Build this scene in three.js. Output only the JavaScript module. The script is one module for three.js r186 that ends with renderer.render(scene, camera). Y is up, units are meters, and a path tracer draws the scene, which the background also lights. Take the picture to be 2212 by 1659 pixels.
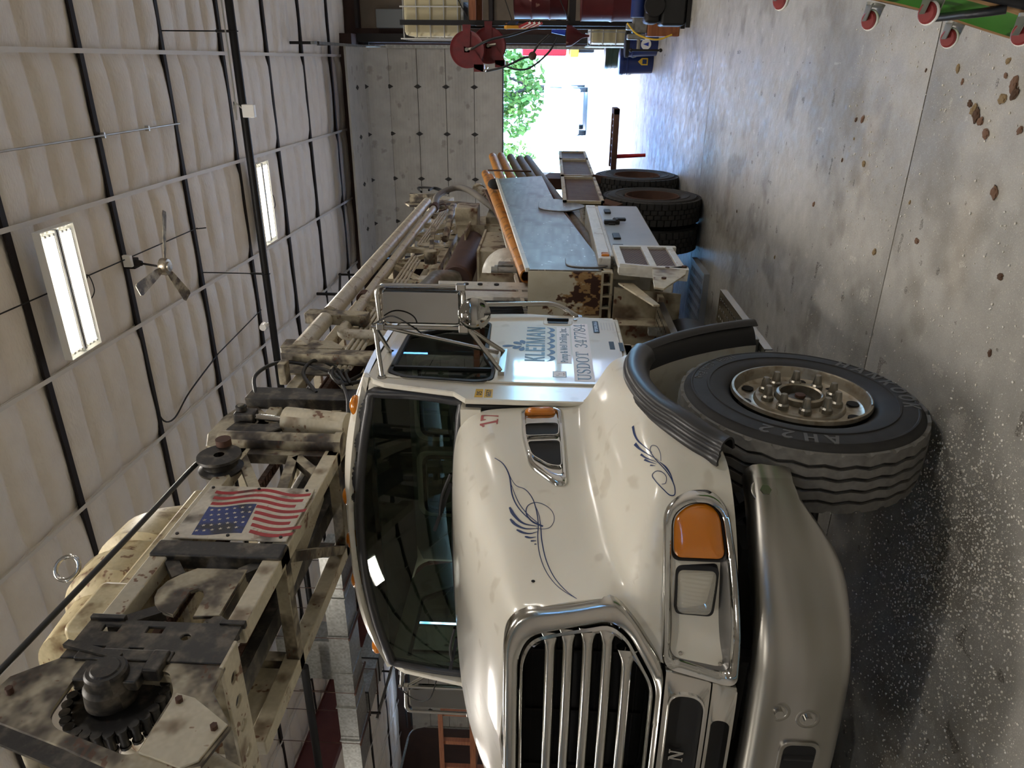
import * as THREE from 'three';
import { mergeGeometries, mergeVertices, toCreasedNormals } from 'three/addons/utils/BufferGeometryUtils.js';
import { RoundedBoxGeometry } from 'three/addons/geometries/RoundedBoxGeometry.js';
import { FontLoader } from 'three/addons/loaders/FontLoader.js';
import { RectAreaLightUniformsLib } from 'three/addons/lights/RectAreaLightUniformsLib.js';
import { Sky } from 'three/addons/objects/Sky.js';

// ---------- camera, sky, sun, exposure ----------
const scene = new THREE.Scene();
const renderer = new THREE.WebGLRenderer({ antialias: true });
renderer.toneMapping = THREE.LinearToneMapping;
renderer.toneMappingExposure = 1.35;
renderer.shadowMap.enabled = true;
RectAreaLightUniformsLib.init();
// the phone was held on its side: the picture's left is up
const YAW = 0.4226, PITCH = 0.0414, ROLL = 0.0273;
const camera = new THREE.PerspectiveCamera(2 * Math.atan(829.5 / 1560) * 180 / Math.PI, 2212 / 1659, 0.05, 200);
{
  const fw = new THREE.Vector3(-Math.sin(YAW) * Math.cos(PITCH), Math.sin(PITCH), -Math.cos(YAW) * Math.cos(PITCH));
  const r = new THREE.Vector3(Math.cos(YAW), 0, -Math.sin(YAW)), up = r.clone().cross(fw);
  const r2 = r.clone().multiplyScalar(Math.cos(ROLL)).addScaledVector(up, Math.sin(ROLL));
  const u2 = up.clone().multiplyScalar(Math.cos(ROLL)).addScaledVector(r, -Math.sin(ROLL));
  camera.quaternion.setFromRotationMatrix(new THREE.Matrix4().makeBasis(u2.clone().negate(), r2, fw.clone().negate()));
  camera.position.set(0, 1.712, 0);
}
scene.add(camera);
const SUN = new THREE.Vector3(0.55, 0.8, 0.25).normalize();
const sky = new Sky();
sky.scale.setScalar(1000);
Object.assign(sky.material.uniforms.turbidity, { value: 7 });
Object.assign(sky.material.uniforms.rayleigh, { value: 0.7 });
Object.assign(sky.material.uniforms.mieCoefficient, { value: 0.005 });
Object.assign(sky.material.uniforms.mieDirectionalG, { value: 0.8 });
sky.material.uniforms.sunPosition.value.copy(SUN);
scene.add(sky);
scene.environmentIntensity = 4.5;
const sun = new THREE.DirectionalLight(0xfff3df, 10);
sun.position.copy(SUN).multiplyScalar(60).add(new THREE.Vector3(-3, 0, -20));
sun.target.position.set(-3, 0, -20);
sun.castShadow = true;
Object.assign(sun.shadow.camera, { left: -45, right: 45, top: 45, bottom: -45, near: 1, far: 140 });
sun.shadow.mapSize.set(2048, 2048);
scene.add(sun, sun.target);

// ---------- helpers ----------
let seed = 12345;
const rnd = () => { seed = (seed * 1664525 + 1013904223) >>> 0; return seed / 4294967296; };
const rr = (a, b) => a + (b - a) * rnd();
const V = (x, y, z) => new THREE.Vector3(x, y, z);
const used = {};
const numbered = (n) => { used[n] = (used[n] ?? -1) + 1; return used[n] ? n + '_' + String(used[n]).padStart(3, '0') : n; };
function prep(g) { // no index, uv in metres by box projection, normals kept
  g = g.index ? g.toNonIndexed() : g;
  for (const k of Object.keys(g.attributes)) if (!['position', 'normal', 'uv', 'color'].includes(k)) g.deleteAttribute(k);
  if (!g.attributes.normal) g.computeVertexNormals();
  if (!g.userData.keepUV) {
    const p = g.attributes.position, uv = new Float32Array(p.count * 2), a = V(), b = V(), c = V(), n = V();
    for (let i = 0; i < p.count; i += 3) {
      a.fromBufferAttribute(p, i); b.fromBufferAttribute(p, i + 1); c.fromBufferAttribute(p, i + 2);
      n.copy(b).sub(a).cross(c.clone().sub(a));
      const X = Math.abs(n.x), Y = Math.abs(n.y), Z = Math.abs(n.z);
      [a, b, c].forEach((q, k) => { const j = (i + k) * 2;
        if (Y >= X && Y >= Z) { uv[j] = q.x; uv[j + 1] = q.z; } else if (X >= Z) { uv[j] = q.z; uv[j + 1] = q.y; } else { uv[j] = q.x; uv[j + 1] = q.y; } });
    }
    g.setAttribute('uv', new THREE.BufferAttribute(uv, 2));
  }
  if (g.attributes.color) g.deleteAttribute('color');
  return g;
}
const merge = (gs) => { gs = (Array.isArray(gs) ? gs.flat(9) : [gs]).map(prep); return gs.length === 1 ? gs[0] : mergeGeometries(gs); };
function obj(name, gs, mat, parent = scene, label) {
  const m = new THREE.Mesh(merge(gs), mat);
  m.name = parent === scene ? numbered(name) : name;
  m.castShadow = m.receiveShadow = true;
  if (label) m.userData.label = label;
  parent.add(m); return m;
}
function tag(o, label, category, group) { o.userData.label = label; o.userData.category = category; if (group) o.userData.group = group; return o; }
function thing(name, label, category, pos, group) {
  const o = new THREE.Group(); o.name = numbered(name); o.position.copy(pos); scene.add(o); return tag(o, label, category, group);
}
function struct(name, gs, mat, parent = scene) { const m = obj(name, gs, mat, parent); if (parent === scene) m.userData.kind = 'structure'; return m; }
// part placed by world coordinates under a thing that stands at its own base
function part(name, gs, mat, parent, label) {
  const g = merge(gs), q = V(0, 0, 0); for (let p = parent; p && p !== scene; p = p.parent) q.add(p.position);
  g.translate(-q.x, -q.y, -q.z);
  const m = new THREE.Mesh(g, mat); m.name = name; m.castShadow = m.receiveShadow = true; if (label) m.userData.label = label; parent.add(m); return m;
}
function sub(name, parent, label) { const o = new THREE.Group(); o.name = name; if (label) o.userData.label = label; parent.add(o); return o; }
const box = (x0, x1, y0, y1, z0, z1, r = 0) => {
  const w = Math.abs(x1 - x0), h = Math.abs(y1 - y0), d = Math.abs(z1 - z0);
  r = Math.min(r, w / 2.05, h / 2.05, d / 2.05);
  const g = r > 0 ? new RoundedBoxGeometry(w, h, d, 1, r) : new THREE.BoxGeometry(w, h, d);
  return g.translate((x0 + x1) / 2, (y0 + y1) / 2, (z0 + z1) / 2);
};
function frameOf(dir, upHint) {
  const z = dir.clone().normalize(); let u = upHint ? upHint.clone() : (Math.abs(z.y) > 0.9 ? V(1, 0, 0) : V(0, 1, 0));
  const x = u.clone().cross(z).normalize(), y = z.clone().cross(x); return new THREE.Matrix4().makeBasis(x, y, z);
}
// square bar from p to q, w across, h along upHint
function bar(p, q, w, h = w, up, r = 0) {
  p = Array.isArray(p) ? V(...p) : p; q = Array.isArray(q) ? V(...q) : q;
  const d = q.clone().sub(p), L = d.length(), g = r > 0 ? new RoundedBoxGeometry(w, h, L, 1, r) : new THREE.BoxGeometry(w, h, L);
  const m = frameOf(d, up && (Array.isArray(up) ? V(...up) : up)); m.setPosition(p.clone().add(q).multiplyScalar(0.5)); return g.applyMatrix4(m);
}
function cyl(p, q, r, r2 = r, seg = 20, open = false) {
  p = Array.isArray(p) ? V(...p) : p; q = Array.isArray(q) ? V(...q) : q;
  const d = q.clone().sub(p), g = new THREE.CylinderGeometry(r2, r, d.length(), seg, 1, open).rotateX(Math.PI / 2);
  const m = frameOf(d); m.setPosition(p.clone().add(q).multiplyScalar(0.5)); return g.applyMatrix4(m);
}
// hollow pipe with wall
function pipe(p, q, r, wall, seg = 20) {
  p = Array.isArray(p) ? V(...p) : p; q = Array.isArray(q) ? V(...q) : q; const L = q.distanceTo(p);
  const g = new THREE.LatheGeometry([[r - wall, 0], [r, 0], [r, L], [r - wall, L], [r - wall, 0]].map((a) => new THREE.Vector2(...a)), seg).rotateX(Math.PI / 2);
  const gg = toCreasedNormals(g, 0.7); const m = frameOf(q.clone().sub(p)); m.setPosition(p); return gg.applyMatrix4(m);
}
function tube(pts, r, seg = 0, rad = 8, tension = 0.5) {
  const c = new THREE.CatmullRomCurve3(pts.map((a) => Array.isArray(a) ? V(...a) : a), false, 'catmullrom', tension);
  return new THREE.TubeGeometry(c, seg || Math.max(8, pts.length * 8), r, rad, false);
}
// bent pipe: straight runs with round elbows of radius b
function bent(pts, r, b = 0.06, rad = 10) {
  pts = pts.map((a) => Array.isArray(a) ? V(...a) : a); const path = new THREE.CurvePath(); let last = pts[0];
  for (let i = 1; i < pts.length - 1; i++) {
    const a = pts[i].clone().sub(pts[i - 1]), c = pts[i + 1].clone().sub(pts[i]), k = Math.min(b, a.length() * 0.49, c.length() * 0.49);
    const p = pts[i].clone().addScaledVector(a.normalize(), -k), q = pts[i].clone().addScaledVector(c.normalize(), k);
    path.add(new THREE.LineCurve3(last, p)); path.add(new THREE.QuadraticBezierCurve3(p, pts[i], q)); last = q;
  }
  path.add(new THREE.LineCurve3(last, pts[pts.length - 1]));
  const P = []; for (const c of path.curves) { const n = c.isLineCurve3 ? 1 : 6; for (let i = 0; i < n; i++) P.push(c.getPoint(i / n)); } P.push(last = pts[pts.length - 1].clone());
  return sweep(P, r, rad);
}
function sweep(P, r, rad = 8) { // round section along a polyline, capped
  const N = P.length, pos = [], idx = [], t = P.map((p, i) => P[Math.min(i + 1, N - 1)].clone().sub(P[Math.max(i - 1, 0)]).normalize());
  let u = Math.abs(t[0].y) > 0.9 ? V(1, 0, 0) : V(0, 1, 0); u = u.clone().cross(t[0]).normalize();
  for (let i = 0; i < N; i++) {
    u = u.clone().addScaledVector(t[i], -u.dot(t[i])).normalize(); const v = t[i].clone().cross(u);
    for (let k = 0; k < rad; k++) { const a = k / rad * Math.PI * 2, q = P[i].clone().addScaledVector(u, Math.cos(a) * r).addScaledVector(v, Math.sin(a) * r); pos.push(q.x, q.y, q.z); }
  }
  for (let i = 0; i < N - 1; i++) for (let k = 0; k < rad; k++) { const a = i * rad + k, b = i * rad + (k + 1) % rad, c = a + rad, d = b + rad; idx.push(a, b, c, b, d, c); }
  for (const [s, f] of [[0, 1], [N - 1, 0]]) { const c0 = pos.length / 3; pos.push(P[s].x, P[s].y, P[s].z); for (let k = 0; k < rad; k++) { const a = s * rad + k, b = s * rad + (k + 1) % rad; f ? idx.push(c0, b, a) : idx.push(c0, a, b); } }
  const g = new THREE.BufferGeometry(); g.setAttribute('position', new THREE.Float32BufferAttribute(pos, 3)); g.setIndex(idx); g.computeVertexNormals(); return g;
}
const shapeOf = (pts, holes = []) => { const s = new THREE.Shape(pts.map((p) => new THREE.Vector2(...p))); for (const h of holes) s.holes.push(h.isPath || h.isShape || h.curves ? h : new THREE.Path(h.map((p) => new THREE.Vector2(...p)))); return s; };
function ext(shape, t, bevel = 0) { return new THREE.ExtrudeGeometry(shape, { depth: Math.max(1e-4, t - 2 * bevel), bevelEnabled: bevel > 0, bevelThickness: bevel, bevelSize: bevel, bevelOffset: -bevel, bevelSegments: 1, curveSegments: 10 }).translate(0, 0, bevel); }
// polygon given as [z, y], plate with outer face at X = x1 and thickness t towards -X
const plateX = (pts, x1, t = 0.012, holes = [], bevel = 0) => ext(shapeOf(pts, holes), t, bevel).applyMatrix4(new THREE.Matrix4().makeBasis(V(0, 0, 1), V(0, 1, 0), V(-1, 0, 0))).translate(x1, 0, 0);
// polygon given as [x, y], front face at Z = z1, thickness t towards -Z
const plateZ = (pts, z1, t = 0.012, holes = [], bevel = 0) => ext(shapeOf(pts, holes), t, bevel).translate(0, 0, z1 - t);
// polygon given as [x, z], top at Y = y1
const plateY = (pts, y1, t = 0.012, holes = [], bevel = 0) => ext(shapeOf(pts, holes), t, bevel).applyMatrix4(new THREE.Matrix4().makeBasis(V(1, 0, 0), V(0, 0, 1), V(0, -1, 0))).translate(0, y1, 0);
const lathe = (prof, seg = 32, crease = 0.6) => toCreasedNormals(new THREE.LatheGeometry(prof.map((p) => new THREE.Vector2(...p)), seg), crease);
const latheX = (prof, c, seg = 48, crease = 0.6) => lathe(prof, seg, crease).rotateZ(-Math.PI / 2).translate(...c); // profile [r, x]
const latheZ = (prof, c, seg = 48, crease = 0.6) => lathe(prof, seg, crease).rotateX(Math.PI / 2).translate(...c);
const sphere = (c, r, sx = 1, sy = 1, sz = 1, n = 16) => new THREE.SphereGeometry(r, n, Math.max(8, n * 0.6 | 0)).scale(sx, sy, sz).translate(...c);
const roundRect = (w, h, r, cx = 0, cy = 0) => { const s = new THREE.Shape(); const x = cx - w / 2, y = cy - h / 2;
  s.moveTo(x + r, y); s.lineTo(x + w - r, y); s.quadraticCurveTo(x + w, y, x + w, y + r); s.lineTo(x + w, y + h - r); s.quadraticCurveTo(x + w, y + h, x + w - r, y + h);
  s.lineTo(x + r, y + h); s.quadraticCurveTo(x, y + h, x, y + h - r); s.lineTo(x, y + r); s.quadraticCurveTo(x, y, x + r, y); return s; };
// rounded polygon from corner points
function roundPoly(pts, r) { const s = new THREE.Shape(), n = pts.length; for (let i = 0; i < n; i++) { const a = pts[(i + n - 1) % n], b = pts[i], c = pts[(i + 1) % n];
  const d1 = Math.hypot(a[0] - b[0], a[1] - b[1]), d2 = Math.hypot(c[0] - b[0], c[1] - b[1]), k = Math.min(r, d1 * 0.48, d2 * 0.48);
  const p = [b[0] + (a[0] - b[0]) * k / d1, b[1] + (a[1] - b[1]) * k / d1], q = [b[0] + (c[0] - b[0]) * k / d2, b[1] + (c[1] - b[1]) * k / d2];
  i ? s.lineTo(...p) : s.moveTo(...p); s.quadraticCurveTo(b[0], b[1], q[0], q[1]); } s.closePath(); return s; }
const ptsOf = (s, n = 8) => s.getPoints(n).map((p) => [p.x, p.y]);
// smooth surface through a net of points P[row][col]
function surfGrid(P, nu, nv) {
  const cr = (a, b, c, d, t) => { const t2 = t * t, t3 = t2 * t; return 0.5 * (2 * b + (c - a) * t + (2 * a - 5 * b + 4 * c - d) * t2 + (3 * b - a - 3 * c + d) * t3); };
  const at = (arr, t) => { const n = arr.length - 1, x = Math.min(t * n, n - 1e-9), i = Math.floor(x), f = x - i, e = (k) => k < 0 ? arr[0].map((v, m) => 2 * v - arr[1][m]) : k > n ? arr[n].map((v, m) => 2 * v - arr[n - 1][m]) : arr[k];
    const a = e(i - 1), b = e(i), c = e(i + 1), d = e(i + 2); return b.map((_, m) => cr(a[m], b[m], c[m], d[m], f)); };
  const R = P.map((row) => Array.from({ length: nv + 1 }, (_, j) => at(row, j / nv)));
  return Array.from({ length: nu + 1 }, (_, i) => Array.from({ length: nv + 1 }, (_, j) => at(R.map((r) => r[j]), i / nu)));
}
// closed shell of a grid of points, t thick inwards
function shell(G, t, flip = false) {
  const nu = G.length - 1, nv = G[0].length - 1, pos = [], idx = [], id = (i, j) => i * (nv + 1) + j;
  for (const r of G) for (const p of r) pos.push(...p);
  for (let i = 0; i < nu; i++) for (let j = 0; j < nv; j++) { const a = id(i, j), b = id(i + 1, j), c = id(i + 1, j + 1), d = id(i, j + 1); flip ? idx.push(a, c, b, a, d, c) : idx.push(a, b, c, a, c, d); }
  const o = new THREE.BufferGeometry(); o.setAttribute('position', new THREE.Float32BufferAttribute(pos, 3)); o.setIndex(idx); o.computeVertexNormals();
  if (!t) return o;
  const n = o.attributes.normal, p2 = pos.map((v, k) => v - t * n.array[k]), i2 = []; for (let k = 0; k < idx.length; k += 3) i2.push(idx[k], idx[k + 2], idx[k + 1]);
  const inn = new THREE.BufferGeometry(); inn.setAttribute('position', new THREE.Float32BufferAttribute(p2, 3)); inn.setIndex(i2); inn.computeVertexNormals();
  const rim = []; for (let j = 0; j <= nv; j++) rim.push(id(0, j)); for (let i = 1; i <= nu; i++) rim.push(id(i, nv)); for (let j = nv - 1; j >= 0; j--) rim.push(id(nu, j)); for (let i = nu - 1; i > 0; i--) rim.push(id(i, 0));
  const rp = []; const P = (A, k) => [A[3 * k], A[3 * k + 1], A[3 * k + 2]];
  for (let k = 0; k < rim.length; k++) { const a = rim[k], b = rim[(k + 1) % rim.length]; rp.push(...P(pos, a), ...P(p2, a), ...P(pos, b), ...P(pos, b), ...P(p2, a), ...P(p2, b)); }
  const rg = new THREE.BufferGeometry(); rg.setAttribute('position', new THREE.Float32BufferAttribute(rp, 3)); rg.computeVertexNormals();
  return [o, inn, rg];
}
const mirrorX = (g, xc) => { g = (g.index ? g.toNonIndexed() : g.clone()); g.scale(-1, 1, 1).translate(2 * xc, 0, 0); const p = g.attributes; for (const k of Object.keys(p)) { const a = p[k], s = a.itemSize; for (let i = 0; i < a.count; i += 3) for (let c = 0; c < s; c++) { const t = a.array[(i + 1) * s + c]; a.array[(i + 1) * s + c] = a.array[(i + 2) * s + c]; a.array[(i + 2) * s + c] = t; } } return g; };

// ---------- noise and textures ----------
function makeNoise(s0) { let s = s0; const r = () => { s = (s * 1664525 + 1013904223) >>> 0; return s / 4294967296; };
  const T = Array.from({ length: 4096 }, r); // 64 x 64 lattice, tiles
  return (x, y, per) => { const xi = Math.floor(x), yi = Math.floor(y), fx = x - xi, fy = y - yi, u = fx * fx * (3 - 2 * fx), v = fy * fy * (3 - 2 * fy), m = (a) => ((a % per) + per) % per;
    const g = (a, b) => T[(m(a) & 63) + ((m(b) & 63) << 6)]; return (g(xi, yi) * (1 - u) + g(xi + 1, yi) * u) * (1 - v) + (g(xi, yi + 1) * (1 - u) + g(xi + 1, yi + 1) * u) * v; }; }
const N1 = makeNoise(7), N2 = makeNoise(99), N3 = makeNoise(1234), N4 = makeNoise(555);
const fbm = (N, u, v, f, oct = 4) => { let a = 0.5, t = 0, w = 0; for (let k = 0; k < oct; k++) { t += a * N(u * f, v * f, f); w += a; f *= 2; a *= 0.5; if (f > 64) break; } return t / w; };
const sst = (a, b, x) => { const t = Math.min(1, Math.max(0, (x - a) / (b - a))); return t * t * (3 - 2 * t); };
function tex(n, fn, metres, srgb = true, m = n) { // fn(u, v) -> [r, g, b] 0..1
  const d = new Uint8Array(n * m * 4);
  for (let j = 0; j < m; j++) for (let i = 0; i < n; i++) { const c = fn(i / n, j / m), k = (j * n + i) * 4; d[k] = c[0] * 255; d[k + 1] = c[1] * 255; d[k + 2] = c[2] * 255; d[k + 3] = c.length > 3 ? c[3] * 255 : 255; }
  const t = new THREE.DataTexture(d, n, m); t.wrapS = t.wrapT = THREE.RepeatWrapping; t.magFilter = THREE.LinearFilter; t.minFilter = THREE.LinearMipmapLinearFilter; t.generateMipmaps = true;
  if (srgb) t.colorSpace = THREE.SRGBColorSpace; t.repeat.set(1 / metres, 1 / metres); t.needsUpdate = true; return t;
}
const mix = (a, b, t) => a.map((v, i) => v + (b[i] - v) * t);
const hex = (h) => [(h >> 16 & 255) / 255, (h >> 8 & 255) / 255, (h & 255) / 255];
const std = (o) => new THREE.MeshStandardMaterial(o), phy = (o) => new THREE.MeshPhysicalMaterial(o);
// ---------- materials ----------
function concrete(n, metres, stain) {
  const sp = makeNoise(31);
  return (u, v) => {
    const a = fbm(N1, u, v, 4, 5), b = fbm(N2, u, v, 16, 3), f = N3(u * 64, v * 64, 64), h = ((Math.sin(u * n * 12.9898 + v * n * 78.233) * 43758.5453) % 1 + 1) % 1;
    let c = mix([0.52, 0.51, 0.485], [0.64, 0.63, 0.60], sst(0.3, 0.7, a));
    c = mix(c, [0.44, 0.42, 0.38], 0.5 * sst(0.55, 0.75, b)); c = mix(c, [0.56, 0.49, 0.39], 0.22 * sst(0.6, 0.8, fbm(N4, u, v, 8, 3)));
    c = c.map((x) => x + (f - 0.5) * 0.05 + (h - 0.5) * 0.06);
    const s = N4(u * 61 + 7, v * 61, 64); if (s > 0.93 && h > 0.4) c = mix(c, [0.85, 0.83, 0.78], 0.35); if (s < 0.06 && h > 0.55) c = mix(c, [0.2, 0.18, 0.15], 0.7);
    return c; };
}
const ccolor = tex(1024, concrete(1024), 4.7);
const cbump = tex(512, (u, v) => { const a = 0.5 * fbm(N2, u, v, 16, 3) + 0.5 * N3(u * 64, v * 64, 64); return [a, a, a]; }, 1.9, false);
const crough = tex(512, (u, v) => { const a = 0.60 + 0.18 * (fbm(N4, u, v, 8, 3) - 0.5) + 0.30 * (fbm(N1, u, v, 32, 2) - 0.5); return [a, a, a]; }, 1.3, false);
const floorM = std({ map: ccolor, roughnessMap: crough, roughness: 0.9, bumpMap: cbump, bumpScale: 0.002 });
// the slab in front: grit and fine scratches
const NX0 = -4.9, NX1 = 1.0, NZ0 = -3.63, NZ1 = 1.2;
const nearTex = (() => {
  const n = 2048, m = 1664, W = NX1 - NX0, H = NZ1 - NZ0, base = concrete(n), d = new Uint8Array(n * m * 4), bl = (x, z, cx, cz, rx, rz) => ((x - cx) / rx) ** 2 + ((z - cz) / rz) ** 2;
  for (let j = 0; j < m; j++) for (let i = 0; i < n; i++) {
    const u = i / n, v = j / m, x = NX0 + u * W, z = NZ0 + v * H; let c = base(u * 1.26 % 1, v * 1.02 % 1);
    const h = ((Math.sin(i * 12.9898 + j * 78.233) * 43758.5453) % 1 + 1) % 1, g = N4(u * 40, v * 40, 64), gz = 0.9 * Math.max(0, 1 - bl(x, z, -1.9, -2.5, 0.8, 0.85));
    if (h > 0.984 - 0.06 * gz * sst(0.3, 0.7, g)) c = mix(c, [0.78, 0.76, 0.72], 0.3 + 0.6 * ((h * 997) % 1));
    const k = (j * n + i) * 4; d[k] = c[0] * 255; d[k + 1] = c[1] * 255; d[k + 2] = c[2] * 255; d[k + 3] = 255;
  }
  const t = new THREE.DataTexture(d, n, m); t.magFilter = THREE.LinearFilter; t.minFilter = THREE.LinearMipmapLinearFilter; t.generateMipmaps = true; t.colorSpace = THREE.SRGBColorSpace; t.wrapS = t.wrapT = THREE.ClampToEdgeWrapping;
  t.repeat.set(1 / W, 1 / H); t.offset.set(-NX0 / W, -NZ0 / H); t.needsUpdate = true; return t;
})();
const floorNearM = std({ map: nearTex, roughnessMap: crough, roughness: 0.85, bumpMap: cbump, bumpScale: 0.0014 });
const vinylB = tex(512, (u, v) => { const a = 0.6 * fbm(N1, u * 1, v * 1, 16, 3) + 0.4 * N3(u * 20, v * 64, 64); return [a, a, a]; }, 0.9, false);
const vinylC = tex(512, (u, v) => { const c = mix([0.88, 0.845, 0.80], [0.93, 0.905, 0.865], fbm(N2, u, v, 8, 4)); return c; }, 1.7);
const insulM = std({ map: vinylC, roughness: 0.62, bumpMap: vinylB, bumpScale: 0.006 });
const purlinM = std({ color: 0x1a1313, roughness: 0.7 });
const battenM = std({ color: 0xd8d3cb, roughness: 0.5 });
const brownWallM = std({ map: tex(256, (u, v) => mix([0.20, 0.13, 0.11], [0.26, 0.18, 0.15], fbm(N1, u, v, 8, 4)), 2.2), roughness: 0.75 });
const redSteelM = std({ map: tex(256, (u, v) => mix([0.33, 0.16, 0.15], [0.40, 0.21, 0.19], fbm(N1, u, v, 8, 4)), 1.4), roughness: 0.55 });
const tanSheetM = std({ map: tex(256, (u, v) => mix([0.33, 0.29, 0.24], [0.42, 0.37, 0.31], fbm(N2, u, v, 8, 4)), 2.0), roughness: 0.7 });
const doorPanelM = std({ map: tex(512, (u, v) => { let c = mix([0.58, 0.57, 0.54], [0.68, 0.67, 0.64], fbm(N1, u, v, 8, 4)); c = mix(c, [0.40, 0.385, 0.36], 0.5 * sst(0.62, 0.8, fbm(N4, u, v, 8, 4))); return c; }, 1.6), roughness: 0.5, bumpMap: tex(256, (u, v) => { const a = Math.abs(((v * 9) % 1) - 0.5) < 0.06 ? 0 : 1; return [a, a, a]; }, 0.63, false), bumpScale: 0.002 });
const galvM = std({ map: tex(256, (u, v) => mix([0.50, 0.50, 0.48], [0.62, 0.62, 0.60], N3(u * 24, v * 24, 24)), 0.8), roughness: 0.42, metalness: 0.75 });
const steelDarkM = std({ color: 0x1c1a19, roughness: 0.55, metalness: 0.3 });
const blackIronM = std({ color: 0x141416, roughness: 0.5, metalness: 0.4 });
const lampWhiteM = std({ color: 0xf0f0ec, roughness: 0.35 });
const tubeM = std({ color: 0xffffff, emissive: 0xfff6e6, emissiveIntensity: 9, roughness: 0.4 });
const wireM = std({ color: 0x222222, roughness: 0.6 });
const conduitM = std({ color: 0xb9b7b0, roughness: 0.35, metalness: 0.6 });
// truck
const truckTex = tex(512, (u, v) => { let c = mix([0.845, 0.825, 0.765], [0.875, 0.858, 0.80], fbm(N1, u, v, 4, 4)); const g = fbm(N4, u, v, 16, 3); c = mix(c, [0.70, 0.66, 0.58], 0.35 * sst(0.66, 0.82, g)); return c; }, 1.3);
const truckM = phy({ map: truckTex, roughness: 0.42, clearcoat: 0.7, clearcoatRoughness: 0.14 });
const truckPanelM = phy({ map: truckTex, roughness: 0.35, clearcoat: 1, clearcoatRoughness: 0.05 });
const cabInM = std({ color: 0x7f857e, roughness: 0.8 });
const cabDarkM = std({ color: 0x383a39, roughness: 0.7 });
const scratch = tex(512, (u, v) => { const a = 0.20 + 0.16 * N3(u * 6, v * 64, 64) + 0.16 * fbm(N2, u, v, 4, 4); return [a, a, a]; }, 2.9, false);
const chromeM = std({ color: 0xc9c9c6, metalness: 1, roughness: 0.09 });
const chromeOldM = std({ color: 0xbfbdb7, metalness: 1, roughness: 0.17 });
const bumperM = std({ map: tex(512, (u, v) => mix([0.70, 0.69, 0.67], [0.56, 0.55, 0.52], sst(0.35, 0.8, 0.5 * fbm(N1, u, v, 4, 4) + 0.5 * N3(u * 5, v * 63, 64))), 2.9), metalness: 1, roughnessMap: scratch, roughness: 1.0 });
const stainlessM = std({ color: 0xb4b2ad, metalness: 1, roughness: 0.2 });
const tireM = std({ map: tex(256, (u, v) => mix([0.13, 0.13, 0.13], [0.20, 0.195, 0.19], fbm(N1, u, v, 8, 4)), 0.5), roughness: 0.72 });
const treadM = std({ map: tex(256, (u, v) => mix([0.36, 0.355, 0.335], [0.47, 0.46, 0.44], fbm(N2, u, v, 16, 3)), 0.4), roughness: 0.85 });
const grooveM = std({ color: 0x0b0b0b, roughness: 0.9 });
const flareM = std({ color: 0x2b2b2c, roughness: 0.38 });
const blackM = std({ color: 0x101010, roughness: 0.5 });
const matteBlackM = std({ color: 0x0a0a0a, roughness: 0.85 });
const rimM = std({ map: tex(256, (u, v) => mix([0.66, 0.63, 0.57], [0.50, 0.45, 0.38], sst(0.4, 0.8, fbm(N4, u, v, 8, 4))), 0.35), metalness: 0.85, roughness: 0.36 });
const lugM = std({ color: 0x8d897f, metalness: 0.9, roughness: 0.32 });
const amberM = phy({ color: 0xd07a10, roughness: 0.18, clearcoat: 1, clearcoatRoughness: 0.06, transmission: 0.15, thickness: 0 });
const lampGlassM = phy({ color: 0xe9e7df, roughness: 0.12, transmission: 0.75, thickness: 0, bumpMap: tex(128, (u, v) => { const a = 0.5 + 0.5 * Math.cos(u * 2 * Math.PI * 4); return [a, a, a]; }, 0.05, false), bumpScale: 0.002 });
const glassM = phy({ color: 0xd2ddd6, roughness: 0.01, transmission: 1, thickness: 0, ior: 1.5 });
const mirrorM = std({ color: 0xa8a8a6, metalness: 1, roughness: 0.06 });
// drilling rig paint: cream with grease and chipped rust; heavier variants for the crown
function grimy(paint, oil, amount, rust, s) { const A = makeNoise(s), B = makeNoise(s + 5);
  return (u, v) => { const a = fbm(A, u, v, 6, 5), b = fbm(B, u, v, 12, 4), f = N3(u * 64, v * 64, 64); let c = mix(paint, paint.map((x) => x * 0.86), fbm(N2, u, v, 8, 3));
    c = mix(c, oil, sst(1 - amount - 0.05, 1 - amount + 0.3, a * 0.8 + b * 0.35)); c = mix(c, [0.30, 0.15, 0.07], rust * sst(0.68, 0.76, b * 0.7 + f * 0.3)); return c.map((x) => x + (f - 0.5) * 0.05); }; }
const CREAM = [0.79, 0.755, 0.66];
const mastM = std({ map: tex(512, grimy(CREAM, [0.45, 0.39, 0.31], 0.34, 0.7, 11), 0.9), roughness: 0.55 });
const mastDirtyM = std({ map: tex(512, grimy([0.70, 0.66, 0.56], [0.20, 0.17, 0.14], 0.47, 0.6, 23), 0.8), roughness: 0.55 });
const greaseM = std({ map: tex(512, grimy([0.36, 0.33, 0.28], [0.075, 0.068, 0.06], 0.64, 0.3, 37), 0.45), roughness: 0.48 });
const pipeM = std({ map: tex(512, grimy([0.78, 0.75, 0.67], [0.45, 0.39, 0.31], 0.30, 0.6, 51), 0.7), roughness: 0.42 });
const deckM = std({ map: tex(512, grimy([0.74, 0.70, 0.60], [0.35, 0.28, 0.21], 0.40, 0.9, 61), 1.1), roughness: 0.6 });
const cleanWhiteM = std({ map: tex(256, grimy([0.84, 0.83, 0.79], [0.62, 0.60, 0.54], 0.3, 0.25, 71), 1.2), roughness: 0.4 });
const rustM = std({ map: tex(256, (u, v) => mix([0.23, 0.15, 0.11], [0.36, 0.23, 0.16], fbm(N4, u, v, 8, 4)), 0.7), roughness: 0.75 });
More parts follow.
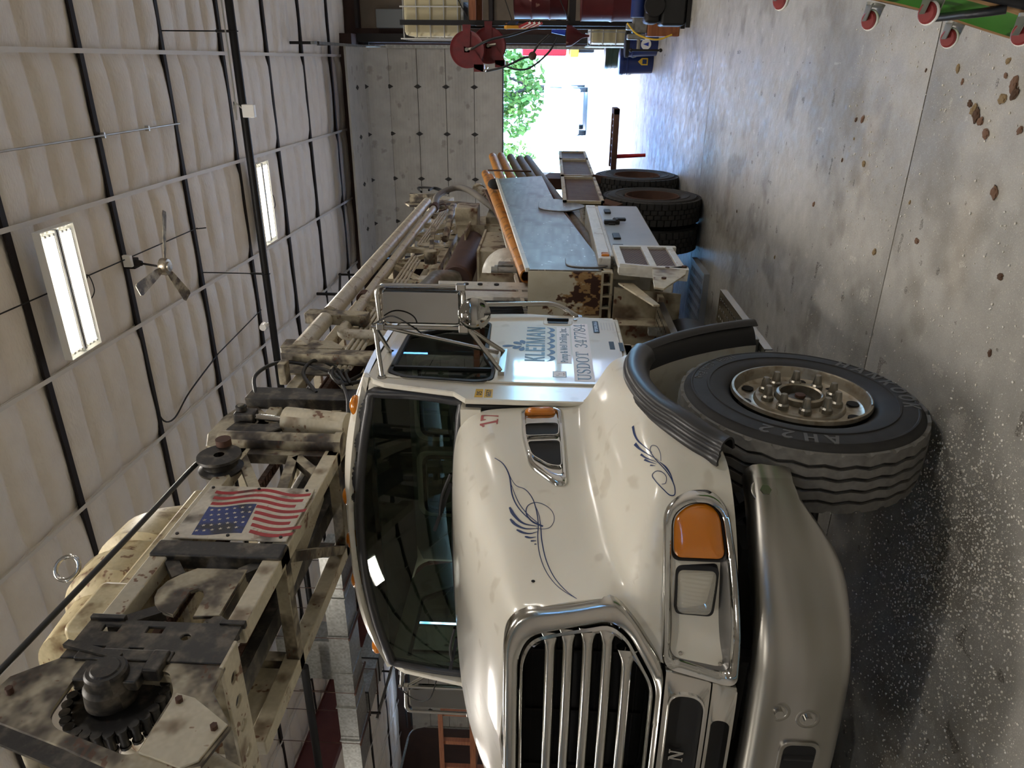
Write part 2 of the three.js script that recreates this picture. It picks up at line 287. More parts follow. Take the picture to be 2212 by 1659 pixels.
const rustBrownM = std({ map: tex(256, (u, v) => mix([0.26, 0.18, 0.15], [0.33, 0.23, 0.19], fbm(N1, u, v, 6, 4)), 0.8), roughness: 0.6 });
const yellowPipeM = std({ map: tex(512, (u, v) => { let c = mix([0.72, 0.49, 0.16], [0.62, 0.40, 0.14], fbm(N1, u, v, 8, 4)); return mix(c, [0.36, 0.22, 0.10], 0.7 * sst(0.55, 0.72, fbm(N2, u, v, 12, 4))); }, 0.8), roughness: 0.5 });
const olivePipeM = std({ map: tex(256, (u, v) => mix([0.42, 0.37, 0.24], [0.28, 0.21, 0.14], fbm(N2, u, v, 8, 4)), 0.6), roughness: 0.6 });
const alumM = std({ map: tex(512, (u, v) => { let c = mix([0.52, 0.51, 0.50], [0.62, 0.61, 0.60], N3(u * 6, v * 50, 64)); c = mix(c, [0.40, 0.37, 0.35], 0.5 * sst(0.5, 0.75, fbm(N4, u, v, 4, 4))); if (N1(u * 64, v * 64, 64) > 0.95) c = [0.88, 0.87, 0.85]; return c; }, 1.5), metalness: 0.75, roughness: 0.42 });
const hoseM = std({ color: 0x171717, roughness: 0.5 });
const greyHoseM = std({ color: 0x6d685f, roughness: 0.65 });
const navyM = std({ color: 0x17305f, roughness: 0.4 });
// rust eaten into the white end plate: brown bleeding edge and dark scale, in its own picture
function rustPlate(u, v) { // u across, v up, 0..1
  const a = fbm(N1, u, v, 4, 5), b = fbm(N2, u, v, 12, 4), f = N3(u * 64, v * 64, 64); let c = mix([0.80, 0.78, 0.71], [0.72, 0.69, 0.60], fbm(N4, u, v, 6, 4));
  const k = (1 - u) * 0.1 + u * 0.95 + (a - 0.5) * 0.9 - 0.25 * v; // towards the outer edge
  const m = sst(0.5, 0.62, k + (b - 0.5) * 0.4) * sst(0.05, 0.14, v); c = mix(c, mix([0.62, 0.50, 0.30], [0.48, 0.29, 0.12], b), m * 0.85);
  const d = sst(0.60, 0.66, b * 0.75 + (a - 0.5) * 0.5 + 0.16 * u + 0.14 * (1 - v)); c = mix(c, [0.23, 0.11, 0.06], d * m); if (f > 0.97) c = mix(c, [0.3, 0.17, 0.08], 0.6); return c; }
const rustPlateM = (() => { const t = tex(512, rustPlate, 1); t.wrapS = t.wrapT = THREE.ClampToEdgeWrapping; return std({ map: t, roughness: 0.6 }); })();
const std0 = std({ color: 0x1d1a18, roughness: 0.6, metalness: 0.5 });
const silverM = std({ color: 0x7d7b77, roughness: 0.35, metalness: 0.6 });
const meshM = std({ color: 0x080808, roughness: 0.6 });
const globalFont = {};
const yellowCaseM = std({ map: tex(256, grimy([0.80, 0.74, 0.58], [0.45, 0.37, 0.24], 0.42, 0.6, 81), 0.6), roughness: 0.5 });
const flagWhiteM = std({ map: tex(256, grimy([0.83, 0.80, 0.73], [0.36, 0.33, 0.29], 0.36, 0.3, 91), 0.8), roughness: 0.5 });
const flagRedM = std({ map: tex(256, grimy([0.66, 0.13, 0.16], [0.30, 0.10, 0.10], 0.34, 0.1, 92), 0.8), roughness: 0.5 });
const flagBlueM = std({ map: tex(256, grimy([0.13, 0.22, 0.48], [0.12, 0.13, 0.17], 0.48, 0.0, 93), 0.6), roughness: 0.5 });
const redPaintM = std({ color: 0xb01c22, roughness: 0.45 });
const alumDoorM = std({ map: tex(256, (u, v) => mix([0.58, 0.60, 0.61], [0.68, 0.69, 0.69], fbm(N1, u, v, 6, 4)), 1.3), roughness: 0.3, metalness: 0.25 });
const gratingM = std({ map: tex(256, (u, v) => { const a = (u * 24) % 1, b = (v * 24 + (Math.floor(u * 24) % 2) * 0.5) % 1, h = Math.hypot(a - 0.5, b - 0.5) < 0.33; return h ? [0.10, 0.07, 0.05] : mix([0.36, 0.26, 0.20], [0.46, 0.37, 0.30], fbm(N1, u, v, 8, 3)); }, 0.6), roughness: 0.7 });
const redReelM = std({ map: tex(256, (u, v) => mix([0.46, 0.10, 0.12], [0.34, 0.08, 0.09], fbm(N1, u, v, 8, 4)), 0.5), roughness: 0.45 });
const navyBrightM = std({ color: 0x2442b0, roughness: 0.35 });
const redWheelM = std({ color: 0x842a2b, roughness: 0.5 });
// ---------- the building ----------
const ROOF = (z) => 7.1 + 0.039 * z, WX0 = -24, WX1 = 9, WZ0 = -18, WZ1 = 9;
// floor of cast slabs with sawn joints
const floor = struct('floor', box(WX0, WX1, -0.25, -0.006, WZ0 - 0.3, WZ1), std({ color: 0x7d6f5a, roughness: 0.95 }));
{
  const zs = [-18.3, -13.98, -8.43, -3.63, 1.2, 9], xs = [-24, -16.7, -10.8, -4.9, 1.0, 9], j = 0.005;
  for (let a = 0; a < zs.length - 1; a++) for (let b = 0; b < xs.length - 1; b++) {
    const near = a === 3 && b === 3;
    obj('slab', box(xs[b] + j, xs[b + 1] - j, -0.0055, 0, zs[a] + j, zs[a + 1] - j), near ? floorNearM : floorM, floor);
  }
}
// roof deck, insulation quilts sagging between purlins, white battens
const roofTilt = Math.atan(0.039);
const onRoof = (g, x, z, dy = 0) => g.rotateX(-roofTilt).translate(x, ROOF(z) + dy, z);
const ceiling = struct('ceiling', onRoof(new THREE.BoxGeometry(WX1 - WX0 + 1, 0.1, WZ1 - WZ0 + 1.2), (WX0 + WX1) / 2, (WZ0 + WZ1) / 2, 0.42), tanSheetM);
const purlinZ = []; for (let n = -7; n < 10; n++) purlinZ.push(-6.6 + 1.69 * n);
const battenX = []; for (let x = 0.05 - 1.55 * 15; x < 9; x += 1.55) battenX.push(x);
{
  const L = 1.69, Wd = 1.55, nz = 32, nx = 8, variants = [];
  for (let k = 0; k < 7; k++) { // a quilt: four soft rolls across, pinned down by the battens at both ends
    const G = [], off = Array.from({ length: 5 }, () => rr(-0.03, 0.03)), amp = Array.from({ length: 4 }, () => rr(0.045, 0.076)), sk = rr(0.6, 1.6);
    for (let i = 0; i <= nz; i++) { const row = [], t = i / nz * 4, b = Math.min(3, Math.floor(t)), f = t - b;
      for (let j = 0; j <= nx; j++) { const s = j / nx, e = 1 - Math.pow(Math.abs(2 * s - 1), 6) * 0.55;
        const roll = Math.pow(Math.sin(Math.PI * Math.pow(f, sk)), 0.55) * amp[b] * e;
        row.push([(s - 0.5) * Wd, -0.03 * e - roll + 0.006 * Math.sin(s * 9 + b * 2 + k), (i / nz - 0.5) * (L - 0.02) + off[b] * 0.2 * Math.sin(Math.PI * f)]); }
      G.push(row); }
    const g = merge(shell(G, 0.03, true)); g.rotateX(-roofTilt); variants.push(g);
  }
  let c = 0;
  for (let a = 0; a < purlinZ.length - 1; a++) for (let b = 0; b < battenX.length - 1; b++) {
    const m = new THREE.Mesh(variants[(a * 5 + b * 3 + (a * b) % 4) % 7], insulM); m.name = 'insulation_panel'; const x = battenX[b] + 0.775, z = purlinZ[a] + L / 2;
    if (x < WX0 + 0.3 || x > WX1 - 0.3 || c >= 298) continue; c++;
    m.position.set(x, ROOF(z) + 0.04, z); m.castShadow = m.receiveShadow = true; ceiling.add(m);
  }
}
for (const z of purlinZ) obj('purlin', [bar([WX0, ROOF(z) + 0.06, z], [WX1, ROOF(z) + 0.06, z], 0.012, 0.2), bar([WX0, ROOF(z) - 0.045, z + 0.03], [WX1, ROOF(z) - 0.045, z + 0.03], 0.075, 0.008), bar([WX0, ROOF(z) - 0.035, z + 0.065], [WX1, ROOF(z) - 0.035, z + 0.065], 0.006, 0.024)], purlinM, ceiling);
for (const x of battenX) if (x > WX0 && x < WX1) obj('batten', bar([x, ROOF(WZ0) - 0.062, WZ0], [x, ROOF(WZ1) - 0.062, WZ1], 0.05, 0.006), battenM, ceiling);
// walls
const HW = 7.3;
// openings in the far wall: door bays [x0, x1]
const D1 = [-4.55, 0.28], D2 = [-21.2, -16.6], D3 = [4.1, 6.3];
const wallBack = struct('wall_back', [box(WX0, D2[0], 0, HW, WZ0 - 0.3, WZ0), box(D2[1], D1[0], 0, HW, WZ0 - 0.3, WZ0), box(D1[1], D3[0], 0, HW, WZ0 - 0.3, WZ0), box(D3[1], WX1, 0, HW, WZ0 - 0.3, WZ0),
  box(D2[0], D2[1], 5.9, HW, WZ0 - 0.3, WZ0), box(D1[0], D1[1], 5.9, HW, WZ0 - 0.3, WZ0), box(D3[0], D3[1], 5.9, HW, WZ0 - 0.3, WZ0)], brownWallM);
struct('wall_left', box(WX0 - 0.3, WX0, 0, HW, WZ0, WZ1), insulM);
struct('wall_right', box(WX1, WX1 + 0.3, 0, HW, WZ0, WZ1), insulM);
struct('wall_front', box(WX0, WX1, 0, HW + 0.3, WZ1, WZ1 + 0.3), insulM);
// tan sheet bays and dark girts on the far wall beside the door
for (const [x0, x1] of [[0.62, 3.4], [-16.4, -4.8]]) for (const [y0, y1] of [[0.1, 1.5], [1.62, 3.0], [3.12, 4.5], [4.62, 6.0]]) {
  for (let x = x0; x < x1 - 0.4; x += 1.5) obj('wall_sheet', box(x, Math.min(x + 1.42, x1), y0, y1, WZ0, WZ0 + 0.02), tanSheetM, wallBack);
  obj('girt', bar([x0, y1 + 0.06, WZ0 + 0.09], [x1, y1 + 0.06, WZ0 + 0.09], 0.18, 0.07), purlinM, wallBack);
}
for (const x of [0.42, -4.72, 3.45]) obj('wall_column', box(x - 0.09, x + 0.09, 0, 6.3, WZ0, WZ0 + 0.16), steelDarkM, wallBack);
obj('header_and_shade', box(-4.8, 0.5, 6.1, 6.38, WZ0, WZ0 + 0.62), brownWallM, wallBack);  // door header; its dark box also stands in for shade below the roof
// sectional overhead doors: vertical track, round the bend, along the ceiling
function overheadDoor(n, [x0, x1], open, secs, H, detail) {
  const root = new THREE.Group(); root.name = 'door_' + n; root.userData.kind = 'structure'; scene.add(root);
  const zf = WZ0 + 0.10, R = 0.5, top = H, path = (s) => { // s up the wall from the floor -> [y, z, angle]
    if (s < top) return [s, zf, 0]; const a = Math.min((s - top) / R, Math.PI / 2); if (s < top + R * Math.PI / 2) return [top + R * Math.sin(a), zf + R * (1 - Math.cos(a)), a];
    const e = s - top - R * Math.PI / 2; return [top + R + e * 0.02, zf + R + e, Math.PI / 2]; };
  const h = 0.655;
  for (let i = 0; i < secs; i++) {
    const a = path(open + i * h + 0.004), b = path(open + (i + 1) * h - 0.004), p = V((x0 + x1) / 2, (a[0] + b[0]) / 2, (a[1] + b[1]) / 2), d = V(0, b[0] - a[0], b[1] - a[1]), L = d.length(), ang = Math.atan2(d.z, d.y);
    const g = new RoundedBoxGeometry(x1 - x0 - 0.1, L, 0.05, 1, 0.006).rotateX(ang).translate(p.x, p.y, p.z);
    obj('door_section', g, doorPanelM, root);
    // hinges on the seam above
    if (i < secs - 1) for (let k = 0; k < 4; k++) { const x = x0 + 0.35 + (x1 - x0 - 0.7) * (k + 0.5) / 4; const nz = Math.cos(ang) * 0.03, ny = -Math.sin(ang) * 0.03;
      obj('hinge', ext(shapeOf([[-0.05, 0], [0, 0.09], [0.05, 0], [0, -0.09]]), 0.012).rotateX(ang * 1).translate(x, b[0] + ny, b[1] + nz), steelDarkM, root); }
    if (i < secs - 1 && b[2] < 0.1) obj('astragal', bar([x0 + 0.05, b[0] + 0.004, b[1] + 0.02], [x1 - 0.05, b[0] + 0.004, b[1] + 0.02], 0.014, 0.01), steelDarkM, root);
  }
  obj('bottom_seal', bar([x0 + 0.05, open - 0.01, zf], [x1 - 0.05, open - 0.01, zf], 0.06, 0.03), blackM, root);
  for (const x of [x0 + 0.03, x1 - 0.03]) {
    obj('track', [bar([x, 0.05, zf + 0.03], [x, top, zf + 0.03], 0.05, 0.07), sweepTrack(x, top, zf + 0.03, R), bar([x, top + R, zf + R + 0.03], [x, top + R + 0.06, zf + R + 3.2], 0.05, 0.07)], galvM, root);
    obj('track_hanger', [bar([x, top + R, zf + R + 3.0], [x, ROOF(zf + R + 3.0) - 0.05, zf + R + 3.0], 0.05), bar([x, top + R + 0.05, zf + R + 3.0], [x + (x > -2 ? 0.02 : -0.02), ROOF(zf + 1.9) - 0.05, zf + 1.9], 0.05), bar([x, top + R, zf + R + 1.5], [x, ROOF(zf + R + 1.5) - 0.05, zf + R + 1.5], 0.04)], steelDarkM, root);
  }
  obj('spring_shaft', cyl([x0, top + R + 0.12, WZ0 + 0.18], [x1, top + R + 0.12, WZ0 + 0.18], 0.03), steelDarkM, root);
  obj('header', box(x0 - 0.05, x1 + 0.05, 5.85, 5.95, WZ0, WZ0 + 0.08), steelDarkM, root);
  return root;
}
function sweepTrack(x, top, z, R) { const P = []; for (let k = 0; k <= 8; k++) { const a = k / 8 * Math.PI / 2; P.push(V(x, top + R * Math.sin(a), z + R * (1 - Math.cos(a)))); } return sweep(P, 0.03, 6); }
overheadDoor(1, D1, 2.80, 7, 5.45);
overheadDoor(2, D2, 0.0, 9, 5.45);
overheadDoor(3, D3, 2.5, 7, 5.45);
// outside: paving, hedge trees, parked vehicles, so bright that they burn out
struct('ground', box(-60, 60, -0.5, -0.04, -90, WZ0 - 0.3), std({ color: 0x9d9a92, roughness: 0.9 }));
{
  const leafM = [std({ color: 0x5f7d2e, roughness: 0.7 }), std({ color: 0x7d9440, roughness: 0.7 })], barkM = std({ color: 0x54463a, roughness: 0.9 });
  const leaf = prep(new THREE.PlaneGeometry(0.34, 0.2));
  const bush = (x, z, r, h, k) => {
    const t = thing('yard_tree', ['rounded leafy tree in bright sun beyond the open door, beside the white van', 'tall sunlit leafy tree behind the parked white van', 'low spreading sunlit bush at the yard edge', 'wide leafy tree far across the sunny yard'][k], 'tree', V(x, -0.04, z), 'trees across the yard');
    obj('trunk', [cyl([0, 0, 0], [0.1, h * 0.5, 0], 0.18, 0.12, 8), cyl([0.1, h * 0.45, 0], [0.8, h * 0.75, 0.2], 0.1, 0.05, 6), cyl([0.1, h * 0.45, 0], [-0.7, h * 0.8, -0.2], 0.1, 0.05, 6)], barkM, t);
    const im = new THREE.InstancedMesh(leaf, leafM[k % 2], 1500), M = new THREE.Matrix4(), q = new THREE.Quaternion(), e = new THREE.Euler();
    for (let i = 0; i < 1500; i++) { const a = rr(0, 6.28), c = rr(-1, 1), s = Math.sqrt(1 - c * c), rad = r * (0.55 + 0.45 * Math.cbrt(rnd())) * (0.8 + 0.25 * Math.sin(3 * a + c * 4));
      q.setFromEuler(e.set(rr(0, 6), rr(0, 6), rr(0, 6))); M.compose(V(rad * s * Math.cos(a), h * 0.66 + rad * 0.8 * c, rad * s * Math.sin(a)), q, V(1, 1, 1)); im.setMatrixAt(i, M); }
    im.name = 'foliage'; im.userData.kind = 'stuff'; im.castShadow = im.receiveShadow = true; t.add(im);
  };
  bush(-1.5, -44, 2.6, 6.2, 0); bush(-6.8, -48, 3.0, 7.5, 1); bush(2.6, -40, 2.0, 4.4, 2); bush(8.5, -52, 3.6, 7.0, 3);
  const van = thing('parked_van', 'white panel van parked in the sunny yard outside the door', 'van', V(-2.2, -0.04, -38));
  const wm = std({ color: 0xdedede, roughness: 0.4 });
  obj('body', plateX([[-2.6, 0.35], [2.2, 0.35], [2.6, 0.5], [2.6, 1.0], [1.9, 1.15], [1.3, 1.95], [-2.6, 2.05]], 1.0, 2.0, [], 0.05), wm, van);
  for (const z of [-1.7, 1.6]) for (const x of [0.95, -0.95]) obj('wheel', cyl([x - 0.1, 0.35, z], [x + 0.1, 0.35, z], 0.35, 0.35, 20), tireM, van);
  obj('windshield', plateZ([[-0.85, 1.2], [0.85, 1.2], [0.75, 1.85], [-0.75, 1.85]], 0, 0.02).rotateX(-0.7).translate(0, 0.28, 2.15), glassM, van);
  for (const x of [1.02, -1.0]) obj('side_window', plateX([[0.4, 1.2], [1.5, 1.2], [1.15, 1.75], [0.4, 1.75]], x, 0.02), matteBlackM, van);
}
// ---------- hung from the roof ----------
// six-tube fluorescent high bay, 1.3 m long, chained to a purlin
function highBay(x, z, label, cord) {
  const y = ROOF(z) - 0.27, t = thing('ceiling_light', label, 'light', V(x, y, z), 'fluorescent high bay lights'), L = 0.65, W = 0.26;
  obj('housing', [box(-L, L, 0.035, 0.05, -W, W), box(-L, L, -0.03, 0.05, -W - 0.006, -W), box(-L, L, -0.03, 0.05, W, W + 0.006), box(-L - 0.008, -L, -0.035, 0.05, -W, W), box(L, L + 0.008, -0.035, 0.05, -W, W)], lampWhiteM, t);
  for (const s of [-1, 1]) obj('reflector', [-0.065, 0, 0.065].map((d) => new THREE.CylinderGeometry(0.04, 0.04, 2 * L - 0.1, 12, 1, true, Math.PI * 0.5, Math.PI).rotateZ(Math.PI / 2).rotateX(-Math.PI / 2 * 0).translate(0, 0.02, s * 0.135 + d)).concat(box(-L + 0.02, L - 0.02, -0.02, 0.034, -0.02 + s * 0.012, 0.02 + s * 0.012)), lampWhiteM, t);
  for (const s of [-1, 1]) for (const d of [-0.065, 0, 0.065]) { const tb = obj('tube', cyl([-L + 0.05, -0.012, s * 0.135 + d], [L - 0.05, -0.012, s * 0.135 + d], 0.0127, 0.0127, 10), tubeM, t); for (const e of [-1, 1]) obj('socket', box(e * (L - 0.05) - 0.012, e * (L - 0.05) + 0.012, -0.03, 0.03, s * 0.135 + d - 0.014, s * 0.135 + d + 0.014), lampWhiteM, tb); }
  for (const e of [-1, 1]) obj('chain', cyl([e * 0.5, 0.05, -W + 0.05], [e * 0.55, 0.31, -W - 0.05], 0.004, 0.004, 6), wireM, t);
  if (cord) { obj('plug', box(-0.04, 0.04, 0.17, 0.25, -W - 0.13, -W - 0.08, 0.008), blackM, t); obj('power_cord', tube([[0, 0.06, -W + 0.02], [0.08, 0.0, -W - 0.08], [-0.1, -0.02, -W - 0.1], [-0.2, 0.05, -W - 0.06], [-0.06, 0.1, -W - 0.1], [0.05, 0.03, -W - 0.12], [-0.05, 0.12, -W - 0.08], [0, 0.2, -W - 0.1]], 0.006, 60, 6), wireM, t); }
  const a = new THREE.RectAreaLight(0xfff7ee, 52, 2 * L - 0.1, 2 * W - 0.1); a.position.set(0, -0.045, 0); a.rotation.x = -Math.PI / 2; a.name = 'lamp_glow'; t.add(a);
  return t;
}
highBay(-2.2, -6.9, 'fluorescent high bay light on chains with a coiled cord, near the ceiling fan', true);
highBay(-2.2, -11.93, 'fluorescent high bay light hanging beside the black heater pipe', true);
for (const [x, z] of [[-2.2, -1.9], [-2.2, 3.2], [5, -6.9], [5, -1.9], [-9.5, -6.9], [-9.5, -1.9], [5, -11.93], [-9.5, 3.2], [-17, -11.9], [-17, -6.9]]) highBay(x, z, 'fluorescent high bay light of the bays outside the picture', false);
// ceiling fan, three blades
{
  const c = V(-2.27, ROOF(-8.29) - 0.06, -8.29), t = thing('ceiling_fan', 'dark three-blade industrial ceiling fan on a short down rod', 'fan', c), b = V(-0.03, -0.44, 0.02);
  obj('mount', [box(-0.06, 0.06, -0.1, 0.02, -0.06, 0.06, 0.01), cyl([0, -0.1, 0], [0, -0.16, 0], 0.045, 0.03)], purlinM, t);
  obj('junction_box', box(-0.02, 0.12, -0.1, 0.0, 0.07, 0.12, 0.006), lampWhiteM, t);
  obj('down_rod', cyl([0, -0.14, 0], [b.x, b.y + 0.05, b.z], 0.013, 0.013, 10), purlinM, t);
  obj('motor', lathe([[0, 0.06], [0.05, 0.06], [0.10, 0.03], [0.105, -0.02], [0.09, -0.05], [0.06, -0.055], [0.06, -0.07], [0, -0.075]], 32).translate(b.x, b.y, b.z), rimM, t);
  const g = prep(plateY([[0.08, -0.03], [0.2, -0.05], [0.62, -0.075], [0.66, -0.06], [0.66, 0.06], [0.62, 0.075], [0.2, 0.05], [0.08, 0.03]], 0, 0.008).rotateX(0.22));
  for (const a of [0.35, 2.45, 4.55]) { const m = new THREE.Mesh(g, mastDirtyM); m.name = 'blade'; m.position.copy(b); m.rotation.y = a; m.castShadow = m.receiveShadow = true; t.add(m); }
}
// black radiant heater pipe on rods below a purlin
{
  const y = 5.74, z = -9.98, t = thing('heater_pipe', 'long black heater pipe hung on rods under the insulated ceiling', 'pipe', V(-7, y, z));
  part('pipe', [cyl([-9.2, y, z], [8, y, z], 0.052, 0.052, 16)], blackIronM, t);
  for (let x = 0.3; x > -9; x -= 3.15) part('hanger_rod', [cyl([x, y + 0.06, z], [x, ROOF(z) - 0.05, z], 0.008, 0.008, 6), new THREE.TorusGeometry(0.06, 0.008, 6, 16).rotateY(Math.PI / 2).translate(x, y, z), cyl([x, y + 0.05, z], [x, y + 0.22, z], 0.016, 0.016, 8)], blackIronM, t);
  part('junction_box', box(-0.72, -0.56, 5.55, 5.71, -9.925, -9.845, 0.01), lampWhiteM, t);
  part('sensor', [cyl([-3.62, 5.83, -9.90], [-3.62, 5.83, -9.82], 0.06, 0.05), cyl([-3.62, 5.80, -9.97], [-3.62, 5.83, -9.88], 0.03)], lampWhiteM, t);
  part('gas_line', tube([[8, y + 0.07, z + 0.05], [0, y + 0.075, z + 0.05], [-0.5, y + 0.1, z + 0.05], [-0.62, y - 0.02, z + 0.06]], 0.01, 60, 6), conduitM, t);
}
// conduits and wire clipped under the quilts
tag(obj('conduit', [cyl([-0.81, ROOF(-2) - 0.09, -2], [-0.81, ROOF(-9.95) - 0.09, -9.95], 0.012, 0.012, 8), [-4, -6.6, -8.29, -9.2].map((z) => box(-0.84, -0.78, ROOF(z) - 0.1, ROOF(z) - 0.05, z - 0.012, z + 0.012))], conduitM), 'thin bright metal conduit running under the ceiling quilts', 'conduit');
tag(obj('ceiling_cable', [cyl([-2.2, ROOF(-2) - 0.09, -2], [-2.2, ROOF(-9.95) - 0.09, -9.95], 0.008, 0.008, 8), tube([[-2.2, ROOF(-9.9) - 0.1, -9.9], [-2.2, ROOF(-10.1) - 0.2, -9.98]], 0.008, 8, 6)], wireM), 'thin black cable running under the ceiling quilts past the fan', 'cable');
tag(obj('looped_cable', [tube([[-3.2, ROOF(-8.29) - 0.06, -8.22], [-3.9, ROOF(-8.29) - 0.06, -8.22], [-4.35, ROOF(-8.3) - 0.07, -8.26], [-4.47, ROOF(-8.6) - 0.09, -8.5], [-4.3, ROOF(-9) - 0.09, -9.0], [-4.1, ROOF(-9.9) - 0.09, -9.93]], 0.011, 60, 6), cyl([-4.1, ROOF(-9.93) - 0.09, -9.93], [-3.95, ROOF(-11.6) - 0.09, -11.6], 0.009, 0.009, 6)], wireM), 'black cable bending from a purlin across the quilts near the mast', 'cable');
// red frame rafter, ducts and rods in the far bay
tag(obj('rafter', [plateX([[-17.7, 6.05], [-17.0, 6.35], [-8, 6.65], [-8, 5.9], [-12, 5.75], [-16.8, 4.9], [-17.7, 4.0]], -13.42, 0.012), bar([-13.42, 5.75, -12], [-13.42, 5.9, -8], 0.2, 0.014), bar([-13.42, 4.9, -16.8], [-13.42, 5.75, -12], 0.2, 0.014), bar([-13.42, 6.65, -8], [-13.42, 6.35, -17.0], 0.2, 0.014), box(-13.55, -13.3, 0, 4.9, -17.7, -16.95)], redSteelM), 'dark red steel rigid frame rafter of the far bay', 'beam');
function duct(name, label, secs) { const t = thing(name, label, 'duct', V((secs[0][0] + secs[0][1]) / 2, secs[0][2], secs[0][4])); for (const s of secs) { part('duct_section', box(...s, 0.004), galvM, t); } return t; }
{
  const A = []; for (let x = -7.6; x > -12.6; x -= 0.86) A.push([x - 0.85, x, 5.0, 5.36, -10.26, -9.64]);
  const t = duct('cross_duct', 'galvanised rectangular duct with seams running across the far bay', A); for (let x = -7.6; x > -12.6; x -= 0.86) part('flange', [box(x - 0.015, x + 0.01, 4.98, 5.38, -10.28, -9.62)], galvM, t);
  part('branch', box(-10.4, -9.5, 5.36, 6.35, -10.2, -9.7), galvM, t);
  const B = []; for (let z = -10.40; z > -16.5; z -= 0.9) B.push([-12.1, -11.5, 5.0, 5.4, z - 0.89, z]);
  const u = duct('long_duct', 'galvanised rectangular duct running back towards the far doors', B); for (let z = -10.42; z > -16.5; z -= 0.9) part('flange', [box(-12.12, -11.48, 4.98, 5.42, z - 0.015, z + 0.01)], steelDarkM, u); for (const z of [-11, -13, -15]) part('hanger', [cyl([-12.14, 4.97, z], [-12.14, ROOF(z) - 0.04, z], 0.008, 0.008, 6), cyl([-11.46, 4.97, z], [-11.46, ROOF(z) - 0.04, z], 0.008, 0.008, 6), bar([-12.16, 4.965, z], [-11.44, 4.965, z], 0.03, 0.02)], rustM, u);
  for (const [n, x0, z0] of [[0, -8.2, 0], [1, -9.3, 0], [2, -10.6, 0], [3, -11.9, 0]]) part('hanger', [bar([x0, 4.965, -10.34], [x0, 4.965, -9.55], 0.04, 0.03), cyl([x0, 4.965, -9.58], [x0, ROOF(-9.58), -9.58], 0.006, 0.006, 6), cyl([x0, 4.965, -10.31], [x0, ROOF(-10.31), -10.31], 0.006, 0.006, 6)], rustM, t);
}
tag(obj('far_pipe', [cyl([-24, 5.68, -9.2], [-9.6, 5.68, -9.2], 0.07, 0.07, 14)], blackIronM), 'thick dark pipe near the roof of the far bay', 'pipe');
// ---------- the drilling rig truck ----------
const XC = -2.6;
const truck = thing('drilling_rig_truck', 'cream white drilling rig truck with chrome grille and a folded lattice mast over the cab', 'truck', V(XC, 0, -3.03));
const S = (d) => XC + d; // d: sideways from the centre line, + towards the driver side
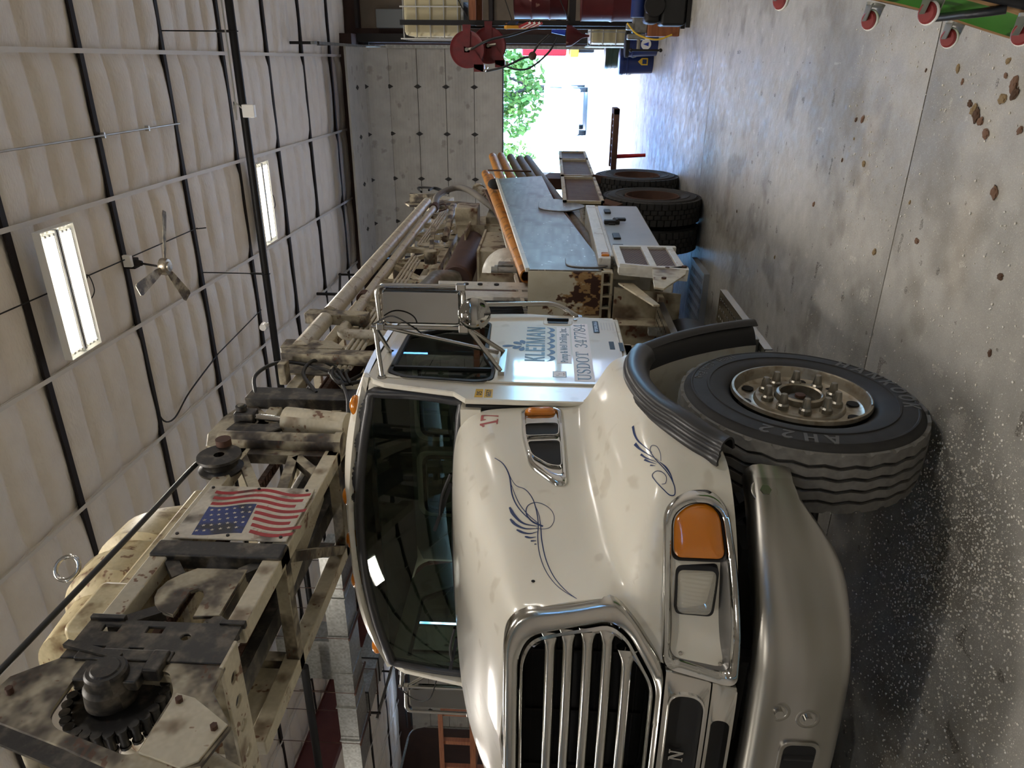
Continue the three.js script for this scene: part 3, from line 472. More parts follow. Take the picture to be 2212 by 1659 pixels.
// wheels -------------------------------------------------------------
function wheel(kind, xo, z, dir, name, label) { // xo outer face, dir +1 faces +X
  const w = sub(name, truck, label), R = 0.54, W = kind === 'front' ? 0.335 : 0.275, x = (a) => xo - dir * a; // a: inwards from outer face
  const LX = (prof, cr) => { const g = lathe(prof.map(([r, a]) => [r, -a]), 96, cr ?? 0.7).rotateZ(-Math.PI / 2); if (dir < 0) g.rotateY(Math.PI); return g.translate(xo, R, z); };
  const gd = 0.016;
  part('tire', LX([[0.30, 0.05], [0.315, 0.03], [0.345, 0.012], [0.375, 0.008], [0.40, 0.003], [0.402, -0.001], [0.412, -0.001], [0.414, 0.004], [0.45, 0.0045], [0.476, 0.007], [0.480, 0.004], [0.487, 0.005], [0.490, 0.013], [0.505, 0.024], [0.520, 0.040], [0.522, 0.046], [0.522, W - 0.046], [0.505, W - 0.03], [0.45, W - 0.008], [0.38, W - 0.008], [0.30, W - 0.04], [0.30, 0.05]]), tireM, w);
  if (kind === 'front') { // five zig-zag ribs
    const ribs = 5, edges = []; for (let k = 0; k < ribs; k++) { const s = 0.03 + (W - 0.06) / ribs; edges.push([0.033 + (W - 0.066) * k / ribs, 0.033 + (W - 0.066) * (k + 1) / ribs]); }
    edges.forEach(([a0, a1], k) => { const n = 224, pos = [], idx = []; const rad = (a) => 0.54 - 0.008 * Math.pow(Math.abs(a - W / 2) / (W / 2), 3) * 2;
      for (let i = 0; i <= n; i++) { const th = i / n * Math.PI * 2, zz = 0.0055 * (2 * Math.abs(((i / 8) % 1) * 2 - 1) - 1) , l = a0 + (k ? 0.0085 + zz : 0), r = a1 - (k < ribs - 1 ? 0.0085 - zz : 0), notch = (k === 0 && i % 8 < 2) || (k === ribs - 1 && i % 8 < 2) ? 0.011 : 0;
        for (const [a, rr_] of [[l, 0.515], [l + (k === 0 ? notch : 0), rad(l) - 0.001], [r - (k === ribs - 1 ? notch : 0), rad(r) - 0.001], [r, 0.515]]) pos.push(x(a), R + Math.sin(th) * rr_, z + Math.cos(th) * rr_); }
      for (let i = 0; i < n; i++) for (let j = 0; j < 3; j++) { const a = i * 4 + j, b = a + 1, c = a + 4, d = a + 5; dir > 0 ? idx.push(a, b, c, b, d, c) : idx.push(a, c, b, b, c, d); }
      const g = new THREE.BufferGeometry(); g.setAttribute('position', new THREE.Float32BufferAttribute(pos, 3)); g.setIndex(idx); part('tread_rib', toCreasedNormals(g.toNonIndexed(), 0.5), treadM, w); });
  } else { // drive lugs
    const gs = [], n = 44; for (let i = 0; i < n; i++) for (const [a0, a1, o] of [[0.02, 0.085, 0], [0.092, 0.135, 0.5], [0.142, 0.185, 0], [0.192, 0.257, 0.5]]) { const th = (i + o) / n * Math.PI * 2, L = 2 * Math.PI * 0.535 / n * 0.8;
      gs.push(new THREE.BoxGeometry(a1 - a0, 0.03, L).translate(0, 0.524, 0).rotateX(th).translate(x((a0 + a1) / 2), R, z)); }
    const m = part('tread_lugs', gs, tireM, w); m.userData.kind = 'stuff';
  }
  if (kind === 'inner') return w;
  if (kind === 'front') {
    part('rim', LX([[0.306, 0.02], [0.302, 0.004], [0.292, 0.002], [0.287, 0.010], [0.282, 0.035], [0.274, 0.052], [0.262, 0.060], [0.222, 0.066], [0.200, 0.060], [0.192, 0.040], [0.112, 0.036], [0.104, 0.055], [0.0, 0.06]], 0.5), rimM, w);
    for (let k = 0; k < 10; k++) { const th = (k + 0.5) / 10 * Math.PI * 2; part('hand_hole', cyl([x(0.0565), R + Math.sin(th) * 0.243, z + Math.cos(th) * 0.243], [x(0.07), R + Math.sin(th) * 0.243, z + Math.cos(th) * 0.243], 0.028, 0.028, 18), matteBlackM, w); }
    for (let k = 0; k < 10; k++) { const th = (k + 0.25) / 10 * Math.PI * 2, y = R + Math.sin(th) * 0.155, zz = z + Math.cos(th) * 0.155;
      part('lug_nut_cover', LXa([[0.0, -0.032], [0.012, -0.032], [0.0145, -0.028], [0.021, 0.012], [0.027, 0.02], [0.028, 0.042]], xo, y, zz, dir), lugM, w); }
    part('hub', [LX([[0.106, 0.05], [0.104, 0.012], [0.094, 0.006], [0.088, 0.012], [0.086, 0.06]], 0.5)], rimM, w); part('hub_cap', LX([[0.088, 0.052], [0.055, 0.050], [0.05, 0.034], [0.035, 0.030], [0.0, 0.030]], 0.5), greaseM, w); part('hub_plug', LX([[0.024, 0.032], [0.022, 0.018], [0.0, 0.016]], 0.5), rustM, w);
    part('wheel_weight', new THREE.TorusGeometry(0.297, 0.006, 6, 12, 0.5).rotateY(Math.PI / 2).rotateX(-Math.PI / 2 - 0.45).translate(x(0.004), R, z), galvM, w);
  } else part('rim', LX([[0.304, 0.03], [0.30, 0.012], [0.288, 0.012], [0.280, 0.06], [0.268, 0.15], [0.24, 0.17], [0.13, 0.175], [0.12, 0.10], [0.0, 0.095]], 0.5), kind === 'dual' ? rustM : rustM, w);
  return w;
}
const LXa = (prof, xo, y, z, dir) => { const g = lathe(prof.map(([r, a]) => [r, -a]), 12, 0.4).rotateZ(-Math.PI / 2); if (dir < 0) g.rotateY(Math.PI); return g.translate(xo, y, z); };
const XW = -1.3565;
{
  const w = wheel('front', XW, -3.03, 1, 'front_wheel', 'driver side steer wheel with ten tall lug nut covers');
  wheel('front', 2 * XC - XW, -3.03, -1, 'front_wheel', 'passenger side steer wheel');
  for (const z of [-8.30, -9.88]) { wheel('dual', XW, z, 1, 'rear_wheel'); wheel('inner', XW - 0.31, z, 1, 'inner_rear_wheel'); wheel('dual', 2 * XC - XW, z, -1, 'rear_wheel'); }
  // raised sidewall lettering
}
// bumper ------------------------------------------------------------
const bump = (X) => { const d = Math.abs(X - XC); return -1.955 - 0.10 * d * d - (d > 0.55 ? 1.35 * (d - 0.55) ** 2 : 0); };
const bumper = sub('bumper', truck, 'wide curved dull chrome bumper');
{
  const prof = [[0.585, -0.10], [0.575, -0.03], [0.585, -0.004], [0.61, 0.0], [0.70, 0.004], [0.80, 0.002], [0.83, 0.006], [0.855, 0.012], [0.885, 0.004], [0.90, -0.02], [0.903, -0.06], [0.895, -0.11]]; // [y, forward]
  const cols = []; for (let k = 0; k <= 60; k++) cols.push(-1.13 + 2.26 * k / 60);
  const G = cols.map((d) => { const e = sst(0.8, 1.13, Math.abs(d)), X = S(d), n = 0.002, nx = (bump(X + n) - bump(X - n)) / (2 * n), l = Math.hypot(1, nx); // outward normal (-nx, 1)
    return prof.map(([y, f]) => { const yy = y < 0.72 ? y + e * e * 0.16 * (0.72 - y) / 0.14 : y - e * e * 0.02; return [X - nx / l * f, yy, bump(X) + f / l]; }); });
  const sh = merge(shell(G, 0.006, true)); { const p = sh.attributes.position, uv = sh.attributes.uv; for (let i = 0; i < p.count; i++) uv.setXY(i, p.getX(i) - p.getZ(i) * 0.6, p.getY(i) + p.getZ(i) * 0.15); sh.userData.keepUV = true; }
  part('face_bar', sh, bumperM, bumper);
  // bolts in dimples, tow openings
  for (const [d, y, r] of [[0.43, 0.815, 0.018], [0.405, 0.705, 0.018], [-0.43, 0.815, 0.018], [-0.405, 0.705, 0.018], [1.075, 0.835, 0.022], [-1.075, 0.835, 0.022]]) {
    const X = S(d), n = 0.002, nx = (bump(X + n) - bump(X - n)) / (2 * n), a = Math.atan2(-nx, 1), z = bump(X) + 0.006;
    part('bolt', [new THREE.CylinderGeometry(r, r, 0.016, 6).rotateX(Math.PI / 2).translate(0, 0, 0.01), new THREE.CylinderGeometry(r * 1.5, r * 1.6, 0.008, 20).rotateX(Math.PI / 2)].map((g) => g.rotateY(a).translate(X, y, z)), stainlessM, bumper);
    part('dimple', new THREE.TorusGeometry(r * 2.1, 0.009, 8, 28).scale(1, 1, 0.7).rotateY(a).translate(X, y, z - 0.001), bumperM, bumper);
  }
  for (const s of [-1, 1]) { const X = S(s * 0.19); part('tow_opening', ext(roundRect(0.20, 0.13, 0.04, X, 0.715), 0.012).translate(0, 0, bump(X) + 0.0), matteBlackM, bumper);
    part('tow_opening_rim', new THREE.ExtrudeGeometry((() => { const o = roundRect(0.215, 0.145, 0.045, X, 0.715); o.holes.push(roundRect(0.195, 0.125, 0.038, X, 0.715)); return o; })(), { depth: 0.008, bevelEnabled: true, bevelSize: 0.003, bevelThickness: 0.003, bevelSegments: 2 }).translate(0, 0, bump(X) + 0.003), bumperM, bumper);
    part('tow_hook', [cyl([X + 0.03, 0.66, bump(X) - 0.0], [X + 0.03, 0.77, bump(X) - 0.0], 0.02, 0.02, 12)], blackIronM, bumper); }
}
// hood --------------------------------------------------------------
const FSZ = (d, Y) => { d = Math.abs(d); return -2.02 - 0.15 * (Y - 1.0) - 0.10 * d * d - 0.89 * Math.max(0, d - 0.6) ** 2; };
const zc = [-3.30, -3.05, -2.80, -2.58, -2.42, -2.30, -2.21];
const row = (d, y, zl, z0 = zc) => d.map((v, i) => [v, y[i], i < 7 ? z0[i] : zl]);
const HOOD = [
  row([0, 0, 0, 0, 0, 0, 0, 0], [2.185, 2.14, 2.08, 2.01, 1.95, 1.91, 1.875, 1.85], -2.15),
  row([.45, .44, .42, .39, .37, .35, .335, .33], [2.180, 2.135, 2.078, 2.008, 1.945, 1.898, 1.856, 1.826], -2.16),
  row([.76, .74, .69, .64, .60, .57, .54, .53], [2.158, 2.112, 2.05, 1.98, 1.918, 1.87, 1.828, 1.797], -2.17),
  row([.90, .87, .81, .75, .71, .675, .65, .64], [2.105, 2.053, 1.988, 1.92, 1.868, 1.828, 1.793, 1.765], -2.18),
  row([.965, .93, .865, .80, .755, .715, .69, .682], [1.99, 1.935, 1.88, 1.825, 1.785, 1.75, 1.72, 1.70], -2.18),
  row([.99, .955, .89, .83, .785, .755, .735, .73], [1.75, 1.70, 1.66, 1.63, 1.60, 1.58, 1.565, 1.555], -2.17),
  row([1.0, .965, .905, .85, .81, .785, .765, .75], [1.58, 1.55, 1.52, 1.49, 1.47, 1.455, 1.445, 1.435], -2.16),
  row([1.03, 1.01, .96, .905, .86, .82, .77, .70], [1.50, 1.48, 1.45, 1.42, 1.40, 1.385, 1.37, 1.355], -2.125, [-3.31, -3.05, -2.80, -2.58, -2.42, -2.29, -2.19]),
  row([1.12, 1.12, 1.09, 1.05, 1.0, .93, .80, .59], [1.44, 1.43, 1.405, 1.37, 1.34, 1.325, 1.31, 1.29], -2.10, [-3.33, -3.05, -2.80, -2.57, -2.42, -2.29, -2.175]),
  row([1.22, 1.22, 1.20, 1.165, 1.12, 1.03, .84, .53], [1.36, 1.355, 1.32, 1.27, 1.25, 1.245, 1.245, 1.24], -2.085, [-3.38, -3.06, -2.80, -2.58, -2.45, -2.33, -2.185]),
  row([1.255, 1.262, 1.25, 1.205, 1.155, 1.062, .852, .508], [1.24, 1.29, 1.23, 1.10, 1.10, 1.10, 1.10, 1.10], -2.068, [-3.42, -3.08, -2.80, -2.60, -2.475, -2.345, -2.19]),
  row([1.258, 1.266, 1.256, 1.215, 1.18, 1.068, .852, .50], [1.20, 1.255, 1.19, 1.03, 0.985, 0.972, 0.965, 0.955], -2.055, [-3.45, -3.09, -2.80, -2.58, -2.50, -2.35, -2.19]),
];
const hood = sub('hood', truck, 'cream white hood with flared fenders');
const hoodGrid = surfGrid(HOOD, 88, 56).map((r) => r.map(([d, y, z]) => [S(d), y, z]));
const hoodGeo = mergeVertices(merge(shell(hoodGrid, 0.008, true)), 1e-4);
{
  const right = merge(shell(hoodGrid, 0.008, true)), left = mirrorX(right, XC);
  // weld the two halves along the centre line so that the shading runs through
  part('hood_shell', [right, left], truckM, hood);
}
// helper: nearest hood surface point for (z, y) on the driver side
const hoodTri = new THREE.Mesh(merge(shell(hoodGrid, 0, true)), truckM); hoodTri.updateMatrixWorld();
const hoodRay = new THREE.Raycaster();
function onHood(z, y, off = 0.003) { z = Math.max(z, -3.285); hoodRay.set(V(0, y, z), V(-1, 0, 0)); const h = hoodRay.intersectObject(hoodTri)[0]; if (!h) return null; const n = h.face.normal.clone(); if (n.x < 0) n.negate(); return h.point.clone().addScaledVector(n, off); }
function onHoodN(z, y) { z = Math.max(z, -3.285); hoodRay.set(V(0, y, z), V(-1, 0, 0)); const h = hoodRay.intersectObject(hoodTri)[0]; const n = h.face.normal.clone(); if (n.x < 0) n.negate(); return n; }
// rubber wheel flares and the quarter fender behind the wheel
for (const s of [1, -1]) {
  const f = sub('wheel_flare', truck, 'black rubber wheel flare'), G = [], G2 = [];
  const arch = [[-2.505, 0.985], [-2.545, 1.01], [-2.60, 1.07], [-2.68, 1.135], [-2.78, 1.195], [-2.90, 1.24], [-3.05, 1.268], [-3.18, 1.27], [-3.32, 1.247], [-3.43, 1.205]], prof = [[0.055, -0.035], [0.06, -0.012], [0.045, 0.004], [0.05, 0.018], [0.035, 0.03], [0.038, 0.045], [0.012, 0.055], [-0.02, 0.05], [-0.045, 0.03], [-0.06, -0.01]]; // [radial out, sideways]
  const cz = -3.05, cy = 0.55;
  arch.forEach(([z, y]) => { const a = Math.atan2(y - cy, z - cz), o = y < 1.05 ? -0.03 : y < 1.1 ? -0.015 : 0; G.push(prof.map(([r, q]) => [S(s * (1.235 + q + o)), y + Math.sin(a) * r, z + Math.cos(a) * r])); });
  const Gs = surfGrid(G, 40, 30);
  part('flare', shell(Gs, 0.01, s < 0), flareM, f);
  // strip running down behind the wheel
  const q = [[-3.39, 1.235], [-3.48, 1.15], [-3.575, 1.05], [-3.68, 0.91], [-3.775, 0.75], [-3.84, 0.61], [-3.865, 0.53]];
  const H = q.map(([z, y]) => [[S(s * 1.262), y - 0.0, z + 0.02], [S(s * 1.285), y + 0.012, z - 0.0], [S(s * 1.27), y + 0.02, z - 0.02], [S(s * 1.23), y + 0.005, z + 0.0], [S(s * 1.19), y - 0.005, z + 0.01], [S(s * 1.15), y - 0.012, z + 0.018]]);
  part('quarter_fender', shell(surfGrid(H, 24, 12), 0.012, s > 0), flareM, f);
  part('splash_liner', shell(surfGrid(q.map(([z, y]) => [[S(s * 1.155), y - 0.012, z + 0.015], [S(s * 0.88), y - 0.02, z + 0.02], [S(s * 0.62), y - 0.03, z + 0.01]]), 16, 4), 0.01, s > 0), truckM, f);
}
// grille ------------------------------------------------------------
const onFront = (g, off = 0) => { // wrap a flat geometry drawn in (d, Y) with depth z around the front surface
  const p = g.attributes.position; for (let i = 0; i < p.count; i++) { const d = p.getX(i), y = p.getY(i), z = p.getZ(i); p.setXYZ(i, S(d), y, FSZ(d, y) + z + off); } g.computeVertexNormals(); return g; };
// finely split flat shape so that it can follow the curved front
function frontRing(outer, inner, prof, n = 160, both = true) { // outer / inner: closed loops [d, y] sampled alike; prof: [t 0..1 from outer to inner, height]
  const sample = (loop) => { const c = []; let L = 0, acc = [0]; const m = loop.length; for (let i = 0; i < m; i++) { const a = loop[i], b = loop[(i + 1) % m]; L += Math.hypot(a[0] - b[0], a[1] - b[1]); acc.push(L); } for (let k = 0; k < n; k++) { const t = k / n * L; let i = 0; while (acc[i + 1] < t) i++; const f = (t - acc[i]) / (acc[i + 1] - acc[i] || 1), a = loop[i], b = loop[(i + 1) % m]; c.push([a[0] + (b[0] - a[0]) * f, a[1] + (b[1] - a[1]) * f]); } return c; };
  const A = sample(outer), B = sample(inner), G = []; for (let k = 0; k <= n; k++) { const a = A[k % n], b = B[k % n]; G.push(prof.map(([t, h]) => { const d = a[0] + (b[0] - a[0]) * t, y = a[1] + (b[1] - a[1]) * t; return [S(d), y, FSZ(d, y) + h]; })); }
  return toCreasedNormals(shell(G, 0).toNonIndexed(), 0.9);
}
const sym = (half) => half.concat(half.slice().reverse().map(([d, y]) => [-d, y])); // half loop on the +d side, top to bottom
const grille = sub('grille', truck, 'chrome grille with horizontal bars');
{
  const outer = ptsOf(roundPoly(sym([[0.55, 1.835], [0.665, 1.78], [0.705, 1.60], [0.765, 1.415], [0.70, 1.34], [0.52, 1.222]]), 0.07), 6);
  const inner = ptsOf(roundPoly(sym([[0.46, 1.775], [0.565, 1.735], [0.62, 1.60], [0.68, 1.43], [0.635, 1.36], [0.43, 1.248]]), 0.06), 6);
  part('surround', frontRing(outer, inner, [[-0.04, -0.05], [-0.02, 0.0], [0.05, 0.022], [0.2, 0.028], [0.8, 0.022], [0.95, 0.014], [1, -0.01]]), chromeOldM, grille);
  const lip = ptsOf(roundPoly(sym([[0.455, 1.768], [0.555, 1.728], [0.608, 1.60], [0.667, 1.43], [0.622, 1.365], [0.42, 1.255]]), 0.055), 6);
  const inlet = ptsOf(roundPoly(sym([[0.43, 1.745], [0.525, 1.705], [0.575, 1.60], [0.62, 1.43], [0.58, 1.375], [0.40, 1.275]]), 0.05), 6);
  part('inner_surround', frontRing(lip, inlet, [[-0.01, -0.02], [0, 0.012], [0.3, 0.016], [0.8, 0.004], [1, -0.03], [1.05, -0.05]]), chromeM, grille);
  // bars between the six slots
  const ys = [1.652, 1.583, 1.508, 1.434, 1.358];
  for (const [i, y] of ys.entries()) { const w = [0.56, 0.585, 0.60, 0.61, 0.53][i] + 0.035, G = []; for (let k = 0; k <= 40; k++) { const d = -w + 2 * w * k / 40, ft = Math.max(0, (Math.abs(d) - (w - 0.085)) / 0.085), flare = 0.022 * ft * ft, pr = [[0.0, -0.05], [0.014, -0.015], [0.016, 0.004], [0.009, 0.013], [-0.002, 0.016], [-0.012, 0.010], [-0.016, -0.01], [-0.012, -0.05]]; G.push(pr.map(([dy, h]) => [S(d), y + dy * 1.45 + Math.sign(dy) * flare, FSZ(d, y) + h - 0.004])); } part('bar', shell(G, 0, true), chromeOldM, grille); }
  // dark radiator core behind
  part('radiator', [box(S(-0.62), S(0.62), 1.24, 1.76, -2.36, -2.30)], matteBlackM, grille);
  for (let k = 0; k < 9; k++) part('core_fin', box(S(-0.6), S(0.6), 1.28 + k * 0.055, 1.284 + k * 0.055, -2.30, -2.292), std0, grille);
  for (const d of [-0.32, 0.02, 0.36]) part('core_strut', box(S(d), S(d + 0.012), 1.25, 1.75, -2.30, -2.285), std0, grille);
  // lower panel with badge slot and small slot
  const lowO = ptsOf(roundPoly(sym([[0.505, 1.215], [0.47, 0.955]]), 0.012), 3);
  const slot1 = roundPoly(sym([[0.40, 1.19], [0.40, 1.07]]), 0.058), slot2 = roundPoly(sym([[0.31, 1.032], [0.31, 0.965]]), 0.032);
  const panel = (shape, t, off) => { const flat = ptsOf(shape, 10); return flat; };
  { // panel with two slots: ring pieces
    const mid = 1.048, up = ptsOf(roundPoly(sym([[0.505, 1.215], [0.485, mid]]), 0.004), 2), lo = ptsOf(roundPoly(sym([[0.483, mid - 0.004], [0.468, 0.952]]), 0.004), 2);
    part('lower_panel', [frontRing(up, ptsOf(slot1, 10), [[0, -0.03], [0.0, 0.006], [0.03, 0.012], [0.9, 0.012], [0.97, 0.016], [1, 0.008], [1.0, -0.04]]), frontRing(lo, ptsOf(slot2, 10), [[0, -0.03], [0.0, 0.006], [0.03, 0.012], [0.9, 0.012], [0.97, 0.015], [1, 0.008], [1.0, -0.04]])], chromeOldM, grille);
    part('badge_rim', frontRing(ptsOf(roundPoly(sym([[0.425, 1.2], [0.425, 1.06]]), 0.068), 10), ptsOf(slot1, 10), [[0, 0.006], [0.3, 0.02], [0.7, 0.02], [1, 0.0]]), chromeM, grille);
  }
  part('slot_mesh', [onFront(new THREE.PlaneGeometry(0.84, 0.14, 40, 4).translate(0, 1.128, 0), -0.035), onFront(new THREE.PlaneGeometry(0.66, 0.09, 30, 2).translate(0, 1.0, 0), -0.05)], meshM, grille);
  const font = await new FontLoader().loadAsync('fonts/droid/droid_serif_bold.typeface.json');
  globalFont.serif = font;
  const N = font.generateShapes('N', 0.056); part('badge_letter', onFront(new THREE.ExtrudeGeometry(N, { depth: 0.006, bevelEnabled: true, bevelSize: 0.001, bevelThickness: 0.001, bevelSegments: 1, curveSegments: 4 }).translate(0.036, 1.110, 0), -0.02), chromeOldM, grille);
}
// headlamp housings --------------------------------------------------
for (const s of [1, -1]) {
  const h = sub('headlamp', truck, 'chrome framed headlamp with amber turn signal'), fix = (g) => s > 0 ? g : mirrorX(g, XC);
  const bo = ptsOf(roundPoly([[0.517, 1.232], [0.80, 1.246], [1.05, 1.238], [1.10, 1.15], [1.105, 1.05], [1.07, 1.0], [0.90, 0.978], [0.70, 0.962], [0.475, 0.955]], 0.05), 6);
  const bi = ptsOf(roundPoly([[0.555, 1.205], [0.80, 1.215], [1.03, 1.208], [1.072, 1.14], [1.075, 1.065], [1.05, 1.025], [0.90, 1.008], [0.70, 0.993], [0.515, 0.988]], 0.04), 6);
  part('bezel', fix(frontRing(bo, bi, [[-0.02, -0.01], [0, 0.014], [0.2, 0.024], [0.6, 0.02], [0.85, 0.014], [1, -0.012]])), chromeM, h);
  // recessed silver pan behind the lens
  const pan = (() => { const n = 120; const inn = ptsOf(roundPoly([[0.60, 1.175], [0.80, 1.195], [0.90, 1.195], [0.90, 1.06], [0.70, 1.05], [0.58, 1.04]], 0.03), 6); return frontRing(bi, inn, [[0, -0.010], [0.5, -0.035], [1, -0.07]], n); })();
  part('lamp_pan', [fix(pan), fix(onFront(new THREE.PlaneGeometry(0.36, 0.16, 20, 6).translate(0.74, 1.115, 0), -0.072))], silverM, h);
  const amb = ptsOf(roundPoly([[0.912, 1.204], [1.025, 1.200], [1.064, 1.14], [1.070, 1.07], [1.045, 1.03], [0.925, 1.018]], 0.03), 6);
  const disc = (loop, prof) => frontRing(loop, loop.map(() => [loop.reduce((a, b) => a + b[0], 0) / loop.length, loop.reduce((a, b) => a + b[1], 0) / loop.length]), prof);
  part('turn_signal', fix(disc(amb, [[0, -0.012], [0.02, 0.004], [0.12, 0.012], [0.5, 0.016], [1, 0.017]])), amberM, h);
  part('signal_gasket', fix(frontRing(ptsOf(roundPoly([[0.898, 1.214], [1.032, 1.209], [1.073, 1.142], [1.078, 1.065], [1.05, 1.022], [0.912, 1.006]], 0.03), 6), amb, [[0, -0.01], [0.4, 0.004], [1, -0.006]])), blackM, h);
  const lens = ptsOf(roundPoly([[0.738, 1.19], [0.872, 1.187], [0.882, 1.048], [0.745, 1.070]], 0.022), 6);
  part('lens', fix(disc(lens, [[0, -0.05], [0.0, 0.0], [0.06, 0.008], [0.5, 0.014], [1, 0.016]])), lampGlassM, h); part('lamp_reflector', fix(disc(lens, [[0.0, -0.03], [0.3, -0.045], [1, -0.055]])), chromeM, h);
  part('lens_frame', fix(frontRing(ptsOf(roundPoly([[0.725, 1.2], [0.888, 1.197], [0.898, 1.035], [0.732, 1.058]], 0.024), 6), lens, [[0, -0.05], [0.2, -0.008], [1, -0.008]])), blackM, h);
  for (const [d, y] of [[0.57, 1.165], [0.55, 1.02]]) part('screw', fix(onFront(new THREE.CylinderGeometry(0.007, 0.007, 0.006, 10).rotateX(Math.PI / 2).translate(d, y, 0), -0.012)), stainlessM, h);
}
// chassis ------------------------------------------------------------
part('frame_rail', [box(S(-0.46), S(-0.38), 0.62, 0.90, -11.6, -2.25), box(S(0.38), S(0.46), 0.62, 0.90, -11.6, -2.25)], steelDarkM, truck);
part('front_axle', [bar([S(-0.95), 0.52, -3.03], [S(0.95), 0.52, -3.03], 0.12, 0.12), cyl([S(0.86), 0.54, -3.03], [S(1.0), 0.54, -3.03], 0.16), cyl([S(-1.0), 0.54, -3.03], [S(-0.86), 0.54, -3.03], 0.16), box(S(0.38), S(0.48), 0.52, 0.66, -3.6, -2.45), box(S(-0.48), S(-0.38), 0.52, 0.66, -3.6, -2.45)], steelDarkM, truck);
part('rear_axle', [-8.30, -9.88].flatMap((z) => [bar([S(-1.0), 0.54, z], [S(1.0), 0.54, z], 0.2, 0.2), sphere([S(0), 0.56, z], 0.28)]), steelDarkM, truck);
part('engine', [box(S(-0.34), S(0.34), 0.75, 1.7, -3.2, -2.45, 0.05), box(S(-0.55), S(0.55), 0.95, 1.3, -2.42, -2.36), box(S(-0.36), S(0.36), 0.45, 0.75, -3.0, -2.6, 0.05)], matteBlackM, truck);
part('radiator_shroud', [box(S(-0.6), S(0.6), 0.93, 1.75, -2.44, -2.37), box(S(0.46), S(0.5), 0.72, 1.0, -2.5, -2.2), box(S(-0.5), S(-0.46), 0.72, 1.0, -2.5, -2.2), box(S(-0.9), S(0.9), 0.86, 0.93, -2.46, -2.30)], matteBlackM, truck);
part('steering_link', [cyl([S(0.9), 0.50, -2.75], [S(0.2), 0.48, -2.72], 0.022), cyl([S(0.8), 0.92, -2.62], [S(0.8), 0.62, -2.9], 0.03)], blackIronM, truck);
// cab ------------------------------------------------------------
const CD = 1.03, cab = sub('cab', truck, 'white cab');
const sideOut = [[-3.29, 1.36], [-3.29, 2.10], [-3.37, 2.17], [-3.455, 2.55], [-3.50, 2.62], [-3.56, 2.66], [-4.36, 2.66], [-4.52, 2.58], [-4.63, 2.15], [-4.66, 1.80], [-4.58, 1.22], [-3.60, 1.22]];
const winOut = ptsOf(roundPoly([[-3.575, 2.555], [-4.175, 2.55], [-4.435, 2.115], [-4.42, 2.05], [-3.87, 2.03], [-3.66, 1.972], [-3.51, 1.975], [-3.475, 2.05], [-3.515, 2.46]], 0.035), 5);
const shrink = (pts, k) => { const cx = pts.reduce((a, p) => a + p[0], 0) / pts.length, cy = pts.reduce((a, p) => a + p[1], 0) / pts.length; return pts.map(([x, y]) => { const l = Math.hypot(x - cx, y - cy); return [cx + (x - cx) * (1 - k / l), cy + (y - cy) * (1 - k / l)]; }); };
const doorOut = ptsOf(roundPoly([[-3.488, 1.95], [-3.488, 1.245], [-4.545, 1.245], [-4.59, 1.52], [-4.615, 1.82], [-4.585, 2.13], [-4.45, 2.20], [-4.23, 2.615], [-3.565, 2.62], [-3.525, 2.54]], 0.05), 5);
for (const s of [1, -1]) {
  const fix = (g) => s > 0 ? g : mirrorX(g, XC), x = S(CD);
  part('side_panel', fix(plateX(sideOut, x, 0.03, [winOut], 0.006)), truckM, cab);
  const d = sub('door', truck, s > 0 ? 'driver door with blue and black company lettering' : 'passenger door');
  part('door_skin', fix(plateX(doorOut, x + 0.012, 0.016, [winOut], 0.006)), truckPanelM, d);
  part('window_seal', fix(plateX(winOut, x + 0.016, 0.03, [shrink(winOut, 0.026)])), blackM, d);
  part('window_glass', fix(plateX(shrink(winOut, 0.02), x + 0.002, 0.004)), glassM, d);
  part('vent_bar', fix(bar([x + 0.008, 1.99, -3.66], [x + 0.008, 2.55, -3.66], 0.02, 0.016)), blackM, d);
  // handle
  part('handle_cup', fix(ext(roundRect(0.11, 0.19, 0.04), 0.01, 0.004).applyMatrix4(new THREE.Matrix4().makeBasis(V(0, 0, 1), V(0, 1, 0), V(-1, 0, 0))).translate(x + 0.018, 1.62, -4.455)), truckPanelM, d);
  part('handle', [fix(ext(roundRect(0.05, 0.13, 0.012), 0.012).applyMatrix4(new THREE.Matrix4().makeBasis(V(0, 0, 1), V(0, 1, 0), V(-1, 0, 0))).translate(x + 0.022, 1.62, -4.445)), fix(bar([x + 0.026, 1.55, -4.478], [x + 0.026, 1.69, -4.478], 0.014, 0.016))], blackM, d);
  part('lock', fix(cyl([x + 0.01, 1.505, -4.51], [x + 0.02, 1.505, -4.51], 0.014, 0.013, 14)), stainlessM, d);
  // grab bar behind the door
  part('grab_bar', fix(bent([[x + 0.0, 2.28, -4.56], [x + 0.075, 2.22, -4.60], [x + 0.075, 1.62, -4.66], [x + 0.01, 1.49, -4.60]], 0.016, 0.08, 12)), stainlessM, cab);
  part('grab_bar_foot', fix(cyl([x - 0.01, 1.487, -4.60], [x + 0.012, 1.487, -4.60], 0.035, 0.03, 14)), stainlessM, cab);
}
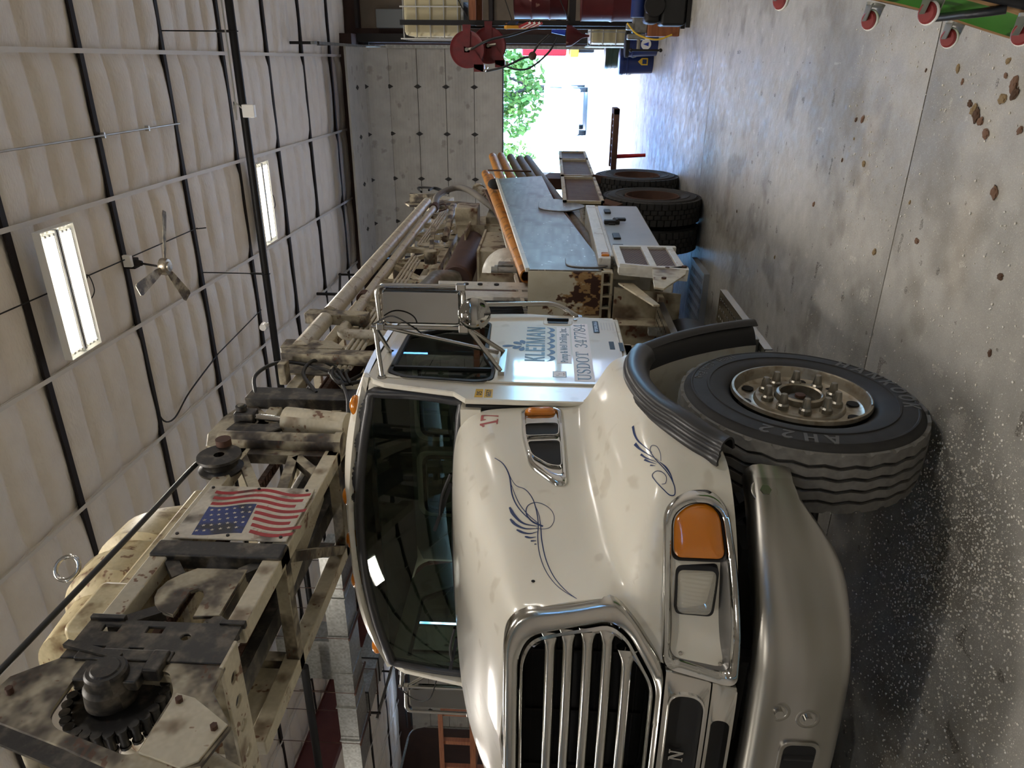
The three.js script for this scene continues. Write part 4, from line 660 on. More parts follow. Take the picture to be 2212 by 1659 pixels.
// windshield
const wsP = (d, t) => { const e = d * d, y0 = 2.125 + 0.045 * (1 - e), y1 = 2.615 + 0.125 * (1 - e); return [S(d), y0 + (y1 - y0) * t, (-3.345 - 0.05 * e - 0.03 * e * e * e) * (1 - t) + (-3.425 - 0.05 * e - 0.02 * e * e * e) * t]; };
{
  const G = []; for (let i = 0; i <= 40; i++) { const d = -0.955 + 1.91 * i / 40; G.push(Array.from({ length: 13 }, (_, j) => wsP(d, j / 12))); }
  part('windshield', shell(G, 0.005, true), glassM, cab);
  const loop = []; const D = 0.955; for (let i = 0; i <= 24; i++) loop.push(wsP(-D + 2 * D * i / 24, 0)); for (let i = 1; i < 8; i++) loop.push(wsP(D + 0.015 * Math.sin(Math.PI * i / 8), i / 8)); for (let i = 0; i <= 24; i++) loop.push(wsP(D - 2 * D * i / 24, 1)); for (let i = 1; i < 8; i++) loop.push(wsP(-D - 0.015 * Math.sin(Math.PI * i / 8), 1 - i / 8));
  const P = loop.map((p) => V(...p)); const c = new THREE.CatmullRomCurve3(P, true); part('windshield_seal', new THREE.TubeGeometry(c, 200, 0.03, 8, true).translate(0, 0, 0.0), flareM, cab);
  // pillars and roof
  for (const s of [1, -1]) { const G2 = []; for (let j = 0; j <= 12; j++) { const t = -0.05 + 1.1 * j / 12, a = wsP(s * 0.96, t); G2.push([[a[0], a[1], a[2] - 0.01], [S(s * 0.995), a[1] - 0.005, a[2] - 0.02], [S(s * 1.022), a[1] - 0.012, a[2] - 0.05], [S(s * 1.03), a[1] - 0.02, a[2] - 0.10]]); } part('pillar', shell(surfGrid(G2, 24, 8), 0.03, s > 0), truckM, cab); }
  const rp = []; for (let i = 0; i <= 24; i++) { const d = -1.032 + 2.064 * i / 24, e = Math.pow(Math.abs(d / 1.032), 3.2), top = wsP(Math.max(-0.955, Math.min(0.955, d)), 1), y = 2.655 + 0.145 * (1 - e); rp.push([[S(d), Math.min(top[1] + 0.035, y - 0.01), top[2] - 0.0 - 0.03 * e], [S(d), y - 0.012, top[2] - 0.03 - 0.05 * e], [S(d), y, top[2] - 0.1], [S(d), y + 0.012, -3.9], [S(d), y, -4.4], [S(d), y - 0.02, -4.55], [S(d), y - 0.12, -4.64]]); }
  part('roof', shell(surfGrid(rp, 48, 30), 0.03, true), truckM, cab);
  // paint peeled to black primer along the header and the pillar
  for (const [d0, d1, off] of [[0.80, 0.93, 0], [0.62, 0.74, 0], [0.38, 0.56, 0], [0.30, 0.36, 0]]) { const g = []; for (let i = 0; i <= 12; i++) { const d = d0 + (d1 - d0) * i / 12, a = wsP(d, 1), w = 0.012 + 0.022 * Math.abs(Math.sin(i * 1.7 + d0 * 30)) * Math.sin(Math.PI * i / 12); g.push([[S(d), a[1] + 0.020 + w, a[2] + 0.010], [S(d), a[1] + 0.020 - w * 0.4, a[2] + 0.014]]); } part('peeled_primer', shell(g, 0.0015, true), blackM, cab); }
  { const g = []; for (let i = 0; i <= 14; i++) { const t = 0.12 + 0.42 * i / 14, a = wsP(0.955, t), w = 0.012 + 0.02 * Math.abs(Math.sin(i * 2.1)) * Math.sin(Math.PI * i / 14); g.push([[S(0.993 - w * 0.3), a[1], a[2] - 0.012], [S(1.008 + w * 0.3), a[1], a[2] - 0.026]]); } part('peeled_primer', shell(g, 0.002, true).concat(shell(g, 0.002, false)), blackM, cab); }
  for (const d of [0.86, 0.30, 0.0, -0.30, -0.86]) { const a = wsP(d, 1), y = 2.655 + 0.145 * (1 - Math.pow(Math.abs(d / 1.032), 3.2)); part('marker_light', sphere([S(d), y + 0.008, a[2] - 0.055], 0.05, 1.25, 0.75, 1), amberM, cab); }
}
// back wall with two windows, floor, dash, seats, wheel
{
  const zb = -4.60, wr = (x0, x1) => ptsOf(roundPoly([[x0, 2.0], [x1, 2.0], [x1, 2.58], [x0, 2.58]], 0.08), 5), hole = [wr(-3.16, -2.66), wr(-2.50, -1.90)];
  part('back_wall', plateZ([[S(-1.02), 1.25], [S(1.02), 1.25], [S(1.02), 2.66], [S(-1.02), 2.66]], zb, 0.03, hole), truckM, cab);
  for (const h of hole) { part('back_window_seal', plateZ(h, zb + 0.012, 0.05, [shrink(h, 0.03)]), blackM, cab); part('back_window', plateZ(shrink(h, 0.025), zb - 0.01, 0.004), glassM, cab); }
  part('back_trim', [plateZ([[S(-1.0), 1.3], [S(1.0), 1.3], [S(1.0), 2.68], [S(-1.0), 2.68]], zb + 0.004, 0.003, hole.map((h) => shrink(h, -0.05)))], cabInM, cab);
  part('cab_floor', box(S(-1.0), S(1.0), 1.22, 1.28, -4.6, -3.35), cabDarkM, cab);
  part('firewall', box(S(-0.98), S(0.98), 1.25, 2.10, -3.36, -3.32), cabDarkM, cab);
  part('dashboard', [box(S(-0.96), S(0.96), 1.85, 2.10, -3.66, -3.36, 0.04), box(S(0.2), S(0.85), 2.02, 2.14, -3.72, -3.45, 0.03)], cabDarkM, cab);
  part('headliner', box(S(-0.95), S(0.95), 2.645, 2.655, -4.55, -3.55), cabDarkM, cab);
  const wheelM = new THREE.Matrix4().makeRotationX(-0.95).setPosition(S(0.52), 2.15, -3.83);
  part('steering_wheel', [new THREE.TorusGeometry(0.225, 0.017, 10, 48).applyMatrix4(wheelM), ...[0, 2.1, 4.2].map((a) => bar([0, 0, 0], [0.22 * Math.cos(a), 0.22 * Math.sin(a), 0], 0.05, 0.014).applyMatrix4(wheelM)), new THREE.CylinderGeometry(0.06, 0.07, 0.06, 20).rotateX(Math.PI / 2).applyMatrix4(wheelM), cyl([S(0.52), 2.13, -3.82], [S(0.52), 1.85, -3.6], 0.04)], cabDarkM, cab);
  for (const d of [0.52, -0.52]) part('seat', [box(S(d - 0.25), S(d + 0.25), 1.62, 1.78, -4.4, -3.9, 0.05), bar([S(d), 1.75, -4.38], [S(d), 2.35, -4.5], 0.48, 0.12, [0, 0, 1], 0.05), box(S(d - 0.2), S(d + 0.2), 1.28, 1.62, -4.35, -4.0)], cabDarkM, cab);
  part('cowl', [box(S(-0.97), S(0.97), 2.02, 2.125, -3.40, -3.29)], truckM, cab);
}
// wipers
for (const [d0, d1] of [[0.58, 0.30], [-0.48, -0.80]]) { const a = wsP(d0, 0.0), b = wsP(d1, 0.16), c = wsP(d1 + 0.2, 0.02), e = wsP(d1 - 0.12, 0.22); part('wiper', [tube([[a[0], a[1] + 0.03, a[2] + 0.06], [(a[0] + b[0]) / 2, (a[1] + b[1]) / 2 + 0.03, (a[2] + b[2]) / 2 + 0.06], [b[0], b[1], b[2] + 0.035]], 0.01, 16, 6), bar([c[0], c[1] + 0.02, c[2] + 0.02], [e[0], e[1], e[2] + 0.02], 0.012, 0.02)], blackM, truck); }
// mirrors
for (const s of [1, -1]) {
  const fix = (g) => s > 0 ? g : mirrorX(g, XC), mz = -3.6, m = sub('mirror', truck, 'polished west coast mirror on tubular arms'), x0 = -1.29, x1 = -1.10, y0 = 2.15, y1 = 2.57;
  part('mirror_back', fix(ext(roundRect(x1 - x0, y1 - y0, 0.03, (x0 + x1) / 2, (y0 + y1) / 2), 0.045, 0.012).translate(0, 0, mz - 0.05)), mirrorM, m);
  part('mirror_glass', fix(ext(roundRect(x1 - x0 - 0.02, y1 - y0 - 0.02, 0.025, (x0 + x1) / 2, (y0 + y1) / 2), 0.003).translate(0, 0, mz - 0.054)), mirrorM, m);
  part('mirror_hoop', fix(bent([[x0 - 0.02, y1 + 0.01, mz], [x1 + 0.025, y1 + 0.02, mz], [x1 + 0.025, y0 - 0.02, mz], [x0 - 0.02, y0 - 0.01, mz]], 0.012, 0.05, 10)), stainlessM, m);
  part('mirror_post', fix(cyl([x0 - 0.015, y0 - 0.06, mz], [x0 - 0.015, y1 + 0.06, mz], 0.012, 0.012, 10)), stainlessM, m);
  part('mirror_clamp', [fix(box(x0 - 0.03, x0 + 0.01, y1 - 0.01, y1 + 0.03, mz - 0.02, mz + 0.02, 0.006)), fix(box(x1 + 0.005, x1 + 0.04, y0 - 0.03, y0 + 0.02, mz - 0.02, mz + 0.02, 0.006)), fix(box(x0 - 0.035, x0 + 0.01, y0 - 0.04, y0 + 0.01, mz - 0.02, mz + 0.02, 0.006))], stainlessM, m);
  part('spot_mirror', fix(lathe([[0, 0.03], [0.05, 0.022], [0.08, 0.004], [0.086, -0.004], [0.083, -0.012], [0.0, -0.012]], 32, 0.9).rotateX(Math.PI / 2).rotateY(0.15).translate(-1.215, 2.075, mz + 0.02)), mirrorM, m);
  part('spot_mirror_bolt', fix(cyl([-1.205, 2.115, mz + 0.04], [-1.205, 2.115, mz + 0.075], 0.014, 0.012, 10)), stainlessM, m);
  const f1 = [S(CD), 2.575, -3.53], f2 = [S(CD), 2.60, -3.89], f3 = [S(CD) + 0.03, 1.94, -3.88], f4 = [S(CD) + 0.03, 1.94, -3.60], u = [x0 - 0.015, y1 + 0.04, mz], l = [x0 - 0.015, y0 - 0.04, mz];
  part('mirror_arm', [fix(bent([u, [x0 - 0.10, 2.60, mz + 0.02], f1], 0.013, 0.05, 10)), fix(cyl(u, f2, 0.012, 0.012, 10)), fix(cyl(l, f3, 0.013, 0.013, 10)), fix(cyl(l, f4, 0.013, 0.013, 10)), fix(cyl([u[0], u[1] - 0.04, u[2] - 0.005], [f3[0], f3[1] + 0.03, f3[2] + 0.02], 0.012, 0.012, 10))], stainlessM, m);
  part('arm_foot', [fix(cyl([f1[0] - 0.01, f1[1], f1[2]], [f1[0] + 0.012, f1[1], f1[2]], 0.03, 0.02, 14)), fix(cyl([f2[0] - 0.01, f2[1], f2[2]], [f2[0] + 0.012, f2[1], f2[2]], 0.028, 0.02, 14)), fix(bar([S(CD) + 0.02, 1.935, -3.91], [S(CD) + 0.02, 1.935, -3.57], 0.03, 0.035))], stainlessM, m);
  part('heater_wire', fix(tube([[x0 + 0.0, y1 + 0.05, mz + 0.01], [x0 + 0.06, y1 - 0.06, mz + 0.04], [x0 + 0.02, y1 - 0.16, mz + 0.06], [x0 - 0.06, y1 - 0.2, mz - 0.04]], 0.004, 30, 6)), blackM, m);
}
// hood side vent
for (const s of [1, -1]) {
  const v = sub('hood_vent', truck, 'chrome hood vent with amber marker'), fix = (g) => s > 0 ? g : mirrorX(g, XC);
  const on = (loopZY, inn, prof, n = 80) => { const A = loopZY, G = []; const rs = (loop) => { const L = []; let tot = 0; const acc = [0], m = loop.length; for (let i = 0; i < m; i++) { tot += Math.hypot(loop[i][0] - loop[(i + 1) % m][0], loop[i][1] - loop[(i + 1) % m][1]); acc.push(tot); } for (let k = 0; k < n; k++) { const t = k / n * tot; let i = 0; while (acc[i + 1] < t) i++; const f = (t - acc[i]) / (acc[i + 1] - acc[i] || 1), a = loop[i], b = loop[(i + 1) % m]; L.push([a[0] + (b[0] - a[0]) * f, a[1] + (b[1] - a[1]) * f]); } return L; };
    const a = rs(A), b = rs(inn); for (let k = 0; k <= n; k++) { const p = a[k % n], q = b[k % n]; G.push(prof.map(([t, h]) => { const z = p[0] + (q[0] - p[0]) * t, y = p[1] + (q[1] - p[1]) * t, c = onHood(z, y, h); return [c.x, c.y, c.z]; })); } return toCreasedNormals(shell(G, 0, true).toNonIndexed(), 1.0); };
  const out = ptsOf(roundPoly([[-3.275, 1.815], [-3.285, 1.61], [-2.74, 1.585], [-2.74, 1.64], [-2.86, 1.76], [-3.05, 1.80]], 0.04), 5), holes = [[[-3.13, 1.785], [-3.13, 1.63], [-3.045, 1.63], [-3.045, 1.78]], [[-3.0, 1.77], [-3.0, 1.622], [-2.845, 1.615], [-2.855, 1.665], [-2.92, 1.745]]].map((h) => ptsOf(roundPoly(h, 0.02), 4));
  const inn = ptsOf(roundPoly([[-3.245, 1.79], [-3.25, 1.635], [-2.80, 1.608], [-2.81, 1.645], [-2.89, 1.74], [-3.05, 1.775]], 0.03), 5);
  part('vent_frame', fix(on(out, inn, [[-0.02, -0.004], [0, 0.010], [0.3, 0.022], [0.8, 0.022], [1, 0.008]])), chromeM, v);
  const cx = (l) => l.map(() => [l.reduce((a, b) => a + b[0], 0) / l.length, l.reduce((a, b) => a + b[1], 0) / l.length]);
  part('vent_plate', fix(on(inn, cx(inn), [[-0.02, 0.007], [0.5, 0.008], [1, 0.008]])), chromeM, v);
  for (const h of holes) { part('vent_mesh', fix(on(h, cx(h), [[0, 0.0125], [1, 0.0125]])), meshM, v); part('vent_lip', fix(on(shrink(h, -0.012), h, [[0, 0.009], [0.4, 0.022], [0.8, 0.022], [1, 0.010]])), chromeM, v); }
  const am = ptsOf(roundPoly([[-3.265, 1.795], [-3.265, 1.64], [-3.215, 1.638], [-3.215, 1.795]], 0.025), 5); part('side_marker', fix(on(am, cx(am), [[0, 0.008], [0.05, 0.022], [0.3, 0.032], [1, 0.034]])), amberM, v);
}
// mast ---------------------------------------------------------------
const mast = sub('mast', truck, 'grimy cream lattice mast lying over the cab'), crown = sub('mast_crown', truck, 'greasy crown plates with chain sprocket');
const MR = -2.215, ML = -2.99, MB = 2.95, MT = 3.60;
const mp = (n, g, m = mastM, l) => part(n, g, m, mast, l), cp = (n, g, m = mastDirtyM, l) => part(n, g, m, crown, l);
{
  const c = 0.09;
  for (const x of [MR - c / 2, ML + c / 2]) for (const y of [MB + c / 2, MT - c / 2]) mp('chord', bar([x, y, -2.32], [x, y, -12.2], c, c, null, 0.008), mastM);
  // near bays are uneven, further back they repeat
  const posts = [-2.86, -3.82, -4.62, -5.4, -6.15, -6.9, -7.65, -8.4, -9.15, -9.9, -10.65, -11.4, -12.15];
  posts.forEach((z, i) => { for (const x of [MR - 0.04, ML + 0.04]) mp('post', bar([x, MB, z], [x, MT, z], 0.07, 0.07, null, 0.006), i < 3 ? mastDirtyM : mastM);
    mp('cross_member', bar([ML, MB + 0.035, z], [MR, MB + 0.035, z], 0.07, 0.07, null, 0.006), i < 3 ? mastDirtyM : mastM); mp('cross_member', bar([ML, MT - 0.035, z], [MR, MT - 0.035, z], 0.06, 0.06), mastM); });
  for (let i = 0; i < posts.length - 1; i++) { const a = posts[i], b = posts[i + 1], f = i % 2;
    for (const x of [MR - 0.04, ML + 0.04]) { if (i === 0) continue; mp('diagonal', bar([x, f ? MT - 0.06 : MB + 0.06, a - 0.02], [x, f ? MB + 0.06 : MT - 0.06, b + 0.02], 0.05, 0.05), mastM); }
    mp('bottom_diagonal', bar([f ? ML + 0.05 : MR - 0.05, MB + 0.03, a], [f ? MR - 0.05 : ML + 0.05, MB + 0.03, b], 0.055, 0.05), i < 3 ? mastDirtyM : mastM);
    if (i > 3) mp('gusset', plateX([[a - 0.04, MB + 0.05], [a - 0.18, MB + 0.05], [a - 0.15, MB + 0.14], [a - 0.05, MB + 0.17]], MR + 0.004, 0.012), cleanWhiteM); }
  // first bay: four short diagonals meet the bent bracket plate
  const U = [[-2.66, 3.39], [-2.71, 3.33], [-2.715, 3.09], [-2.40, 3.09], [-2.385, 3.205], [-2.52, 3.215], [-2.555, 3.235], [-2.565, 3.262], [-2.545, 3.288], [-2.39, 3.295], [-2.40, 3.335], [-2.42, 3.375], [-2.455, 3.41], [-2.50, 3.435], [-2.55, 3.445], [-2.61, 3.43]];
  mp('bracket_plate', plateX(U, MR - 0.01, 0.02, [], 0.004), mastDirtyM);
  mp('bracket_web', [plateX([[-2.70, 3.09], [-2.40, 3.09], [-2.40, 3.20], [-2.70, 3.20]], MR - 0.10, 0.012), box(MR - 0.1, MR - 0.03, 3.09, 3.105, -2.7, -2.4)], mastDirtyM);
  for (const [a, b] of [[[-2.82, 3.53], [-2.66, 3.40]], [[-2.82, 2.99], [-2.70, 3.12]], [[-2.32, 3.55], [-2.44, 3.36]], [[-2.30, 2.99], [-2.39, 3.12]]]) mp('short_diagonal', bar([MR - 0.04, a[1], a[0]], [MR - 0.04, b[1], b[0]], 0.05, 0.06), greaseM);
  mp('grease_post', bar([MR - 0.03, MB, -2.83], [MR - 0.03, MT, -2.83], 0.09, 0.12, [0, 0, 1], 0.012), greaseM);
  for (const [a, b] of [[[-3.76, 3.53], [-3.38, 3.30]], [[-3.78, 3.22], [-3.40, 3.16]], [[-3.78, 3.20], [-3.58, 3.01]]]) mp('diagonal', bar([MR - 0.03, a[1], a[0]], [MR - 0.03, b[1], b[0]], 0.05, 0.06), mastDirtyM);
  // pale plates boxing the belly behind the crown
  mp('belly_plate', [plateX([[-2.30, MB + 0.1], [-2.85, MB + 0.1], [-2.85, MT - 0.06], [-2.30, MT - 0.06]], ML + 0.02, 0.01), plateY([[ML + 0.3, -2.9], [MR - 0.1, -2.9], [MR - 0.1, -3.72], [ML + 0.5, -3.72]], MB + 0.10, 0.012)], mastM);
  mp('belly_channel', [bar([S(-0.05), MB + 0.12, -2.3], [S(-0.05), MB + 0.12, -4.6], 0.12, 0.06), bar([S(0.2), MB + 0.2, -2.3], [S(0.2), MB + 0.2, -4.6], 0.05, 0.05)], greaseM);
  // drill pipe and feed chains inside
  mp('inner_pipe', cyl([S(-0.12), 3.32, -2.35], [S(-0.12), 3.32, -11.5], 0.085, 0.085, 20), pipeM); mp('inner_pipe', cyl([S(0.12), 3.22, -2.35], [S(0.12), 3.22, -11.5], 0.05, 0.05, 16), pipeM);
  for (const [x, y] of [[S(0.2), 3.42], [S(-0.02), 3.12]]) { const gs = []; for (let z = -2.2; z > -9; z -= 0.045) { gs.push(cyl([x - 0.03, y, z], [x + 0.03, y, z], 0.014, 0.014, 6)); gs.push(box(x - 0.034, x - 0.026, y - 0.016, y + 0.016, z - 0.03, z + 0.01), box(x + 0.026, x + 0.034, y - 0.016, y + 0.016, z - 0.03, z + 0.01)); } mp('feed_chain', gs, rustM).userData.kind = 'stuff'; }
  mp('void_shade_sheet', [plateX([[-4.7, MB + 0.1], [-11.8, MB + 0.1], [-11.8, MT - 0.1], [-4.7, MT - 0.1]], ML + 0.13, 0.012), plateY([[ML + 0.12, -4.7], [MR - 0.2, -4.7], [MR - 0.2, -11.8], [ML + 0.12, -11.8]], MT - 0.1, 0.012)], rustM);  // rust-dark sheets added so the gaps in the lattice look shaded
  // line-feed gear standing on the near side: tube, hydraulic cylinder, dark channel
  mp('lift_tube', [cyl([MR + 0.02, 2.96, -3.90], [MR + 0.02, 3.72, -3.90], 0.062, 0.062, 20), cyl([MR + 0.02, 2.94, -3.90], [MR + 0.02, 2.985, -3.90], 0.075, 0.075, 20)], mastDirtyM);
  mp('lift_cylinder', [cyl([MR + 0.06, 2.95, -4.06], [MR + 0.06, 3.37, -4.12], 0.088, 0.088, 24), cyl([MR + 0.06, 3.365, -4.12], [MR + 0.06, 3.385, -4.122], 0.08, 0.06, 24)], mastM);
  mp('piston_rod', cyl([MR + 0.06, 3.38, -4.12], [MR + 0.06, 3.62, -4.155], 0.024, 0.024, 14), chromeM);
  mp('rod_clevis', [box(MR + 0.02, MR + 0.10, 3.58, 3.72, -4.21, -4.11, 0.015), cyl([MR + 0.0, 3.68, -4.17], [MR + 0.13, 3.68, -4.17], 0.035, 0.035, 14)], greaseM);
  mp('clevis_pin', cyl([MR + 0.125, 3.68, -4.17], [MR + 0.14, 3.68, -4.17], 0.022, 0.022, 12), lugM);
  mp('guide_channel', [bar([MR + 0.02, 2.98, -4.53], [MR + 0.02, 3.77, -4.52], 0.09, 0.19, [0, 0, 1], 0.01)], greaseM);
  mp('curved_arm', plateX([[-4.45, 3.70], [-4.42, 3.82], [-4.25, 3.86], [-4.02, 3.86], [-3.86, 3.80], [-3.80, 3.68], [-3.88, 3.60], [-4.0, 3.62], [-4.06, 3.55], [-4.2, 3.50], [-4.3, 3.55]], MR + 0.0, 0.05, [], 0.008), mastDirtyM);
  mp('hook_plate', plateX([[-4.10, 3.70], [-4.0, 3.72], [-3.95, 3.55], [-3.98, 3.42], [-4.05, 3.36], [-4.12, 3.37], [-4.08, 3.5]], MR + 0.05, 0.03, [], 0.006), greaseM);
  // rope sheave
  mp('rope_sheave', latheX([[0.03, -0.05], [0.125, -0.05], [0.128, -0.035], [0.10, -0.015], [0.10, 0.015], [0.128, 0.035], [0.125, 0.05], [0.03, 0.05]], [MR + 0.03, 3.60, -3.62], 40), greaseM);
  mp('sheave_pin', [cyl([MR - 0.05, 3.62, -3.74], [MR + 0.12, 3.62, -3.74], 0.045, 0.045, 18)], rustM);
  mp('wire_rope', tube([[MR + 0.03, 3.72, -3.62], [MR + 0.03, 3.735, -3.5], [MR + 0.03, 3.75, -2.9], [MR + 0.03, 3.79, -1.95]], 0.014, 40, 8), hoseM);
  // hoses
  mp('hose', tube([[MR + 0.05, 3.72, -4.5], [MR + 0.1, 3.8, -4.75], [MR + 0.12, 3.66, -4.95], [MR + 0.1, 3.3, -4.85], [MR + 0.08, 3.15, -4.7], [MR + 0.05, 3.04, -4.95]], 0.014, 50, 8), hoseM);
  mp('hose', tube([[MR + 0.06, 3.3, -4.55], [MR + 0.12, 3.45, -4.75], [MR + 0.14, 3.42, -4.95], [MR + 0.1, 3.25, -4.9], [MR + 0.1, 3.12, -4.6], [MR + 0.12, 3.02, -4.35], [MR + 0.08, 2.98, -4.2]], 0.014, 50, 8), hoseM);
  mp('hose', tube([[MR + 0.1, 3.27, -4.9], [MR + 0.12, 3.22, -4.7], [MR + 0.1, 3.12, -4.62], [MR + 0.06, 3.0, -4.8], [MR, 2.97, -5.0]], 0.014, 40, 8), hoseM);
  // cradles that carry the long side pipe
  const X2 = -2.05;
  mp('pipe_cradle', [plateX([[-5.24, 3.73], [-5.22, 3.36], [-5.10, 3.24], [-5.06, 3.24], [-5.06, 3.72]], X2 + 0.03, 0.02), plateX([[-5.06, 3.72], [-5.04, 2.96], [-4.92, 2.94], [-4.96, 3.68]], X2 + 0.03, 0.08, [], 0.006), plateX([[-5.24, 3.73], [-5.22, 3.36], [-5.10, 3.24], [-4.94, 3.24], [-4.96, 3.68]], X2 - 0.14, 0.012), box(X2 - 0.16, X2 + 0.02, 2.95, 3.05, -5.05, -4.93), box(X2 - 0.17, X2 + 0.0, 3.60, 3.66, -4.90, -4.80, 0.01)], mastDirtyM);
  mp('pipe_cradle', [bar([X2 + 0.0, 3.22, -5.84], [X2 + 0.0, 3.77, -5.88], 0.1, 0.13, [0, 0, 1], 0.012), box(X2 - 0.18, X2, 3.24, 3.30, -5.92, -5.80)], mastDirtyM);
  for (const y of [3.55, 3.72]) mp('cradle_bolt', cyl([X2 - 0.03, y, -5.98], [X2 - 0.03, y, -5.93], 0.012, 0.012, 8), steelDarkM);
  mp('side_pipe', [cyl([X2, 3.585, -5.12], [X2, 3.585, -5.8], 0.066, 0.066, 24), cyl([X2, 3.585, -5.95], [X2, 3.585, -11.4], 0.072, 0.072, 24)], pipeM);
  mp('stand_pipe', bent([[X2 - 0.05, 2.98, -5.56], [X2 - 0.05, 3.40, -5.58], [X2 - 0.05, 3.44, -7.2], [X2 - 0.05, 3.45, -11.3]], 0.05, 0.11, 14), pipeM); mp('pipe_union', [cyl([X2 - 0.05, 3.45, -6.55], [X2 - 0.05, 3.45, -6.68], 0.058, 0.058, 16), cyl([X2 - 0.05, 3.45, -11.15], [X2 - 0.05, 3.45, -11.35], 0.068, 0.068, 16)], rustM);
  for (let k = 0; k < 4; k++) { const y = 3.275 - 0.04 * k; mp('hydraulic_line', [cyl([X2 - 0.07 - 0.004 * k, y, -4.9 - 0.02 * k], [X2 - 0.07, y, -8.4 + 0.1 * k], 0.0135, 0.0135, 8), cyl([X2 - 0.07, y, -4.86 - 0.02 * k], [X2 - 0.07, y, -4.98], 0.02, 0.02, 8)], pipeM);
    mp('hydraulic_line', bent([[X2 - 0.07, 2.98 + 0.015 * k, -8.85 - 0.02 * k], [X2 - 0.07, 3.31 - 0.035 * k, -8.85 - 0.06 * k], [X2 - 0.07, 3.31 - 0.035 * k, -11.2]], 0.0135, 0.05, 8), pipeM);
    mp('hose', tube([[X2 - 0.07, y, -4.88], [X2 - 0.05, y - 0.01, -4.78], [X2 - 0.06, y - 0.08, -4.72 + 0.03 * k], [X2 - 0.1, 3.1, -4.72]], 0.012, 20, 6), hoseM); }
  mp('pump_arm', [bar([X2, 3.02, -8.1], [X2, 3.22, -9.6], 0.07, 0.05), cyl([X2 - 0.08, 3.02, -8.05], [X2 + 0.06, 3.02, -8.05], 0.075, 0.075, 20), cyl([X2 - 0.02, 2.98, -9.0], [X2 - 0.02, 3.16, -11.3], 0.045, 0.05, 16)], mastDirtyM);
  // rotary head and pivot at the rear
  mp('rear_plate', [plateX([[-11.85, 2.95], [-12.2, 2.95], [-12.35, 3.3], [-12.35, 4.02], [-12.1, 4.08], [-11.85, 3.95]], MR + 0.03, 0.03, [], 0.006), box(ML, MR, 3.55, 3.62, -12.3, -11.8), bar([MR + 0.1, 3.50, -12.1], [MR + 0.1, 3.98, -12.1], 0.16, 0.1, [0, 0, 1])], mastDirtyM);
  mp('head_guard', plateX([[-12.4, 3.55], [-12.55, 3.95], [-12.9, 4.1], [-13.1, 4.08], [-13.0, 3.6], [-12.9, 3.35], [-12.6, 3.4]], MR + 0.0, 0.18, [], 0.01), mastM);
  mp('head_hose', [tube([[MR + 0.05, 3.95, -13.05], [MR + 0.05, 4.08, -13.5], [MR + 0.08, 3.8, -13.3], [MR + 0.08, 3.45, -12.8]], 0.02, 30, 8), tube([[MR + 0.1, 3.8, -12.95], [MR + 0.1, 3.72, -13.2], [MR + 0.1, 3.42, -12.7]], 0.02, 20, 8)], hoseM);
  mp('mud_hose', tube([[X2 - 0.05, 3.45, -11.3], [-2.05, 3.50, -11.8], [-2.02, 3.44, -12.2], [-1.98, 3.25, -12.4], [-1.96, 3.02, -12.1], [-1.96, 2.76, -11.4], [-1.98, 2.44, -10.5]], 0.05, 60, 12), greyHoseM);
  mp('safety_chain', tube([[X2, 3.36, -11.2], [X2 + 0.03, 3.27, -11.1], [X2, 3.22, -10.9], [X2, 3.3, -10.7]], 0.012, 20, 5), rustM);
  // cast gear case lying on top of the mast
  const gc = [-2.62, 3.84, 0], gz = (z) => z;
  part('gear_case', [latheZ([[0.0, -3.62], [0.12, -3.62], [0.16, -3.56], [0.24, -3.42], [0.29, -3.30], [0.30, -3.10], [0.26, -3.08], [0.26, -2.96], [0.30, -2.95], [0.29, -2.80], [0.22, -2.70], [0.20, -2.45], [0.0, -2.42]], gc, 36, 0.5), box(-2.9, -2.3, 3.56, 3.72, -3.5, -2.4, 0.02), box(-2.42, -2.24, 3.58, 3.75, -2.62, -2.3, 0.03)], yellowCaseM, mast);
  for (let k = 0; k < 10; k++) { const a = k / 10 * 6.283; part('case_bolt', cyl([gc[0] + 0.275 * Math.cos(a), gc[1] + 0.275 * Math.sin(a), -2.94], [gc[0] + 0.275 * Math.cos(a), gc[1] + 0.275 * Math.sin(a), -2.92], 0.022, 0.022, 6), rustM, mast); }
  part('lifting_eye', new THREE.TorusGeometry(0.06, 0.012, 8, 20).rotateY(0.8).translate(-2.4, 4.12, -2.88), stainlessM, mast);
}
